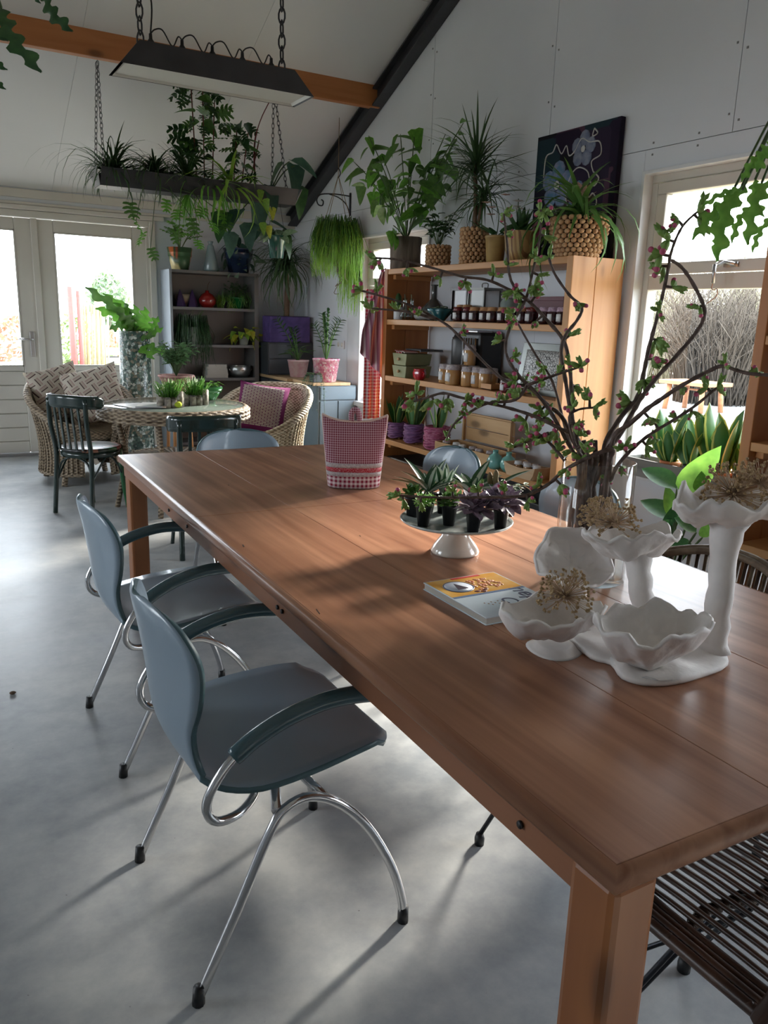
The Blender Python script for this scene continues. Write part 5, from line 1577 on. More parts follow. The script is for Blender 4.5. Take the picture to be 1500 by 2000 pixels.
knot_basket(t, .082, .084, .235, 9, 16)
M_['drac'] = G['grass']
R = random.Random(83)
MB().tube(bez([(0, 0, .2), (.0, .01, .45), (-.01, .03, .66)], 4), .014, 8).build('trunk', G['brown'], t)
MB().tube(bez([(0.02, 0, .2), (.02, -.03, .36), (.02, -.06, .46)], 4), .012, 8).build('trunk', G['brown'], t)
blades(t, G['grass'], (0, .02, .52), 100, .42, .046, (-.2, 1.5), R, ('blade1', 'blade2', 'blade2', 'blade0'), .16)
blades(t, G['grass'], (.02, -.06, .36), 70, .36, .046, (-.5, 1.3), R, ('blade1', 'blade2', 'blade2'), .12)
M_['ypot'] = mat('straw_yellow_glaze', (.42, .29, .11), .35, c2=(.32, .2, .08), scale=10)
y = onX(967, 3.28, 1.8)
t = thing('yellow_pot', 'straw-coloured pot with an orchid between the baskets on the shelf top', 'planter', (3.28, y, ZT))
pot(t, M_['ypot'], .055, .068, .165, 0, .004)
leafy(t, 'agave', G['dark'], (0, 0, .15), 5, .03, .05, .16, 1, random.Random(84), 1.6, -.2)
MB().tube(bez([(0, 0, .15), (.01, 0, .3), (-.03, .02, .38), (-.06, .04, .36)], 5), .003, 4).build('flower_stem', G['stem'], t)
M_['orchid'] = mat('faded_orchid_petal', (.50, .25, .20), .6, c2=(.60, .45, .35), scale=20, trans=.3)
for (dx, dy, dz) in ((-.06, .04, .36), (-.04, .01, .33), (.0, -.07, .40), (-.03, .03, .29)):
    for k in range(5): leaf(t, 'round', M_['orchid'], (dx, dy, dz), sph(k * 1.257, .3), .035, 1, 0, 'petal')
y = onX(1014, 3.28, 1.8)
t = thing('fluted_pot', 'fluted brown-yellow bowl pot with dark agave-like leaves', 'planter', (3.28, y, ZT))
M_['flute'] = stripes('fluted_glaze', [(.40, .25, .10), (.20, .10, .045), (.46, .32, .14), (.30, .17, .07)], 22, 1, .35)
MB().lathe([(0, 0), (.062, 0), (.085, .06), (.098, .165), (.104, .172), (.096, .174), (.09, .15), (0, .145)], 40, wob=lambda a, z: 1 + .03 * abs(sin(9 * a))).build('pot', M_['flute'], t)
R = random.Random(85)
for k in range(16): leaf(t, 'agave', G['dark'], (0, 0, .15), sph(k * 2.4, .35 + .06 * k), .17, 1.3, R.uniform(-.2, .2))
t = thing('orchid', 'pale faded orchid standing behind the fluted pot', 'plant', (3.44, onX(1010, 3.44, 1.8), ZT))
pot(t, M_['white'], .045, .06, .12, 0, .003)
MB().tube(bez([(0, 0, .1), (.0, .02, .28), (-.02, .0, .40)], 5), .003, 4).build('flower_stem', G['stem'], t)
for (dx, dy, dz) in ((-.02, 0, .38), (-.02, -.02, .33), (-.01, .03, .35)):
    for k in range(5): leaf(t, 'round', mat('cream_petal', (.6, .56, .46), .6, trans=.3) if 'cream' not in M_ else M_['cream'], (dx, dy, dz), sph(k * 1.257, .3), .04, 1, 0, 'petal')
y = onX(1125, 3.30, 1.8)
t = thing('basket_bromeliad', 'large round woven basket with long arching bromeliad leaves on the shelf top', 'plant', (3.31, y, ZT))
knot_basket(t, .105, .150, .215, 9, 24)
R = random.Random(86)
blades(t, G['mid'], (0, 0, .22), 58, .46, .075, (-.1, 1.2), R, ('blade2', 'blade3', 'blade2', 'blade1'), .05)
blades(t, G['mid'], (-.05, -.08, .2), 12, .62, .055, (.0, .6), R, ('blade3',), .03)
for k in range(12): leaf(t, 'lance', M_['orchid'] if k % 2 else G['brown'], (0, 0, .24 + .008 * k), sph(k * 2.4, .8 + .03 * k), .11, 1.5, 0, 'bract')

# ---------------------------------------------------------------- painting leaning on the wall
pcy = (3.566 + 4.277) / 2
t = thing('painting', 'dark canvas with blue and grey flowers and white curls leaning behind the plants', 'painting', (3.575, pcy, 1.80))
M_['canvas'] = None
m, N, L, P = new_mat('dark_patchwork_canvas')
br = N.new('ShaderNodeTexVoronoi'); br.distance = 'CHEBYCHEV'; br.inputs['Scale'].default_value = 4; br.inputs['Randomness'].default_value = .6
L.new(coords(N, L), br.inputs['Vector'])
sp = N.new('ShaderNodeSeparateXYZ'); L.new(br.outputs['Color'], sp.inputs[0])
r_ = N.new('ShaderNodeValToRGB'); r_.color_ramp.interpolation = 'CONSTANT'
cs_ = [(.008, .006, .016), (.022, .014, .034), (.006, .006, .010), (.075, .035, .06), (.012, .006, .02), (.012, .03, .04)]
while len(r_.color_ramp.elements) < 6: r_.color_ramp.elements.new(.5)
for i, c in enumerate(cs_): r_.color_ramp.elements[i].position = i / 6; r_.color_ramp.elements[i].color = (*c, 1)
L.new(sp.outputs[0], r_.inputs[0]); L.new(r_.outputs[0], P.inputs['Base Color']); P.inputs['Roughness'].default_value = .75; P.inputs['Specular IOR Level'].default_value = .2
MB().box(-.018, .018, -.355, .355, -.04, .73).build('canvas', m, t, smooth=False, bevel=.003)
M_['magenta'] = mat('magenta_paint', (.16, .01, .06), .5)
MB().box(-.0195, -.018, .26, .353, .0, .22).box(-.0195, -.018, -.353, -.12, .10, .2).build('paint_patch', M_['magenta'], t, smooth=False)
M_['pb1'] = mat('blue_petal_paint', (.05, .14, .24), .5, c2=(.20, .20, .30), scale=30)
M_['pb2'] = mat('grey_petal_paint', (.20, .22, .28), .5, c2=(.10, .12, .2), scale=30)
M_['pwhite'] = mat('white_line_paint', (.50, .50, .48), .5)
def pflow(yc, zc, r, m):
    b = MB()
    for k in range(5):
        a = k * 2 * pi / 5 + .4
        c = (-.019, yc + cos(a) * r * .55, zc + sin(a) * r * .55)
        b.ball(c, 1, 10, 5, (.003, r * .42, r * .42))
    b.build('painted_flower', m, t)
    MB().ball((-.022, yc, zc), 1, 8, 5, (.003, r * .18, r * .18)).build('flower_centre', M_['pwhite'], t)
pflow(.14, .42, .15, M_['pb1']); pflow(-.07, .60, .11, M_['pb2']); pflow(-.05, .33, .10, M_['pb1'])
b = MB()
def curl(pts): b.tube(bez([(-.020, p[0], p[1]) for p in pts], 5), .0045, 4)
curl([(.27, .48), (.26, .60), (.20, .62), (.17, .66), (.12, .60), (.08, .64), (.05, .58), (.0, .60), (-.05, .66), (-.12, .63), (-.20, .62), (-.22, .55), (-.15, .52), (-.17, .46)])
curl([(-.17, .46), (-.22, .42), (-.19, .38), (-.15, .41), (-.12, .47), (-.04, .50), (.02, .46), (.05, .36), (.02, .28), (-.06, .25)])
curl([(-.06, .25), (-.14, .30), (-.18, .34), (-.22, .28), (-.16, .2), (-.20, .12), (-.24, .04)])
curl([(.27, .25), (.22, .32), (.14, .28), (.10, .18), (.16, .12), (.24, .06)])
curl([(-.15, .70), (-.18, .67), (-.14, .66), (-.15, .70)])
b.build('white_curls', M_['pwhite'], t)

# ================================================================ JARS AND THINGS ON THE PINE SHELVES
M_['honey'] = mat('honey_jar_content', (.40, .20, .07), .15, c2=(.46, .26, .10), scale=9, coat=.6)
M_['jam'] = mat('dark_jam', (.030, .006, .008), .12, coat=.6)
M_['jamred'] = mat('red_jam', (.12, .01, .012), .15, coat=.6)
M_['lab'] = mat('white_paper_label', (.66, .66, .66), .8)
M_['clothlid'] = mat('patterned_cloth_lid', (.55, .5, .48), .9, c2=(.30, .25, .28), scale=70)
M_['lacelid'] = mat('lilac_lace_lid', (.55, .42, .50), .9, c2=(.30, .18, .26), scale=80)
M_['tanlid'] = mat('tan_cloth_lid', (.36, .17, .07), .9, c2=(.46, .27, .13), scale=60)
M_['clearjar'] = clear('jar_glass', (.9, .93, .92), 1.45, .02, .04)
def jar(x, y, z, r, h, content, lid, label, group, nm='jam_jar', lab=True):
    t = thing(nm, label, 'jar', (x, y, z), 0, group)
    MB().lathe([(0, .001), (r * .9, .001), (r, .01), (r, h * .72), (r * .82, h * .84), (r * .8, h * .86), (0, h * .86)], 20).build('jar_body', content, t)
    MB().lathe([(r * 1.02, h * .74), (r * .93, h * .84), (r * .9, h * .98), (r * .6, h), (0, h * 1.01)], 20, wob=lambda a, zz: 1 + (.06 * sin(8 * a) if zz < h * .8 else 0)).build('cloth_lid', lid, t)
    if lab: MB().grid(lambda u, v: (-(r + .0012) * cos((u - .5) * 1.1), (r + .0012) * sin((u - .5) * 1.1), h * (.18 + .42 * v)), 6, 1).build('label', M_['lab'], t, solid=.0008)
    return t
Z1, Z2, Z3 = 1.3755, .9455, .4455
R = random.Random(90)
# upper shelf jars, far to near
yA, yB = onX(897, 3.26, Z1 + .05), onX(1040, 3.26, Z1 + .05)
for i in range(9):
    y = yA + (yB - yA) * i / 8
    jar(3.25 + .012 * (i % 2), y, Z1, .036, .098, M_['jam'], M_['tanlid'] if 2 <= i <= 7 else M_['jamred'], ORD[i] + ' dark jam jar from the left in the upper pine shelf front row', 'dark jam jars in the front row of the upper pine shelf')
for i in range(4):
    y = onX(1066 + i * 0, 3.26, Z1 + .05) - i * .078
    jar(3.26, y + .01, Z1, .036, .10, M_['jam'], M_['lacelid'], ORD[i] + ' lilac lace-lidded dark jar from the left on the upper pine shelf', 'lace-lidded jam jars on the upper pine shelf')
for i, px in enumerate((900, 912)):
    jar(3.34, onX(px, 3.34, Z1 + .05), Z1, .034, .115, M_['jamred'], M_['tanlid'], ['left tall amber jar behind the jam jars', 'right tall amber jar behind the jam jars'][i], 'tall amber jars on the upper pine shelf')
# dark red box
y = onX(1075, 3.42, Z1 + .1)
t = thing('red_box', 'dark red box behind the lace-lidded jars', 'box', (3.43, y - .02, Z1))
M_['dkred'] = mat('dark_red_card', (.10, .008, .018), .5)
MB().box(-.07, .07, -.16, .14, 0, .16).build('body', M_['dkred'], t, smooth=False, bevel=.003)
MB().box(-.074, .074, -.164, .144, .14, .165).build('lid', M_['dkred'], t, smooth=False, bevel=.002)
# lantern box of grey metal and dark framed box
for i, px in enumerate((912, 945)):
    y = onX(px, 3.45, Z1 + .1)
    t = thing('metal_lantern', ['dark framed lantern box with a leaf print behind the jam jars', 'grey metal lantern box behind the jam jars'][i], 'lantern', (3.45, y, Z1))
    m_ = mat('lantern_dark', (.035, .022, .022), .4) if i == 0 else mat('lantern_grey', (.16, .16, .15), .45, .6)
    w_ = .09
    for sy in (-1, 1):
        for sx in (-1, 1): MB().box(sx * .07 - .006, sx * .07 + .006, sy * w_ - .006, sy * w_ + .006, 0, .22).build('post', m_, t, smooth=False)
    MB().box(-.08, .08, -w_ - .008, w_ + .008, 0, .012).build('base', m_, t, smooth=False)
    MB().box(-.08, .08, -w_ - .008, w_ + .008, .215, .23).build('top', m_, t, smooth=False)
    MB().box(-.064, -.060, -w_ + .005, w_ - .005, .012, .215).build('front_pane', mat('lantern_pane', (.07, .06, .055), .2) if i == 0 else mat('lantern_pane_grey', (.22, .22, .2), .3), t, smooth=False)
    MB().tube(bez([(0, -.03, .23), (0, -.03, .26), (0, .03, .26), (0, .03, .23)], 4), .004, 5).build('handle', m_, t)
y = onX(985, 3.38, Z1 + .1)
t = thing('storage_jar', 'pale glass storage jar with white label above the row of jam jars', 'jar', (3.42, y, Z1))
MB().lathe([(0, 0), (.055, 0), (.06, .02), (.06, .13), (.05, .15), (.05, .155), (0, .156)], 24).build('glass', mat('pale_green_jar', (.22, .27, .25), .12, coat=.5), t)
MB().lathe([(0, .157), (.056, .157), (.058, .175), (.02, .18), (.012, .2), (0, .202)], 20).build('lid', M_['clothlid'], t)
MB().grid(lambda u, v: (-.0612 * cos((u - .5) * 1.1), .0612 * sin((u - .5) * 1.1), .04 + .06 * v), 6, 1).build('label', M_['lab'], t, solid=.0008)
# white pot cactus, glass vases, onion bottle, teal ruffled bowl
y = onX(777, 3.26, Z1)
t = thing('white_pot_cactus', 'column cactus in a slim white pot at the left end of the upper pine shelf', 'plant', (3.26, y, Z1))
pot(t, M_['white'], .034, .036, .095, 0, 0)
MB().lathe([(0, .08), (.022, .08), (.026, .13), (.022, .175), (.010, .195), (0, .198)], 18, wob=lambda a, z: 1 + .12 * sin(9 * a)).build('cactus', G['dark'], t)
for i, px in enumerate((790, 803)):
    y = onX(px, 3.27 + .06 * i, Z1)
    t = thing('glass_vase', ['narrow clear glass vase with a sprig right of the white pot', 'dark-stemmed clear glass tube vase beside the onion bottle'][i], 'vase', (3.27 + .06 * i, y, Z1))
    MB().lathe([(.0, .002), (.03, .002), (.036, .03), (.02, .07), (.016, .14), (.018, .16), (.015, .16), (.012, .14), (.016, .07), (.03, .03), (0, .01)], 20).build('glass', M_['clearjar'], t)
    MB().tube(bez([(0, 0, .01), (.005, .0, .1), (.0, .01, .19)], 4), .003, 4).build('sprig', G['grey'], t)
y = onX(842, 3.38, Z1)
t = thing('onion_bottle', 'smoky glass onion bottle with a long neck on the upper pine shelf', 'bottle', (3.40, y, Z1))
MB().lathe([(0, 0), (.08, 0), (.098, .04), (.092, .09), (.05, .135), (.022, .16), (.02, .25), (.028, .255), (.028, .262), (0, .262)], 30).build('bottle', mat('smoky_glass', (.05, .055, .055), .08, coat=.7), t)
y = onX(858, 3.27, Z1)
t = thing('teal_bowl', 'ruffled teal glazed bowl with small succulents on the upper pine shelf', 'bowl', (3.275, y, Z1))
M_['teal'] = mat('teal_glaze', (.01, .09, .11), .15, c2=(.02, .13, .15), scale=12, coat=.6)
MB().lathe([(0, 0), (.035, 0), (.055, .03), (.082, .062), (.092, .085), (.086, .086), (.05, .05), (0, .045)], 40, wob=lambda a, z: 1 + .09 * sin(8 * a) * min(1, z * 14)).build('bowl', M_['teal'], t)
leafy(t, 'round', G['grey'], (0, 0, .055), 16, .045, .07, .028, 3, random.Random(91), 1, .3, None, .002)
t = tag(MB().lathe([(0, 0), (.022, .0), (.03, .03), (.022, .13), (.03, .2), (0, .205)], 16).build('stone_candle', mat('grey_stone', (.12, .12, .12), .6, c2=(.2, .2, .19), scale=30)), 'grey stone-like bar lying in front of the onion bottle', 'ornament')
t.rotation_euler = (radians(90), 0, 0); t.location = (3.225, onX(812, 3.22, Z1) + .0, Z1 + .03)

# middle shelf: green drawers with a cloth and tray, red cup
y = onX(797, 3.27, Z2)
M_['sage'] = mat('sage_green_box', (.20, .21, .10), .6, c2=(.24, .25, .13), scale=8)
for k in range(2):
    t = thing('drawer_box', ['lower sage-green tapered box with a wooden knob', 'upper sage-green tapered box with a cloth on top'][k], 'box', (3.30, y, Z2 + k * .092))
    b = MB(); w0, w1 = .085, .105
    b.add([(-.11, -w0, 0), (.11, -w0, 0), (.11, w0, 0), (-.11, w0, 0), (-.115, -w1, .088), (.115, -w1, .088), (.115, w1, .088), (-.115, w1, .088)], [(0,3,2,1),(4,5,6,7),(0,1,5,4),(1,2,6,5),(2,3,7,6),(3,0,4,7)])
    b.build('body', M_['sage'], t, smooth=False, bevel=.003)
    MB().ball((-.122, 0, .046), .012, 12, 8).build('knob', M_['oakedge'], t)
o = MB().grid(lambda u, v: (3.19 + .12 * u, y - .07 + .15 * v, Z2 + .184 + .012 * sin(v * 5) ** 2 + .004 + (-.03 * max(0, .25 - u) * 4 if .3 < v < .8 else 0)), 14, 14).build('folded_cloth', checker('red_white_tea_towel', (.66, .6, .58), (.42, .02, .04), 60), solid=.004)
tag(o, 'red and white cloth lying over the upper green box', 'cloth')
t = thing('slate_tray', 'dark slatted tray lying on the green boxes', 'tray', (3.40, y - .02, Z2 + .205))
for k in range(5): MB().box(-.10 + k * .042, -.065 + k * .042, -.10, .12, 0, .008).build('slat', mat('slate_slat', (.05, .055, .06), .5), t, smooth=False, bevel=.001)
MB().box(-.10, .105, -.10, -.085, -.009, -.0005).build('batten', M_['greyin'], t, smooth=False)
MB().box(-.10, .105, .10, .115, -.009, -.0005).build('batten', M_['greyin'], t, smooth=False)
y = onX(820, 3.22, Z2)
t = thing('red_cup', 'small scalloped bright red cup before the green boxes', 'cup', (3.215, y, Z2))
MB().lathe([(0, 0), (.03, 0), (.045, .02), (.05, .05), (.042, .072), (.046, .08), (.038, .08), (.04, .05), (.025, .012), (0, .01)], 32, wob=lambda a, z: 1 + .05 * sin(8 * a)).build('cup', mat('bright_red_glaze', (.42, .01, .02), .12, coat=.6), t)
MB().tube(bez([(0, -.045, .06), (0, -.065, .05), (0, -.05, .025)], 4), .006, 6).build('handle', mat('red_handle', (.42, .01, .02), .2), t)
# honey jars
hp_ = [(868, 3.24, 0), (884, 3.215, 0), (912, 3.24, 0), (932, 3.27, 0), (947, 3.26, 0), (900, 3.31, 0), (925, 3.34, 0), (960, 3.32, 0)]
for i, (px, x_, k) in enumerate(hp_):
    jar(x_, onX(px, x_, Z2 + .04), Z2, .042 if i != 1 else .052, .135 if i != 1 else .14, M_['honey'], M_['clothlid'], ['leftmost amber honey jar with a cloth lid on the middle pine shelf', 'front, largest honey jar with a cloth lid on the middle pine shelf', 'honey jar just right of the largest one on the middle pine shelf', 'labelled honey jar beside the little pine crate', 'honey jar right behind the little pine crate', 'honey jar at the back left of the honey jar group', 'honey jar at the back middle under the stacked jar', 'rearmost right honey jar behind the little crate'][i], 'honey jars on the middle pine shelf', 'honey_jar', i in (0, 1, 3))
jar(3.31, onX(918, 3.31, Z2 + .2), Z2 + .137, .042, .14, M_['honey'], M_['clothlid'], 'honey jar standing on top of the other honey jars', None, 'honey_jar')
# black coffee machine
y = onX(930, 3.47, Z2 + .1)
t = thing('coffee_machine', 'black appliance with chrome bars behind the honey jars', 'appliance', (3.48, y, Z2))
MB().box(-.10, .10, -.15, .10, 0, .36).build('body', M_['black'], t, smooth=False, bevel=.02)
MB().lathe([(0, .002), (.11, .002), (.11, .30), (.09, .34), (0, .345)], 28, (-.01, .13, 0)).build('round_side', M_['black'], t)
for k, yy in enumerate((-.11, -.06, -.03, .0, .03, .20)):
    MB().tube([(-.108 if yy < .15 else -.085, yy, .08), (-.108 if yy < .15 else -.085, yy, .32)], .005 if k else .009, 6).build('chrome_bar', M_['chrome'], t)
MB().box(-.115, .02, -.13, .04, .36, .372).build('top_plate', M_['alu'], t, smooth=False, bevel=.003)
# small lidded jar and crate
t = thing('small_crate', 'little pine crate of small jars in the middle of the middle pine shelf', 'crate', (3.27, onX(958, 3.25, Z2), Z2))
MB().box(-.06, .06, -.055, .055, 0, .008).build('bottom', M_['pine_y'], t, smooth=False)
for (a0, a1, b0, b1) in ((-.06, -.052, -.055, .055), (.052, .06, -.055, .055), (-.052, .052, -.055, -.047), (-.052, .052, .047, .055)): MB().box(a0, a1, b0, b1, .0, .04).build('side', M_['pine_y'], t, smooth=False, bevel=.001)
jar(3.225, onX(985, 3.22, Z2), Z2, .034, .085, M_['jamred'], M_['clothlid'], 'little red jam jar with a floral cloth lid beside the silver tray', None)
# silver hammered tray standing up
ya, yb = onX(1000, 3.30, Z2 + .1), onX(1092, 3.30, Z2 + .1)
t = thing('silver_tray', 'square silver tray with a woven white centre standing on the middle pine shelf', 'tray', (3.33, (ya + yb) / 2, Z2))
t.rotation_euler = (0, radians(10), 0)
hw = (ya - yb) / 2
MB().box(-.004, .004, -hw, hw, .0, .32).build('rim_plate', mat('pewter', (.24, .25, .24), .3, .9), t, smooth=False, bevel=.003)
M_['weavec'] = cells('woven_silver', [(.55, .56, .54), (.48, .49, .47), (.6, .6, .58)], 62, .35, 1.0, (.03, .03, .03))
MB().grid(lambda u, v: (-.006 - .03 * (1 - abs(2*u-1) ** 4) * (1 - abs(2*v-1) ** 4) * .4, -hw * .78 + 2 * hw * .78 * u, .035 + .24 * v), 12, 12).build('woven_centre', M_['weavec'], t, solid=.002)
fz = thing('foil_parcel', 'crinkled silver foil parcel in front of the tray', 'parcel', (3.225, onX(1010, 3.22, Z2), Z2))
R = random.Random(93)
o = MB().ball((0, 0, .022), 1, 14, 8, (.045, .10, .022)); o.v = [(x + R.uniform(-.005, .005), y_ + R.uniform(-.006, .006), max(0, z_ + R.uniform(-.004, .004))) for x, y_, z_ in o.v]
o.build('foil', M_['chrome'], fz, smooth=False)
t = thing('red_bottle', 'dark red pointed packet leaning beside the silver tray', 'packet', (3.36, onX(1005, 3.36, Z2), Z2))
MB().lathe([(0, 0), (.05, 0), (.055, .05), (.03, .12), (0, .15)], 5).build('packet', M_['dkred'], t, smooth=False)

# bottom shelf: purple wrapped pots with snake plants
M_['wrapp'] = mat('purple_ribbon_wrap', (.11, .035, .13), .6, c2=(.26, .12, .28), scale=26, sc3=(1, 1, 4))
M_['wrapm'] = mat('magenta_ribbon_wrap', (.28, .02, .10), .6, c2=(.50, .18, .28), scale=40, sc3=(1, 1, 3))
def wrapped(label, px, x_, r, h, m, seed):
    t = thing('wrapped_pot', label, 'planter', (x_, onX(px, x_, Z3), Z3))
    R = random.Random(seed)
    MB().lathe([(0, .012), (r * .8, .012), (r * .95, .03), (r, h * .5), (r * .98, h), (r * .88, h + .004), (r * .85, h - .02), (0, h - .022)], 26, wob=lambda a, z: 1 + .04 * sin(7 * a + z * 60)).build('wrap', m, t)
    rr = MB()
    for k in range(9):
        z_ = .02 + (h - .03) * k / 8
        rr.tube([((r * (1 + .02 * sin(4 * a + k))) * cos(a), (r * (1 + .02 * sin(4 * a + k))) * sin(a), z_ + .006 * sin(3 * a + k * 2)) for a in [2*pi*i/22 for i in range(22)]], .007, 5, closed=True)
    rr.build('ribbon', m, t)
    for k in range(3):
        a = k * 2.1 + .5; MB().ball((r * .6 * cos(a), r * .6 * sin(a), .011), .011, 8, 6).build('foot', M_['oakedge'], t)
    for k in range(6):
        az = k * 2.4; leaf(t, 'snake', G['snake'], (.02 * cos(az), .02 * sin(az), h - .02), sph(az, 1.15 + .06 * k), R.uniform(.17, .27), 1.3, R.uniform(-1, 1))
    return t
wrapped('snake plant in a purple ribbon-wrapped pot at the left end of the bottom pine shelf', 774, 3.28, .070, .13, M_['wrapp'], 1)
wrapped('snake plant in the middle lilac ribbon-wrapped pot on the bottom pine shelf', 807, 3.27, .074, .15, M_['wrapp'], 2)
wp = wrapped('magenta shaggy wrapped pot, the largest of three on the bottom pine shelf', 852, 3.28, .095, .17, M_['wrapm'], 3)
# crate with open lid
y0_, y1_ = onX(855, 3.22, Z3), onX(962, 3.22, Z3)
t = thing('wooden_chest', 'pine crate with its planked lid propped open, jars inside', 'crate', (3.30, (y0_ + y1_) / 2, Z3))
hw = (y0_ - y1_) / 2
M_['cratew'] = wood('crate_wood', (.42, .24, .10), (.56, .36, .18), 'y', .6, 1.5)
MB().box(-.11, -.098, -hw, hw, 0, .085).build('plank', M_['cratew'], t, smooth=False, bevel=.002)
MB().box(.098, .11, -hw, hw, 0, .085).build('plank', M_['cratew'], t, smooth=False, bevel=.002)
for s in (-1, 1): MB().box(-.097, .097, s * hw - .006, s * hw + .006, 0, .085).build('plank', M_['cratew'], t, smooth=False, bevel=.002)
MB().box(-.097, .097, -hw + .006, hw - .006, 0, .01).build('plank', M_['cratew'], t, smooth=False)
ld = MB()
for k in range(2): MB().box(.115, .127, -hw * .86, hw * .8, .10 + k * .092, .188 + k * .092).build('lid_plank', M_['cratew'], t, smooth=False, bevel=.002)
for s in (-1, 1): MB().box(.09, .114, s * hw * .82 - .008, s * hw * .82 + .008, .09, .285).build('lid_batten', M_['cratew'], t, smooth=False, bevel=.002)
MB().box(.09, .114, -hw * .86, hw * .8, .286, .296).build('lid_edge', M_['cratew'], t, smooth=False, bevel=.002)
for i in range(6):
    y_ = t.location.y + hw - .055 - i * (2 * hw - .1) / 5.6
    jar(3.255 + .02 * (i % 2), y_, Z3 + .011, .03, .082, M_['jam'] if i % 2 else M_['honey'], M_['lab'] if i in (1, 2) else M_['clothlid'], ORD[i] + ' small jar from the left standing in the open pine crate', 'jars in the open crate on the bottom pine shelf', 'jam_jar', False)
M_['turq'] = mat('turquoise_glaze', (.14, .36, .32), .2, c2=(.18, .42, .37), scale=14, coat=.6)
for i, (px, x_) in enumerate(((966, 3.215), (992, 3.24))):
    t = thing('turquoise_vase', ['left rounded turquoise bottle vase on the bottom pine shelf', 'right rounded turquoise bottle vase next to the trug'][i], 'vase', (x_, onX(px, x_, Z3), Z3))
    MB().lathe([(0, 0), (.035, 0), (.052, .025), (.055, .055), (.04, .085), (.018, .10), (.018, .12), (.024, .124), (.015, .122), (.012, .09), (0, .08)], 28).build('vase', M_['turq'], t)
y = onX(1030, 3.24, Z3)
t = thing('wooden_trug', 'shallow bent-wood trug of jars at the near end of the bottom pine shelf', 'trug', (3.25, y, Z3))
M_['bentw'] = wood('bent_light_wood', (.48, .31, .17), (.62, .44, .27), 'y', .6, 2)
hw = .15
b = MB(); sidep = [(-hw, .075), (-hw * .98, .03), (-hw * .8, .0), (hw * .8, 0), (hw * .98, .03), (hw, .075)]
for k in range(2):
    xx = (-.085, .079)[k]
    MB().prism([(-hw, .08), (-hw * .9, .03), (-hw * .75, .0), (hw * .75, 0), (hw * .9, .03), (hw, .08), (hw * .6, .068), (0, .062), (-hw * .6, .068)], 'x', xx, xx + .006).build('side', M_['bentw'], t, smooth=False)
MB().box(-.079, .079, -hw * .8, hw * .8, .0, .006).build('bottom', M_['bentw'], t, smooth=False)
for s in (-1, 1):
    MB().obox((0, s * hw * .88, .04), (.079, 0, 0), (0, .004, 0), (0, s * .012, .038)).build('end', M_['bentw'], t, smooth=False)
for i in range(5):
    jar(3.235 + .03 * (i % 2), y + .09 - i * .045, Z3 + .007, .026, .078, M_['jam'] if i % 2 else M_['honey'], M_['clothlid'] if i % 2 else M_['lab'], ORD[i] + ' small jar from the left standing in the bent-wood trug', 'jars in the trug on the bottom pine shelf', 'jam_jar', False)

# tea towels on the far end of the shelf
M_['towel1'] = stripes('striped_towel', [(.40, .15, .21), (.58, .42, .46), (.28, .10, .16), (.42, .20, .26), (.66, .52, .55), (.30, .11, .17)], 15, 0, .95)
M_['towel2'] = checker('red_gingham', (.62, .55, .55), (.50, .03, .06), 38)
yh = 5.60
t = thing('striped_towel', 'burgundy striped towel hanging from a hook at the far end of the pine shelf', 'towel', (3.21, yh, 1.74))
def tw(u, v):
    w_ = .02 + .125 * min(1, v * 1.4)
    x = (u - .5) * 2 * w_ - .05 * v
    return (x, .018 * sin(u * 19) * (.4 + v), -.66 * v - (.14 * (u - .3) if v > .99 else 0) * 1 - .14 * u * v)
MB().grid(tw, 30, 16).build('cloth', M_['towel1'], t, solid=.004)
MB().tube([(.0, 0, .0), (.0, -.02, .02), (0, -.05, .01)], .004, 5).build('hook', M_['steel'], t)
t = thing('gingham_towel', 'red and white gingham cloth hanging below the striped towel', 'towel', (3.17, yh + .07, 1.60))
MB().grid(lambda u, v: ((u - .5) * .15, .012 * sin(u * 16), -1.02 * v), 24, 10).build('cloth', M_['towel2'], t, solid=.004)
MB().tube([(.0, 0, .0), (.0, -.02, .02), (.02, -.10, .02)], .004, 5).build('hook', M_['steel'], t)
# ================================================================ ON THE LONG TABLE
TZ = .7605
# quilted tea cosy
M_['ging'] = checker('fine_red_gingham', (.50, .33, .38), (.16, .006, .028), 120, bmp=.5)
M_['gingb'] = checker('coarse_red_gingham', (.70, .58, .60), (.22, .006, .03), 62, bmp=.5)
M_['lace'] = mat('grey_lace', (.50, .46, .46), .95, c2=(.36, .30, .31), scale=160, bmp=.5)
M_['dots'] = cells('red_dotted_ribbon', [(.36, .005, .02)], 150, .7, .2, (.55, .25, .28))
pc = AZ(690, 955, TZ)
tc_ = thing('tea_cosy', 'red and white gingham quilted tea cosy with lace bands standing on the table', 'tea cosy', (pc.x + .03, pc.y + .055, TZ), radians(-25))
HC = .252
def cosy(u, v, off=0, z0=0, z1=HC):
    a = 2 * pi * u; z = z0 + (z1 - z0) * v; f = z / HC
    wx = .094 + .026 * f + off; wy = (.060 * (1 - f ** 2.2) + .006) + off
    c_, s_ = cos(a), sin(a)
    x = wx * (abs(c_) ** .75) * (1 if c_ > 0 else -1); y = wy * (abs(s_) ** .8) * (1 if s_ > 0 else -1)
    top = .016 * (abs(x) / wx) ** 3 - .010 * (1 - (x / wx) ** 2) if f > .8 else 0
    return (x, y, z + top * max(0, f - .8) * 5)
MB().grid(lambda u, v: cosy(u, v, 0, .058, HC), 56, 18, True).build('quilted_body', M_['ging'], tc_, solid=.004)
MB().grid(lambda u, v: cosy(u, v, .0012, .002, .060), 56, 5, True).build('bottom_band', M_['gingb'], tc_, solid=.004)
MB().grid(lambda u, v: cosy(u, v, .0025, .046, .062), 56, 2, True).build('lace_band', M_['lace'], tc_, solid=.003)
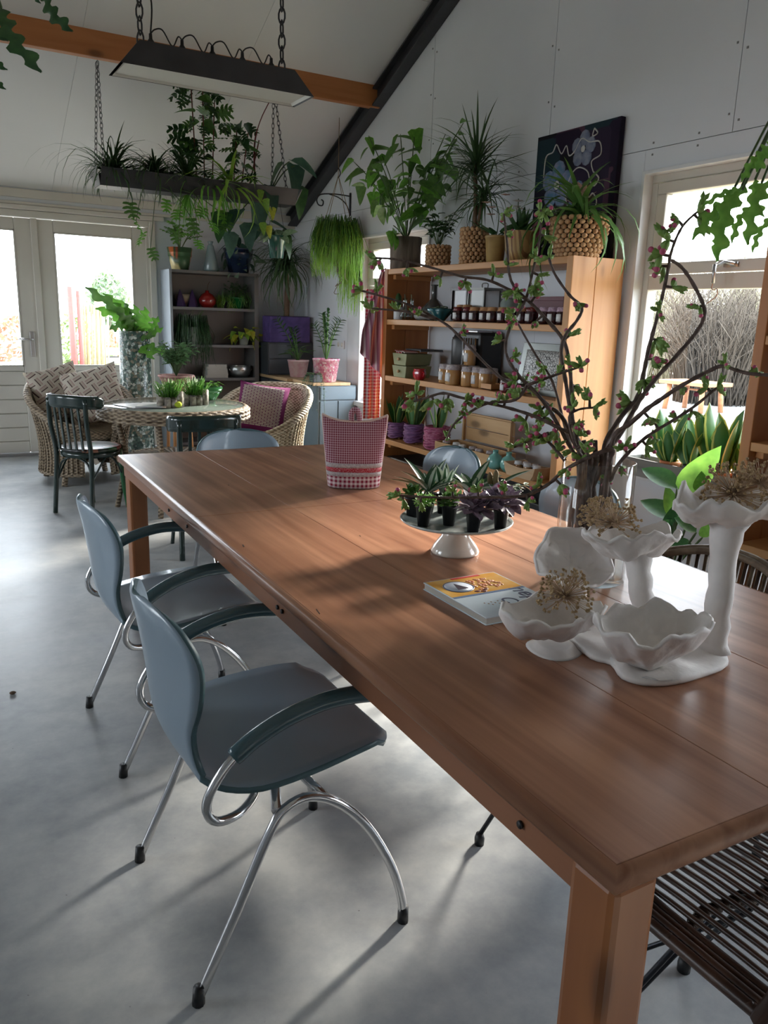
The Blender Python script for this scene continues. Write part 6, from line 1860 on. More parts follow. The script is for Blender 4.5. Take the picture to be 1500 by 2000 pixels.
MB().grid(lambda u, v: cosy(u, v, .0025, .078, .094), 56, 2, True).build('lace_band', M_['lace'], tc_, solid=.003)
MB().grid(lambda u, v: cosy(u, v, .0022, .060, .080), 56, 2, True).build('ribbon', M_['dots'], tc_, solid=.003)
M_['piping'] = mat('cream_pink_piping', (.60, .46, .42), .9)
MB().tube([Vector(cosy(i / 56, 1.0)) + Vector((0, 0, .001)) for i in range(56)], .0042, 6, closed=True).build('piping', M_['piping'], tc_)
for s in (0, .5): MB().tube([Vector(cosy(s, v)) for v in [k / 14 for k in range(15)]], .0045, 6).build('piping', M_['piping'], tc_)
lpp = bez([(-.012, 0, HC - .012), (-.013, 0, HC + .022), (.0, 0, HC + .036), (.013, 0, HC + .022), (.018, 0, HC - .012)], 5)
MB().tube(lpp, .007, 6, flat=1.8).build('hanging_loop', M_['ging'], tc_)

# cake stand with little pots
ps = AZ(903, 1070, TZ)
sx_, sy_ = 1.235, 1.715
cs1 = thing('cake_stand', 'white footed cake stand in the middle of the table', 'cake stand', (sx_, sy_, TZ))
M_['china'] = mat('cream_white_china', (.66, .62, .55), .15, coat=.6)
M_['plate'] = mat('pale_patterned_plate', (.52, .56, .55), .2, c2=(.40, .45, .44), scale=60, coat=.5)
MB().lathe([(0, 0), (.066, 0), (.067, .006), (.058, .022), (.040, .045), (.030, .066), (.034, .074), (0, .074)], 40).build('foot', M_['china'], cs1)
MB().lathe([(0, .0745), (.11, .077), (.150, .088), (.155, .094), (.152, .096), (.146, .091), (.11, .083), (0, .081)], 56).build('plate', M_['plate'], cs1)
RZ = TZ + .0835
M_['nur'] = mat('black_nursery_pot', (.010, .011, .014), .4)
def nursery(name, label, px, py, h=.058, r=.022):
    p = AZ(px, py, RZ)
    t = thing(name, label, 'plant', (p.x, p.y + .018, RZ))
    b = MB()
    pr = [(r * .72, 0), (r, h - .006), (r + .002, h - .006), (r + .002, h), (r - .002, h), (r * .9, h - .01)]
    b.lathe([(0, 0)] + pr + [(0, h - .01)], 20, wob=lambda a, z: 1 + .07 * cos(4 * a))
    b.build('nursery_pot', M_['nur'], t)
    return t, h
R = random.Random(101)
def tuft(t, m, c, n, r, ls, kind='round', wid=.8):
    for i in range(n):
        az = i * 2.4; el = 1.4 - 1.7 * (i / n); q = r * (i / n)
        leaf(t, kind, m, (c[0] + q * cos(az) * .6, c[1] + q * sin(az) * .6, c[2] + .018 * (1 - i / n)), sph(az, el), ls * R.uniform(.8, 1.15), wid, R.uniform(-.4, .4))
G['succ'] = green('succulent_bright', (.09, .22, .03), (.16, .32, .06), .2)
t, h = nursery('succulent', 'bright green moss-like succulent in the front left black pot', 834, 1030); 
for k in range(9): tuft(t, G['succ'], (.016 * cos(k * 2.4) * sqrt(k / 3), .016 * sin(k * 2.4) * sqrt(k / 3), h), 14, .014, .014)
t, h = nursery('succulent', 'dark green low succulent in the second black pot from the left', 884, 1028)
for k in range(6): tuft(t, G['mid'], (.015 * cos(k * 2.4) * sqrt(k / 2), .015 * sin(k * 2.4) * sqrt(k / 2), h), 14, .016, .02)
t, h = nursery('succulent', 'grey-purple rosette succulent in the front middle black pot', 932, 1042)
for k in range(4): tuft(t, G['purple'], (.02 * cos(k * 1.9) - .006, .018 * sin(k * 1.9) - .01, h + .003), 16, .026, .036, 'oval', 1.5)
t, h = nursery('tradescantia', 'purple-leaved trailing plant in the right front black pot', 985, 1036)
for k in range(3): tuft(t, G['purple'], (.022 * cos(k * 2.1), .02 * sin(k * 2.1), h + .008), 16, .028, .042, 'oval', 1.2)
t, h = nursery('haworthia', 'variegated upright succulent in the black pot at the back left', 872, 1004)
for k in range(9): leaf(t, 'snake', G['var'], (0, 0, h - .005), sph(k * 2.4, 1.0 + .05 * k), R.uniform(.07, .10), 1.3, R.uniform(-1, 1))
t, h = nursery('striped_houseplant', 'white-striped spider-leaved plant behind the purple rosettes', 925, 1003)
for k in range(15): leaf(t, 'lance', G['sil'], (0, 0, h), sph(k * 2.4, .35 + .07 * (k % 9)), R.uniform(.08, .135), 1.0, R.uniform(-.5, .5))
t, h = nursery('striped_houseplant', 'white-striped plant with arching leaves at the back left of the cake stand', 842, 1004)
for k in range(12): leaf(t, 'lance', G['sil'], (0, 0, h), sph(k * 2.4, .5 + .07 * (k % 9)), R.uniform(.09, .14), .9, R.uniform(-.5, .5))
t, h = nursery('succulent', 'low green succulent in the black pot at the far left rim of the cake stand', 812, 1012)
for k in range(5): tuft(t, G['mid'], (.013 * cos(k * 2.4), .013 * sin(k * 2.4), h), 12, .016, .02)
t, h = nursery('variegated_trailer', 'tiny cream-edged leaved plant at the right rim of the cake stand', 1000, 1010)
leafy(t, 'oval', G['var'], (0, 0, h - .01), 14, .05, .055, .024, 5, R, 1.1, .4, None, .001)
t, h = nursery('cactus', 'brownish finger cactus in the black pot at the back right', 966, 1003)
for k in range(4):
    a = k * 1.6; MB().tube([(.008 * cos(a), .008 * sin(a), h - .012), (.012 * cos(a), .012 * sin(a), h + .035 + .008 * k), (.012 * cos(a), .012 * sin(a), h + .045 + .008 * k)], [.007, .008, .003], 8).build('finger', mat('cactus_brown', (.20, .15, .08), .8), t)
# loose twig of the leaves arching to the right
leaf(t, 'lance', G['sil'], (0, -.0, h), Vector((.5, -.55, .75)), .13, .9, .3)

# cook book
pa, pb_, pc_, pd = AZ(827, 1136, TZ + .02), AZ(950, 1205, TZ + .02), AZ(1062, 1170, TZ + .02), AZ(975, 1102, TZ + .02)
ux = (pb_ - pa); ux.z = 0; uy = Vector((-ux.y, ux.x, 0)).normalized() * -1
if uy.dot(pd - pa) < 0: uy = -uy
L1 = ux.length; ux.normalize(); L2 = .205
ang = math.atan2(ux.y, ux.x)
bk = thing('cookbook', 'thin cookbook with an orange photo and pale blue cover lying on the table', 'book', (pa.x, pa.y, TZ), ang)
sgn = 1 if (Matrix.Rotation(ang, 3, 'Z') @ Vector((0, 1, 0))).dot(uy) > 0 else -1
M_['bluecov'] = mat('pale_blue_cover', (.52, .62, .70), .25, c2=(.60, .68, .74), scale=6, coat=.4)
MB().box(.002, L1 - .002, min(.003 * sgn, L2 * sgn - .003 * sgn), max(.003 * sgn, L2 * sgn - .003 * sgn), .0022, .0155).build('pages', M_['paper'], bk, smooth=False)
MB().box(0, L1, min(0, L2 * sgn), max(0, L2 * sgn), 0, .0022).box(0, L1, min(0, L2 * sgn), max(0, L2 * sgn), .0155, .0178).build('cover', M_['bluecov'], bk, smooth=False, bevel=.0006)
def cov(x0, x1, y0, y1, z, nm, m): 
    ya_, yb_ = y0 * sgn, y1 * sgn
    return MB().box(x0, x1, min(ya_, yb_), max(ya_, yb_), .0178, .0178 + z).build(nm, m, bk, smooth=False)
M_['orangep'] = mat('orange_photo_print', (.60, .27, .02), .3, c2=(.66, .40, .12), scale=22)
cov(.004, L1 * .47, .004, L2 - .004, .0004, 'cover_photo', M_['orangep'])
cov(L1 * .47, L1 * .505, .004, L2 - .004, .0006, 'dark_stripe', mat('blue_grey_band', (.10, .16, .28), .4))
cov(.004, .014, L2 * .35, L2 * .75, .0008, 'red_strip', mat('red_print', (.5, .04, .03), .4))
MB().lathe([(0, .0178), (.034, .0178), (.034, .0189), (0, .0189)], 28, (L1 * .25, L2 * .28 * sgn, 0)).build('printed_bowl', mat('blue_white_print', (.55, .60, .68), .3), bk)
MB().lathe([(.034, .0178), (.034, .0192), (.037, .0192), (.037, .0178)], 28, (L1 * .25, L2 * .28 * sgn, 0), None, False).build('bowl_rim', mat('navy_print', (.05, .07, .14), .3), bk)
MB().add([(L1 * .25 + .018, (L2 * .22) * sgn, .0193), (L1 * .25 - .022, L2 * .28 * sgn, .0193), (L1 * .25 + .018, L2 * .37 * sgn, .0193)], [(0, 1, 2)]).build('dark_triangle', mat('dark_print', (.03, .02, .04), .4), bk, smooth=False, solid=.0004)
R = random.Random(7)
b = MB()
for k in range(60):
    b.ball((L1 * .25 + R.uniform(-.03, .035), (L2 * .62 + R.uniform(-.035, .04)) * sgn, .0185), 1, 6, 4, (.006, .005, .0012))
b.build('printed_fruit', mat('fruit_print', (.45, .10, .03), .4, c2=(.6, .3, .14), scale=80), bk)
for k, (fx, fy) in enumerate(((.42, .40), (.40, .52), (.44, .47))):
    MB().ball((L1 * fx, L2 * fy * sgn, .0184), 1, 10, 4, (.006, .009, .001)).build('printed_berry', mat('berry_print', (.12, .02, .02), .4), bk)
# lettering "nen" across the cover fold, and a large round letter below
def letters(txt, size, x, y, rz, m):
    cu = bpy.data.curves.new('lettering', 'FONT'); cu.body = txt; cu.size = size; cu.extrude = .0003; cu.shear = .2
    o = bpy.data.objects.new('lettering', cu); COL.objects.link(o); o.parent = bk
    cu.materials.append(m); dg = bpy.context.evaluated_depsgraph_get(); dg.update()
    me = bpy.data.meshes.new_from_object(o.evaluated_get(dg)); bpy.data.objects.remove(o)
    o = bpy.data.objects.new('lettering', me); COL.objects.link(o); o.parent = bk
    o.location = (x, y * sgn, .0182); o.rotation_euler = (0, 0, rz)
    return o
M_['ink'] = mat('navy_ink', (.03, .035, .08), .5)
def onbook(px, py):
    q = AZ(px, py, TZ + .018) - bk.location
    return Matrix.Rotation(-ang, 3, 'Z') @ q
q = onbook(990, 1148); letters('nep', .062, q.x, q.y * sgn, 0, M_['ink'])
q = onbook(972, 1168); letters('C', .05, q.x, q.y * sgn, 0, M_['ink'])
b = MB()
for k in range(9): b.ball((L1 * (.70 + .03 * (k % 3)), (.05 + .006 * k) * sgn, .0181), 1, 6, 4, (.003, .002, .0006))
b.build('small_print', mat('brown_print', (.35, .22, .14), .5), bk)

# ================================================================ GLASS VASE WITH CHERRY BRANCHES
vb = Vector((1.415, 1.385, TZ))
VR, VH = .088, .30
va = thing('glass_vase', 'tall clear glass cylinder vase holding the budding branches', 'vase', vb)
M_['vglass'] = clear('vase_glass', (.97, .985, .98), 1.45, .0, .015)
MB().lathe([(0, 0), (VR - .004, 0), (VR, .004), (VR, VH - .002), (VR - .002, VH), (VR - .004, VH - .002), (VR - .004, .014), (VR - .01, .011), (0, .011)], 64).build('glass', M_['vglass'], va)
M_['branch'] = mat('cherry_bark', (.060, .036, .030), .7, c2=(.14, .095, .08), scale=55, bmp=.8, bdist=.003, sc3=(1, 1, 1))
G['sepal'] = green('bud_green', (.12, .22, .04), (.22, .34, .10), .2)
def budmesh(seed, big=1):
    R = random.Random(seed); b = MB(); n = R.randint(4, 7)
    for i in range(n):
        d = sph(R.uniform(0, 6.28), R.uniform(-.2, 1.4)); l = R.uniform(.013, .022) * big
        b.mi = 0
        b.tube([(0, 0, 0), d * l * .4, d * l * .75, d * l], [.0015, .0042 * big, .005 * big, .0035 * big], 7)
        if R.random() < .34:
            b.mi = 1
            c = d * l * 1.05; b.ball(c, .0048 * big, 7, 5)
        else:
            for k in range(2):
                e = (d + sph(R.uniform(0, 6.28), R.uniform(-.5, 1)) * .7).normalized()
                b.mi = 0; b.tube([d * l * .7, d * l * .7 + e * l * .4, d * l * .7 + e * l * .75], [.0015, .004 * big, .0006], 5)
    return b.mesh('bud_cluster', [G['sepal'], G['pink']])
BUD = [budmesh(i, 1.15) for i in range(7)]
def branch(label, pts, d0, d1, r0, r1, buds, seed, tipbud=True, twigs=(), enter=True, nb=None, big=1.0):
    """pts in pixels from the vase outwards; depth runs d0 -> d1 along the branch"""
    R = random.Random(seed)
    n = len(pts)
    w = [DD(px, py, d0 + (d1 - d0) * i / max(1, n - 1)) for i, (px, py) in enumerate(pts)]
    if enter:
        q = Vector((R.uniform(-.045, .045), R.uniform(-.045, .045), 0))
        mth = Vector((vb.x + (w[0].x - vb.x) * .85, vb.y + (w[0].y - vb.y) * .85, vb.z + VH))
        ofs = (mth - vb); ofs.z = 0
        if ofs.length > VR - .02: ofs = ofs.normalized() * (VR - .02)
        mth = Vector((vb.x + ofs.x, vb.y + ofs.y, vb.z + VH - .01))
        w = [vb + q + Vector((0, 0, .016)), vb + q * .8 + ofs * .5 + Vector((0, 0, .15)), mth] + w
    org = w[0]
    t = thing('cherry_branch', label, 'branch', org)
    s = bez([p - org for p in w], 6)
    m = len(s)
    rr = [.84 * (r0 + (r1 - r0) * (i / (m - 1)) ** .8) * (1 + .10 * sin(i * 1.7) + (.12 if i % 5 == 0 else 0)) for i in range(m)]
    MB().tube(s, rr, 8).build('stem', M_['branch'], t)
    st = int(m * .3) if enter else 1
    nb = nb if nb is not None else buds
    for k in range(nb):
        i = int(st + (m - 1 - st) * ((k + .7) / nb)); i = min(i, m - 2)
        base = s[i]; dirn = (s[i + 1] - s[i]).normalized()
        side = dirn.cross(sph(R.uniform(0, 6.28), R.uniform(-.5, .5))).normalized()
        tip = base + side * R.uniform(.008, .022)
        tw_ = MB().tube([base, tip], [.004, .003], 5).build('spur', M_['branch'], t)
        o = bpy.data.objects.new('bud_cluster', BUD[R.randrange(7)]); COL.objects.link(o); o.parent = t
        o.location = tip; o.rotation_mode = 'QUATERNION'; o.rotation_quaternion = side.to_track_quat('Z', 'Y'); o.scale = [R.uniform(.75, 1.15) * big] * 3
    if tipbud:
        o = bpy.data.objects.new('bud_cluster', BUD[R.randrange(7)]); COL.objects.link(o); o.parent = t
        o.location = s[-1]; o.rotation_mode = 'QUATERNION'; o.rotation_quaternion = (s[-1] - s[-2]).to_track_quat('Z', 'Y'); o.scale = [1.1 * big] * 3
    for tw in twigs:
        q = [DD(px, py, dd) - org for (px, py, dd) in tw]
        MB().tube(bez(q, 5), [.005 - .0025 * i / (5 * (len(q) - 1)) for i in range(5 * (len(q) - 1) + 1)], 6).build('twig', M_['branch'], t)
        for k in range(max(2, len(q))):
            sq = bez(q, 5); base = sq[min(len(sq) - 1, int((k + 1) / (max(2, len(q))) * (len(sq) - 1)))]
            o = bpy.data.objects.new('bud_cluster', BUD[R.randrange(7)]); COL.objects.link(o); o.parent = t
            o.location = base; o.rotation_euler = (R.uniform(-1.5, 1.5), R.uniform(-1.5, 1.5), 0); o.scale = [R.uniform(.7, 1.1) * big] * 3
    return t
branch('budding branch sweeping from the shelf end far to the upper left', [(1136, 882), (1118, 820), (1116, 760), (1112, 712), (1100, 664), (1060, 616), (1032, 588), (999, 568), (952, 547), (902, 540), (844, 523), (776, 507), (734, 504)], 2.0, 2.15, .0085, .003, 11, 1,
       twigs=[[(1032, 588, 2.06), (998, 548, 2.06), (990, 472, 2.08), (984, 418, 2.1)]])
branch('budding branch climbing steeply to a cluster before the fluted pot', [(1124, 870), (1098, 815), (1068, 790), (1036, 756), (1012, 732), (988, 688), (996, 640), (1020, 600), (1032, 568), (1040, 532), (1048, 500), (1056, 450), (1056, 410)], 2.02, 2.10, .008, .003, 12, 2)
branch('hooked branch curling back below the bromeliad leaves', [(1130, 880), (1114, 800), (1104, 740), (1096, 690), (1104, 656), (1128, 624), (1136, 600), (1112, 576), (1084, 536), (1072, 504)], 1.96, 1.98, .008, .0035, 1, 3)
branch('straight slim branch crossing the silver tray', [(1130, 900), (1108, 850), (1080, 748), (1048, 696), (1016, 640), (1002, 612)], 2.05, 2.2, .0065, .003, 3, 4)
branch('long branch reaching far left over the pine shelf', [(1118, 880), (1072, 800), (1036, 758), (995, 748), (960, 722), (902, 662), (866, 630), (800, 596), (736, 576), (707, 568)], 2.0, 2.18, .0075, .003, 3, 5,
       twigs=[[(1030, 752, 1.99), (1080, 734, 1.96), (1135, 716, 1.93)], [(1030, 752, 2.0), (1006, 781, 2.02), (952, 788, 2.04), (916, 806, 2.06), (887, 828, 2.08), (873, 856, 2.1)], [(850, 622, 2.12), (790, 608, 2.14), (726, 603, 2.16)]])
branch('branch bending left above the wooden crate with pink bud heads', [(1132, 890), (1125, 853), (1089, 835), (1060, 820), (1024, 806), (974, 792), (902, 777), (866, 768), (833, 777), (808, 784)], 1.97, 2.1, .0075, .0035, 9, 6, big=1.25,
       twigs=[[(1104, 900, 1.97), (1076, 868, 1.98), (1050, 845, 2.0)], [(1072, 846, 1.98), (1030, 862, 2.0), (1004, 874, 2.02)]])
branch('low branch drooping left over the little pots on the cake stand', [(1195, 878), (1150, 893), (1100, 920), (1076, 942), (1040, 963), (1004, 970), (944, 971), (884, 972), (812, 970), (780, 968)], 1.90, 2.0, .008, .003, 10, 7)
branch('thick upright branch before the window with big bud clusters', [(1183, 864), (1214, 813), (1245, 776), (1258, 725), (1268, 677), (1282, 626), (1296, 568), (1306, 520), (1309, 500), (1320, 467), (1337, 437), (1363, 413)], 1.98, 1.9, .0095, .003, 11, 8, big=1.35)
branch('looping branch curling back in front of the window pane', [(1186, 880), (1210, 850), (1241, 796), (1258, 769), (1282, 738), (1316, 701), (1357, 653), (1374, 623), (1374, 596), (1350, 548), (1330, 521), (1311, 508)], 1.95, 1.88, .0085, .0045, 1, 9, tipbud=False)
branch('long branch running right to the second pine shelf', [(1200, 852), (1231, 827), (1262, 800), (1292, 779), (1333, 752), (1384, 725), (1411, 715), (1438, 723), (1466, 730), (1510, 733)], 1.9, 1.75, .008, .0045, 4, 10)
branch('short straight branch pointing right over the snake plants', [(1190, 940), (1207, 908), (1238, 874), (1272, 847), (1316, 820), (1357, 793), (1401, 757)], 1.92, 1.85, .0075, .0035, 8, 11)
branch('stub branch rising beside the vase mouth, close to the shelf end', [(1140, 900), (1120, 860), (1112, 815), (1130, 800), (1160, 796)], 1.95, 1.93, .006, .003, 5, 12)
for k in range(3):
    branch(['left', 'middle', 'right'][k] + ' short thick cut stem standing in the glass vase', [(1150 + 14 * k, 905 - 8 * k), (1140 + 22 * k, 860)], 1.99, 1.98, .011, .007, 0, 20 + k, False)

# ================================================================ WHITE CLAY BOWL SCULPTURE
M_['clay'] = mat('white_clay', (.80, .76, .73), .7, c2=(.70, .66, .64), scale=16, bmp=.7, bdist=.008)
sc0 = AZ(1290, 1310, TZ)
S0 = Vector((1.20, .95, TZ))
cl_ = thing('clay_sculpture', 'white clay sculpture of ruffled bowls on stalks in the right foreground', 'sculpture', S0)
def claybowl(c, rx, ry, depth, tilt, rz, seed, ruf=.10, wavez=.018, flat=.55, name='bowl'):
    """thin ruffled bowl; c = centre of the rim plane (world)"""
    R = random.Random(seed); ph = [R.uniform(0, 6.28) for _ in range(6)]
    Mx = Matrix.Rotation(rz, 3, 'Z') @ Matrix.Rotation(tilt, 3, 'X')
    cc = Vector(c) - S0
    def f(u, v):
        a = 2 * pi * u
        w_ = 1 + ruf * v ** 2 * (.6 * sin(3 * a + ph[0]) + .5 * sin(5 * a + ph[1]) + .3 * sin(8 * a + ph[2]))
        r = v ** flat
        z = -depth * (1 - v ** 1.6) + wavez * v ** 5 * (.6 * sin(3 * a + ph[3]) + .45 * sin(7 * a + ph[4]) + .35 * sin(11 * a + ph[5]) + .25 * sin(17 * a))
        n_ = mnoise.noise(Vector((cos(a) * 2 * r + seed, sin(a) * 2 * r, 0))) * .016 + mnoise.noise(Vector((cos(a) * 6 * r + seed, sin(a) * 6 * r, 3))) * .006
        p = Mx @ Vector((rx * r * w_ * cos(a), ry * r * w_ * sin(a), z + n_))
        return cc + p
    o = MB().grid(f, 72, 18, True).build(name, M_['clay'], cl_, solid=.007)
    o.modifiers['solid'].offset = -1
    return o
def claystalk(p0, p1, r0, r1, seed, name='stalk'):
    if name == 'foot':
        a_, c_ = Vector(p0) - S0, Vector(p1) - S0
        h_ = c_.z - a_.z
        MB().lathe([(0, 0), (r0 * 1.2, 0), (r0 * 1.05, h_ * .2), (r0 * .9, h_ * .5), (r1, h_ * .85), (r1 * .9, h_), (0, h_)], 28, (c_.x * .7 + a_.x * .3, c_.y * .7 + a_.y * .3, a_.z), lambda a, z: 1 + .05 * sin(3 * a + seed)).build(name, M_['clay'], cl_)
        return
    R = random.Random(seed); p0, p1 = Vector(p0) - S0, Vector(p1) - S0
    pts = [p0.lerp(p1, k / 14) + Vector((R.uniform(-.002, .002), R.uniform(-.002, .002), 0)) for k in range(15)]
    rr = [(r0 + (r1 - r0) * (k / 14) + .012 * (abs(k / 14 * 2 - 1) ** 5)) * R.uniform(.94, 1.06) for k in range(15)]
    MB().tube(pts, rr, 18).build(name, M_['clay'], cl_)
# base slab
bp_ = [AZ(px, py, TZ) for px, py in ((1100, 1248), (1150, 1288), (1190, 1300), (1212, 1328), (1260, 1342), (1320, 1340), (1385, 1322), (1421, 1305), (1415, 1280), (1395, 1262), (1330, 1240), (1260, 1225), (1170, 1220), (1110, 1225))]
bl = bez([p - S0 for p in bp_] + [bp_[0] - S0], 3)[:-1]
cen_ = sum(bl, Vector()) / len(bl)
b = MB(); n = len(bl); vs = []
for (k, z) in ((.97, 0), (1.0, .006), (.97, .014), (.80, .017), (.4, .018)):
    vs += [(cen_.x + (p.x - cen_.x) * k, cen_.y + (p.y - cen_.y) * k, z + (.004 * sin(i * .9) if z > .01 else 0)) for i, p in enumerate(bl)]
fs = [(j*n+i, j*n+(i+1) % n, (j+1)*n+(i+1) % n, (j+1)*n+i) for j in range(4) for i in range(n)] + [tuple(4*n + i for i in range(n)), tuple(range(n - 1, -1, -1))]
b.add(vs, fs).build('base_slab', M_['clay'], cl_)
# low front bowls
c1 = DD(1078, 1188, 1.53); claybowl(c1, .112, .070, .062, radians(2), radians(-12), 3, .05, .010)
c2 = DD(1278, 1212, 1.45); claybowl(c2, .122, .076, .082, radians(3), radians(-10), 8, .035, .009)
claystalk((c2.x - .006, c2.y, TZ + .012), (c2.x, c2.y, c2.z - .094), .055, .045, 1, 'foot')
claystalk((c1.x + .02, c1.y - .005, TZ + .0), (c1.x + .012, c1.y, c1.z - .074), .046, .036, 2, 'foot')
# middle stalk bowl and rear shell bowl
c3 = DD(1232, 1040, 1.60); claybowl(c3, .105, .062, .050, radians(-3), radians(-14), 5, .07, .010)
cm = DD(1268, 1180, 1.60)
claystalk((cm.x, cm.y, TZ + .015), c3 + Vector((.022, .0, -.040)), .021, .025, 4)
c4 = DD(1120, 1090, 1.68); claybowl(c4, .085, .075, .035, radians(48), radians(-25), 12, .08, .008)
claystalk(AZ(1165, 1185, TZ + .01), c4 + Vector((.01, .03, -.055)), .03, .035, 6, 'foot')
# tall stalk with the top bowl
c5 = DD(1428, 975, 1.50); claybowl(c5, .125, .080, .050, radians(-2), radians(-10), 17, .09, .016)
ct_ = AZ(1392, 1275, TZ + .01)
claystalk(ct_, c5 + Vector((.0, .0, -.042)), .022, .027, 9)

# dried allium heads lying in the bowls
M_['allst'] = mat('dried_stalk', (.42, .28, .17), .8, c2=(.55, .40, .27), scale=30)
M_['allpod'] = mat('dried_seed_pod', (.30, .19, .09), .8, c2=(.50, .36, .20), scale=60)
def allium(label, c, r, n, seed, up=.2):
    R = random.Random(seed); t = thing('allium_head', label, 'dried flower', c)
    b = MB(); p = MB()
    for i in range(n):
        z = -.45 + 1.4 * R.random(); z = min(z, .98); a = R.uniform(0, 6.28); q = sqrt(1 - min(1, z * z))
        d = Vector((q * cos(a), q * sin(a), z)).normalized(); l = r * R.uniform(.75, 1.05)
        b.tube([d * .004, d * l], [.0007, .0006], 3)
        e = d * l
        for k in range(3):
            f_ = (d + sph(R.uniform(0, 6.28), R.uniform(-1, 1)) * .6).normalized()
            p.tube([e, e + f_ * .0035, e + f_ * .006], [.001, .0026, .0008], 4)
    MB().ball((0, 0, 0), .007, 8, 6).build('centre', M_['allst'], t)
    b.build('rays', M_['allst'], t, kind='stuff'); p.build('seed_pods', M_['allpod'], t, kind='stuff')
    return t
allium('dried allium head in the low front-left clay bowl', DD(1103, 1165, 1.53), .052, 150, 1)
allium('large dried allium head lying in the top clay bowl', DD(1432, 965, 1.50), .062, 170, 2)
allium('pale dried allium head in the middle clay bowl', DD(1200, 1022, 1.60), .050, 110, 3)
allium('golden dried allium head behind the middle clay bowl', DD(1168, 1008, 1.70), .042, 110, 4)
allium('dried allium head at the right rim of the top clay bowl', DD(1486, 945, 1.46), .048, 100, 5)
# ================================================================ RATTAN CHAIRS
M_['wire'] = mat('black_steel_rod', (.02, .022, .028), .35, .5)
rc = thing('rattan_chair', 'dark rattan chair with a seat of open rods at the near end of the table', 'chair', (1.245, .62, 0))
SZ = .42
def rods_loop(r_, off, n=44):
    pts = []
    for i in range(n):
        a = 2 * pi * i / n; c_, s_ = cos(a), sin(a); e = .38
        pts.append(((.262 + off) * (abs(c_) ** e) * (1 if c_ > 0 else -1), (.285 + off) * (abs(s_) ** e) * (1 if s_ > 0 else -1), SZ + (.0 if off == 0 else -.004)))
    return pts
for k, off in enumerate((0, -.016, -.031, .014)):
    MB().tube(rods_loop(0, off), .0085 if k < 3 else .011, 8, closed=True).build('border_rod', M_['ratt'], rc)
# binding round the outer border
b = MB(); lp_ = rods_loop(0, .014, 240)
for i in range(0, 240):
    p = Vector(lp_[i]); b.ball(p, .0118 if i % 2 else .0105, 5, 4, (1, 1, 1))
b.build('border_binding', M_['ratt'], rc, kind='stuff')
for k in range(19):
    x = -.21 + k * .0233
    MB().tube([(x, -.262, SZ - .006), (x, -.13, SZ + .001), (x, .0, SZ + .003), (x, .13, SZ + .001), (x, .262, SZ - .006)], .0052, 6).build('seat_rod', M_['ratt'], rc)
cb_ = MB()
for i in range(26): cb_.ball((-.215 + .43 * i / 25, .085 + .012 * sin(i * .4), SZ - .014), .0125 if i % 2 else .010, 7, 5)
cb_.build('wrapped_crossbar', M_['ratt'], rc)
cb_ = MB()
for i in range(26): cb_.ball((-.215 + .43 * i / 25, -.13, SZ - .014), .0125 if i % 2 else .010, 7, 5)
cb_.build('wrapped_crossbar', M_['ratt'], rc)
# bent-rod legs with glides
for (fx, fy, tx, ty_) in ((-.22, .25, -.12, .10), (.097, .297, .06, .10), (-.22, -.22, -.12, -.12), (.22, -.22, .12, -.12)):
    MB().tube(bez([(tx - .05, ty_, SZ - .02), (tx - .02, ty_ + .02 * (1 if fy > 0 else -1), SZ - .06), (fx - .006, fy, .03)], 6), .0055, 8).build('leg', M_['wire'], rc)
    MB().tube(bez([(tx + .07, ty_, SZ - .02), (tx + .03, ty_ + .02 * (1 if fy > 0 else -1), SZ - .06), (fx + .006, fy, .03)], 6), .0055, 8).build('leg', M_['wire'], rc)
    MB().lathe([(0, 0), (.014, 0), (.015, .02), (.012, .034), (0, .034)], 14, (fx, fy, 0)).build('glide', M_['black'], rc)
MB().tube([(-.22, .25, .20), (.0, .12, .32), (.06, .10, SZ - .03)], .005, 8).build('brace', M_['wire'], rc)
# low back hoop on the camera side, beyond the lower right of the view
def hoop(t, cx_, cy_, r, a0, a1, ztop, zend, zs, n, m):
    pts = []
    for i in range(n + 1):
        f = i / n; a = a0 + (a1 - a0) * f; k = sin(pi * f) ** .6
        pts.append(Vector((cx_ + r * cos(a), cy_ + r * sin(a), zend + (ztop - zend) * k)))
    return pts
hp2 = hoop(rc, 0, -.02, .30, radians(195), radians(345), .74, SZ, SZ, 30, None)
MB().tube(hp2, .014, 8).build('back_rim', M_['ratt'], rc)
for i in range(2, 29, 1):
    p = hp2[i]; MB().tube([p, (p.x * .86, p.y * .86, SZ)], .005, 6).build('back_rod', M_['ratt'], rc)

rc2 = thing('rattan_chair', 'grey-brown rattan tub chair pushed under the window side of the table behind the sculpture', 'chair', (1.60, 1.33, 0))
arc = [Vector((.335 * cos(a), .335 * sin(a), .50 + .275 * cos(a) ** .7 if cos(a) > 0 else .5)) for a in [radians(-75 + 150 * i / 36) for i in range(37)]]
for k, (dr, dz) in enumerate(((0, 0), (-.014, -.006), (.012, -.010))):
    MB().tube([Vector((p.x * (1 + dr / .335), p.y * (1 + dr / .335), p.z + dz)) for p in arc], .0105, 7).build('back_rim', M_['rattg'], rc2)
for i in range(1, 36):
    p = arc[i]; MB().tube([p, (p.x * .93, p.y * .93, (p.z + SZ) / 2), (p.x * .8, p.y * .8, SZ)], .0065, 6).build('back_rod', M_['ratt'] if i % 2 else M_['rattg'], rc2)
MB().tube([(.27 * cos(a), .29 * sin(a), SZ) for a in [2 * pi * i / 40 for i in range(40)]], .014, 8, closed=True).build('seat_border', M_['rattg'], rc2)
for k in range(15):
    x = -.23 + k * .033; h = .285 * sqrt(max(0, 1 - (x / .27) ** 2))
    MB().tube([(x, -h, SZ), (x, h, SZ)], .0055, 6).build('seat_rod', M_['ratt'], rc2)
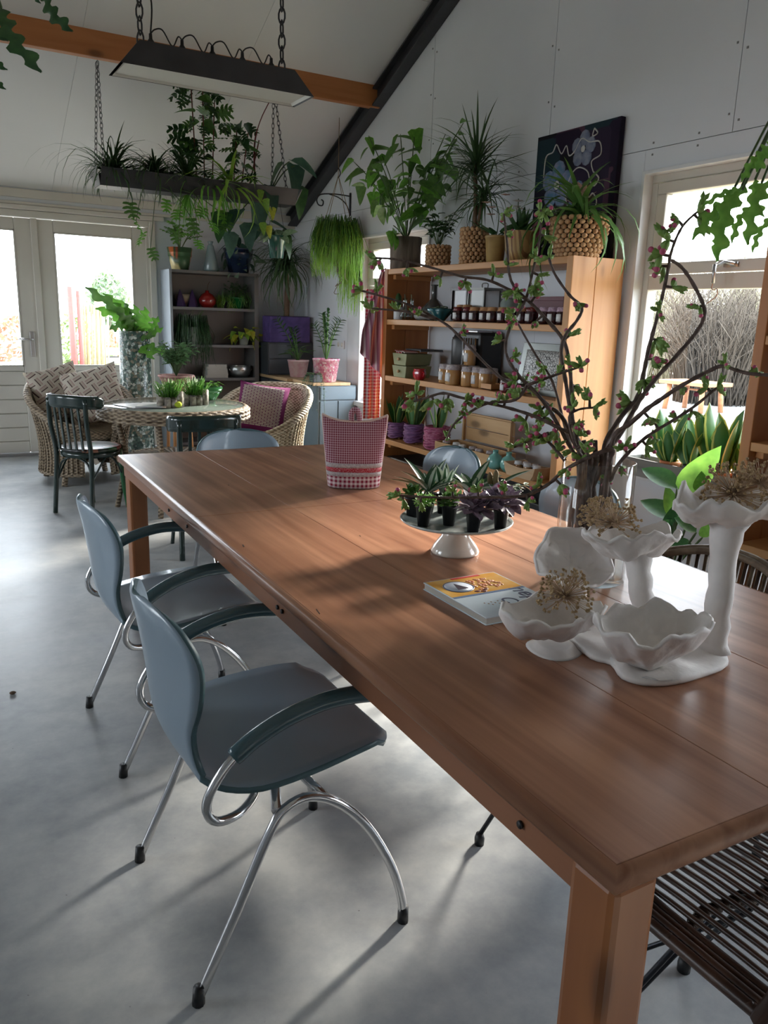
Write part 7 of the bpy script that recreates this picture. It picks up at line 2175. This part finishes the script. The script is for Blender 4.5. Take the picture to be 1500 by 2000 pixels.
for (fx, fy) in ((-.40, .15), (-.33, -.26), (.24, .24), (.24, -.24)):
    MB().tube([(fx * .5, fy * .5, SZ - .01), (fx, fy, .03)], .0065, 8).build('leg', M_['wire'], rc2)
    MB().lathe([(0, 0), (.013, 0), (.014, .02), (.010, .034), (0, .034)], 14, (fx, fy, 0)).build('glide', M_['black'], rc2)

# ================================================================ WINDOW SILL: grey wooden trough with snake plants
M_['greyplank'] = wood('weathered_grey_plank', (.14, .14, .13), (.24, .235, .22), 'y', .8, 1.6)
bxt = thing('sill_trough', 'long weathered grey wooden tray on the sill of the right window', 'tray', (3.515, 2.79, .563))
Lh = .40
for (a0, a1, b0, b1, c0, c1) in ((-.075, -.065, -Lh, Lh, 0, .10), (.065, .075, -Lh, Lh, 0, .10), (-.065, .065, -Lh, -Lh + .012, 0, .10), (-.065, .065, Lh - .012, Lh, 0, .10), (-.065, .065, -Lh + .012, Lh - .012, 0, .012)):
    MB().box(a0, a1, b0, b1, c0, c1).build('board', M_['greyplank'], bxt, smooth=False, bevel=.002)
tag(MB().box(-.08, .06, -.30, .16, 0, .03).build('terracotta_strip', mat('rusty_wood', (.25, .09, .04), .8), smooth=False, loc=(3.43, 2.44, .563)), 'reddish wooden block on the sill at the right of the grey tray', 'block') if False else None
M_['terra'] = mat('orange_terracotta', (.42, .13, .05), .75, c2=(.52, .2, .09), scale=20)
M_['greypot'] = mat('dark_grey_plastic_pot', (.05, .055, .06), .5)
def snake(label, px, h, m, r, n, seed, X=3.51, ph=.10):
    t = thing('snake_plant', label, 'plant', (X, onX(px, X, .66), .5755))
    pot(t, m, r * .78, r, ph, 0, .004)
    R = random.Random(seed)
    for k in range(n):
        az = k * 2.4 + R.uniform(-.2, .2); q = .5 * r * (k / n)
        leaf(t, 'snake', G['snake'], (q * cos(az), q * sin(az), ph - .02), sph(az, 1.42 - .45 * (k / n)), h * R.uniform(.65, 1.05), 1.55, az + R.uniform(-.4, .4), up=(cos(az), sin(az), 0))
    return t
snake('snake plant in an orange terracotta pot at the left of the sill tray', 1309, .31, M_['terra'], .052, 8, 1)
snake('yellow-edged snake plant in a dark grey pot in the middle of the sill tray', 1353, .29, M_['greypot'], .050, 8, 2)
snake('tallest snake plant in the right terracotta pot on the sill tray', 1412, .36, M_['terra'], .058, 9, 3)
snake('dark snake plant in a black pot half hidden by the second pine shelf', 1448, .27, M_['nur'], .045, 6, 4, 3.55)
t = tag(MB().lathe([(0, 0), (.02, 0), (.024, .07), (.021, .07), (.019, .01), (0, .008)], 18).build('black_cup', M_['nur'], loc=(3.51, onX(1279, 3.51, .66), .5755)), 'small black plastic cup at the left end of the sill tray', 'cup')

# hook and wire hanging at the window latch
p = AX(1393, 515, 3.56)
t = thing('hanging_hook', 'grey metal tube with a wire hook hanging in front of the window', 'hook', (3.575, p.y, p.z))
MB().tube([(0, 0, -.002), (0, 0, -.095)], .010, 12).build('tube', M_['alu'], t)
MB().tube(bez([(0, 0, -.095), (.0, .004, -.12), (0, -.01, -.128), (0, -.03, -.125), (0, -.035, -.15), (0, -.02, -.17), (0, .02, -.195)], 4), .0025, 5).build('wire', mat('copper_wire', (.32, .16, .10), .35, .8), t)
MB().tube(bez([(0, -.025, -.165), (0, -.05, -.19)], 2), .002, 5).build('wire_tail', M_['alu'], t)
MB().tube([(0, 0, 0), (.02, .0, .012)], .003, 5).build('fixing', M_['alu'], t)

# ================================================================ PLANTS ON THE FLOOR BY THE WINDOW
fp = thing('canna_plant', 'broad-leaved floor plant below the right window with one bright backlit leaf', 'plant', (3.10, 2.50, 0))
pot(fp, M_['greypot'], .10, .13, .22, 0, .006)
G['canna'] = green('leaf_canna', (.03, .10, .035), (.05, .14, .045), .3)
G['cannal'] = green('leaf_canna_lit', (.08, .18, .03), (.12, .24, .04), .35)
tips = []
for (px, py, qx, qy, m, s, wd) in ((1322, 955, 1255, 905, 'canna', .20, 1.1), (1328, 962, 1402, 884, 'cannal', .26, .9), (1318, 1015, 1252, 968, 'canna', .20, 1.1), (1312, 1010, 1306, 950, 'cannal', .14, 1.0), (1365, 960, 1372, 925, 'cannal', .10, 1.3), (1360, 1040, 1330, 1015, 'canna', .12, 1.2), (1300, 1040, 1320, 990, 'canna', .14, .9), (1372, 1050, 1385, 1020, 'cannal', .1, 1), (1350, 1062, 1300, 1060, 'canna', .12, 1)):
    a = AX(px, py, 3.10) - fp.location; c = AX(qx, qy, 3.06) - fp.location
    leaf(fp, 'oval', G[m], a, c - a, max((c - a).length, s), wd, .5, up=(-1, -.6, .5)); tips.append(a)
stems(fp, G['stem'], tips, (0, 0, .20), .006, bend=.02)
lt = thing('lettuce_pot', 'low bright green leafy plant behind the rattan tub chair', 'plant', (2.28, 1.72, 0))
pot(lt, M_['greypot'], .10, .13, .20, 0, .006)
leafy(lt, 'round', G['cannal'], (0, 0, .18), 16, .24, .17, .09, 4, random.Random(4), 1.1, .3)
MB().tube([(0, 0, .2), (0, 0, .34)], .01, 6).build('stem', G['stem'], lt)
dk = thing('dark_leaf_plant', 'dark-leaved plant at the right edge in front of the second pine shelf', 'plant', (2.86, 1.62, 0))
pot(dk, M_['greypot'], .09, .12, .2, 0, .006)
leafy(dk, 'oval', G['dark'], (0, 0, .18), 8, .50, .16, .17, 3, random.Random(5), 1.1, .3)

# ================================================================ JUNGLE CACTI HANGING NEAR THE CAMERA
def hang_cactus(name, label, potc, ends, m, seed):
    t = thing(name, label, 'plant', potc)
    pot(t, M_['terra'], .06, .085, .13, 0, .005)
    R = random.Random(seed)
    zc = ceil_z(potc[1]) - potc[2] - .0
    cdm = MB()
    for k in range(3):
        a = k * 2.1; cdm.tube([(.085 * cos(a), .085 * sin(a), .125), (0, 0, .45)], .002, 4)
    cdm.tube([(0, 0, .45), (0, 0, zc)], .002, 4); cdm.build('cord', M_['black'], t)
    for (a, c, ln, wd) in ends:
        A_ = Vector(a) - Vector(potc); C_ = Vector(c) - Vector(potc)
        st_ = bez([(0, 0, .12), (A_ * .5) + Vector((0, 0, .12)), A_], 5)
        MB().tube(st_, .003, 5).build('stem', G['stem'], t)
        leaf(t, 'zig', m, A_, C_ - A_, (C_ - A_).length * 1.04, wd, R.uniform(-.4, .4), up=tuple(-FW + Vector((R.uniform(-.3, .3), 0, 0))))
    return t
pl = tuple(DD(-150, -260, 1.75))
hang_cactus('hanging_cactus', 'dark wavy-leaved hanging cactus at the top left corner', pl,
    [(DD(2, 15, 1.6), DD(74, 132, 1.6), 0, 1.3), (DD(90, -30, 1.62), DD(134, 58, 1.62), 0, 1.25), (DD(-12, 20, 1.63), DD(10, 75, 1.6), 0, 1.4), (DD(-40, 90, 1.66), DD(10, 134, 1.66), 0, 1.0), (DD(-30, 130, 1.66), DD(8, 172, 1.66), 0, 1.0), (DD(60, -50, 1.68), DD(75, 4, 1.68), 0, 1.2)], G['dark'], 1)
pr_ = tuple(DD(1640, 150, 1.85))
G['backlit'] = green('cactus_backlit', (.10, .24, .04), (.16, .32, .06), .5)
hang_cactus('hanging_cactus', 'bright backlit hanging cactus in front of the upper right window', pr_,
    [(DD(1455, 360, 1.72), DD(1402, 500, 1.70), 0, 1.0), (DD(1438, 385, 1.74), DD(1358, 462, 1.72), 0, .9), (DD(1420, 395, 1.73), DD(1404, 480, 1.73), 0, 1.5), (DD(1470, 400, 1.73), DD(1430, 470, 1.73), 0, .9), (DD(1505, 350, 1.72), DD(1462, 470, 1.71), 0, 1.1), (DD(1510, 420, 1.70), DD(1470, 490, 1.72), 0, .8), (DD(1520, 285, 1.7), DD(1480, 330, 1.68), 0, 1.6), (DD(1500, 300, 1.7), DD(1450, 350, 1.7), 0, 1.2), (DD(1475, 350, 1.73), DD(1490, 420, 1.72), 0, 1.1), (DD(1450, 370, 1.7), DD(1375, 400, 1.7), 0, .7)], G['backlit'], 2)

# crumbs on the concrete
R = random.Random(6)
tag(MB().ball((0, 0, .006), 1, 7, 5, (.012, .009, .006)).build('pebble', G['brown'], loc=tuple(AZ(25, 1356, 0))), 'small dark pebble lying alone on the concrete at the left edge', 'pebble')
# lower shelf contents behind the near window: dark bin on second pine shelf
# nothing may poke into the gable wall: nudge leaves off it, press hanging threads flat against it
bpy.context.view_layer.update()
for o in list(bpy.data.objects):
    if o.type != 'MESH' or o.parent is None or o.parent.get('label') is None or o.parent.get('kind') == 'structure': continue
    if not (3.0 < o.parent.location.x < 3.6 and o.parent.location.y < 8.2): continue
    mw = o.matrix_world
    ex = max((mw @ Vector(c)).x for c in o.bound_box) - (XR - .006); ey = max((mw @ Vector(c)).y for c in o.bound_box) - (YF - .006)
    if o.name.startswith('leaf'):
        if ex > 0: o.location.x -= ex
        if ey > 0: o.location.y -= ey
    elif ex > 0 and o.get('kind') == 'stuff':
        for v in o.data.vertices:
            q = mw @ v.co
            if q.x > XR - .006: v.co.x -= q.x - (XR - .006)
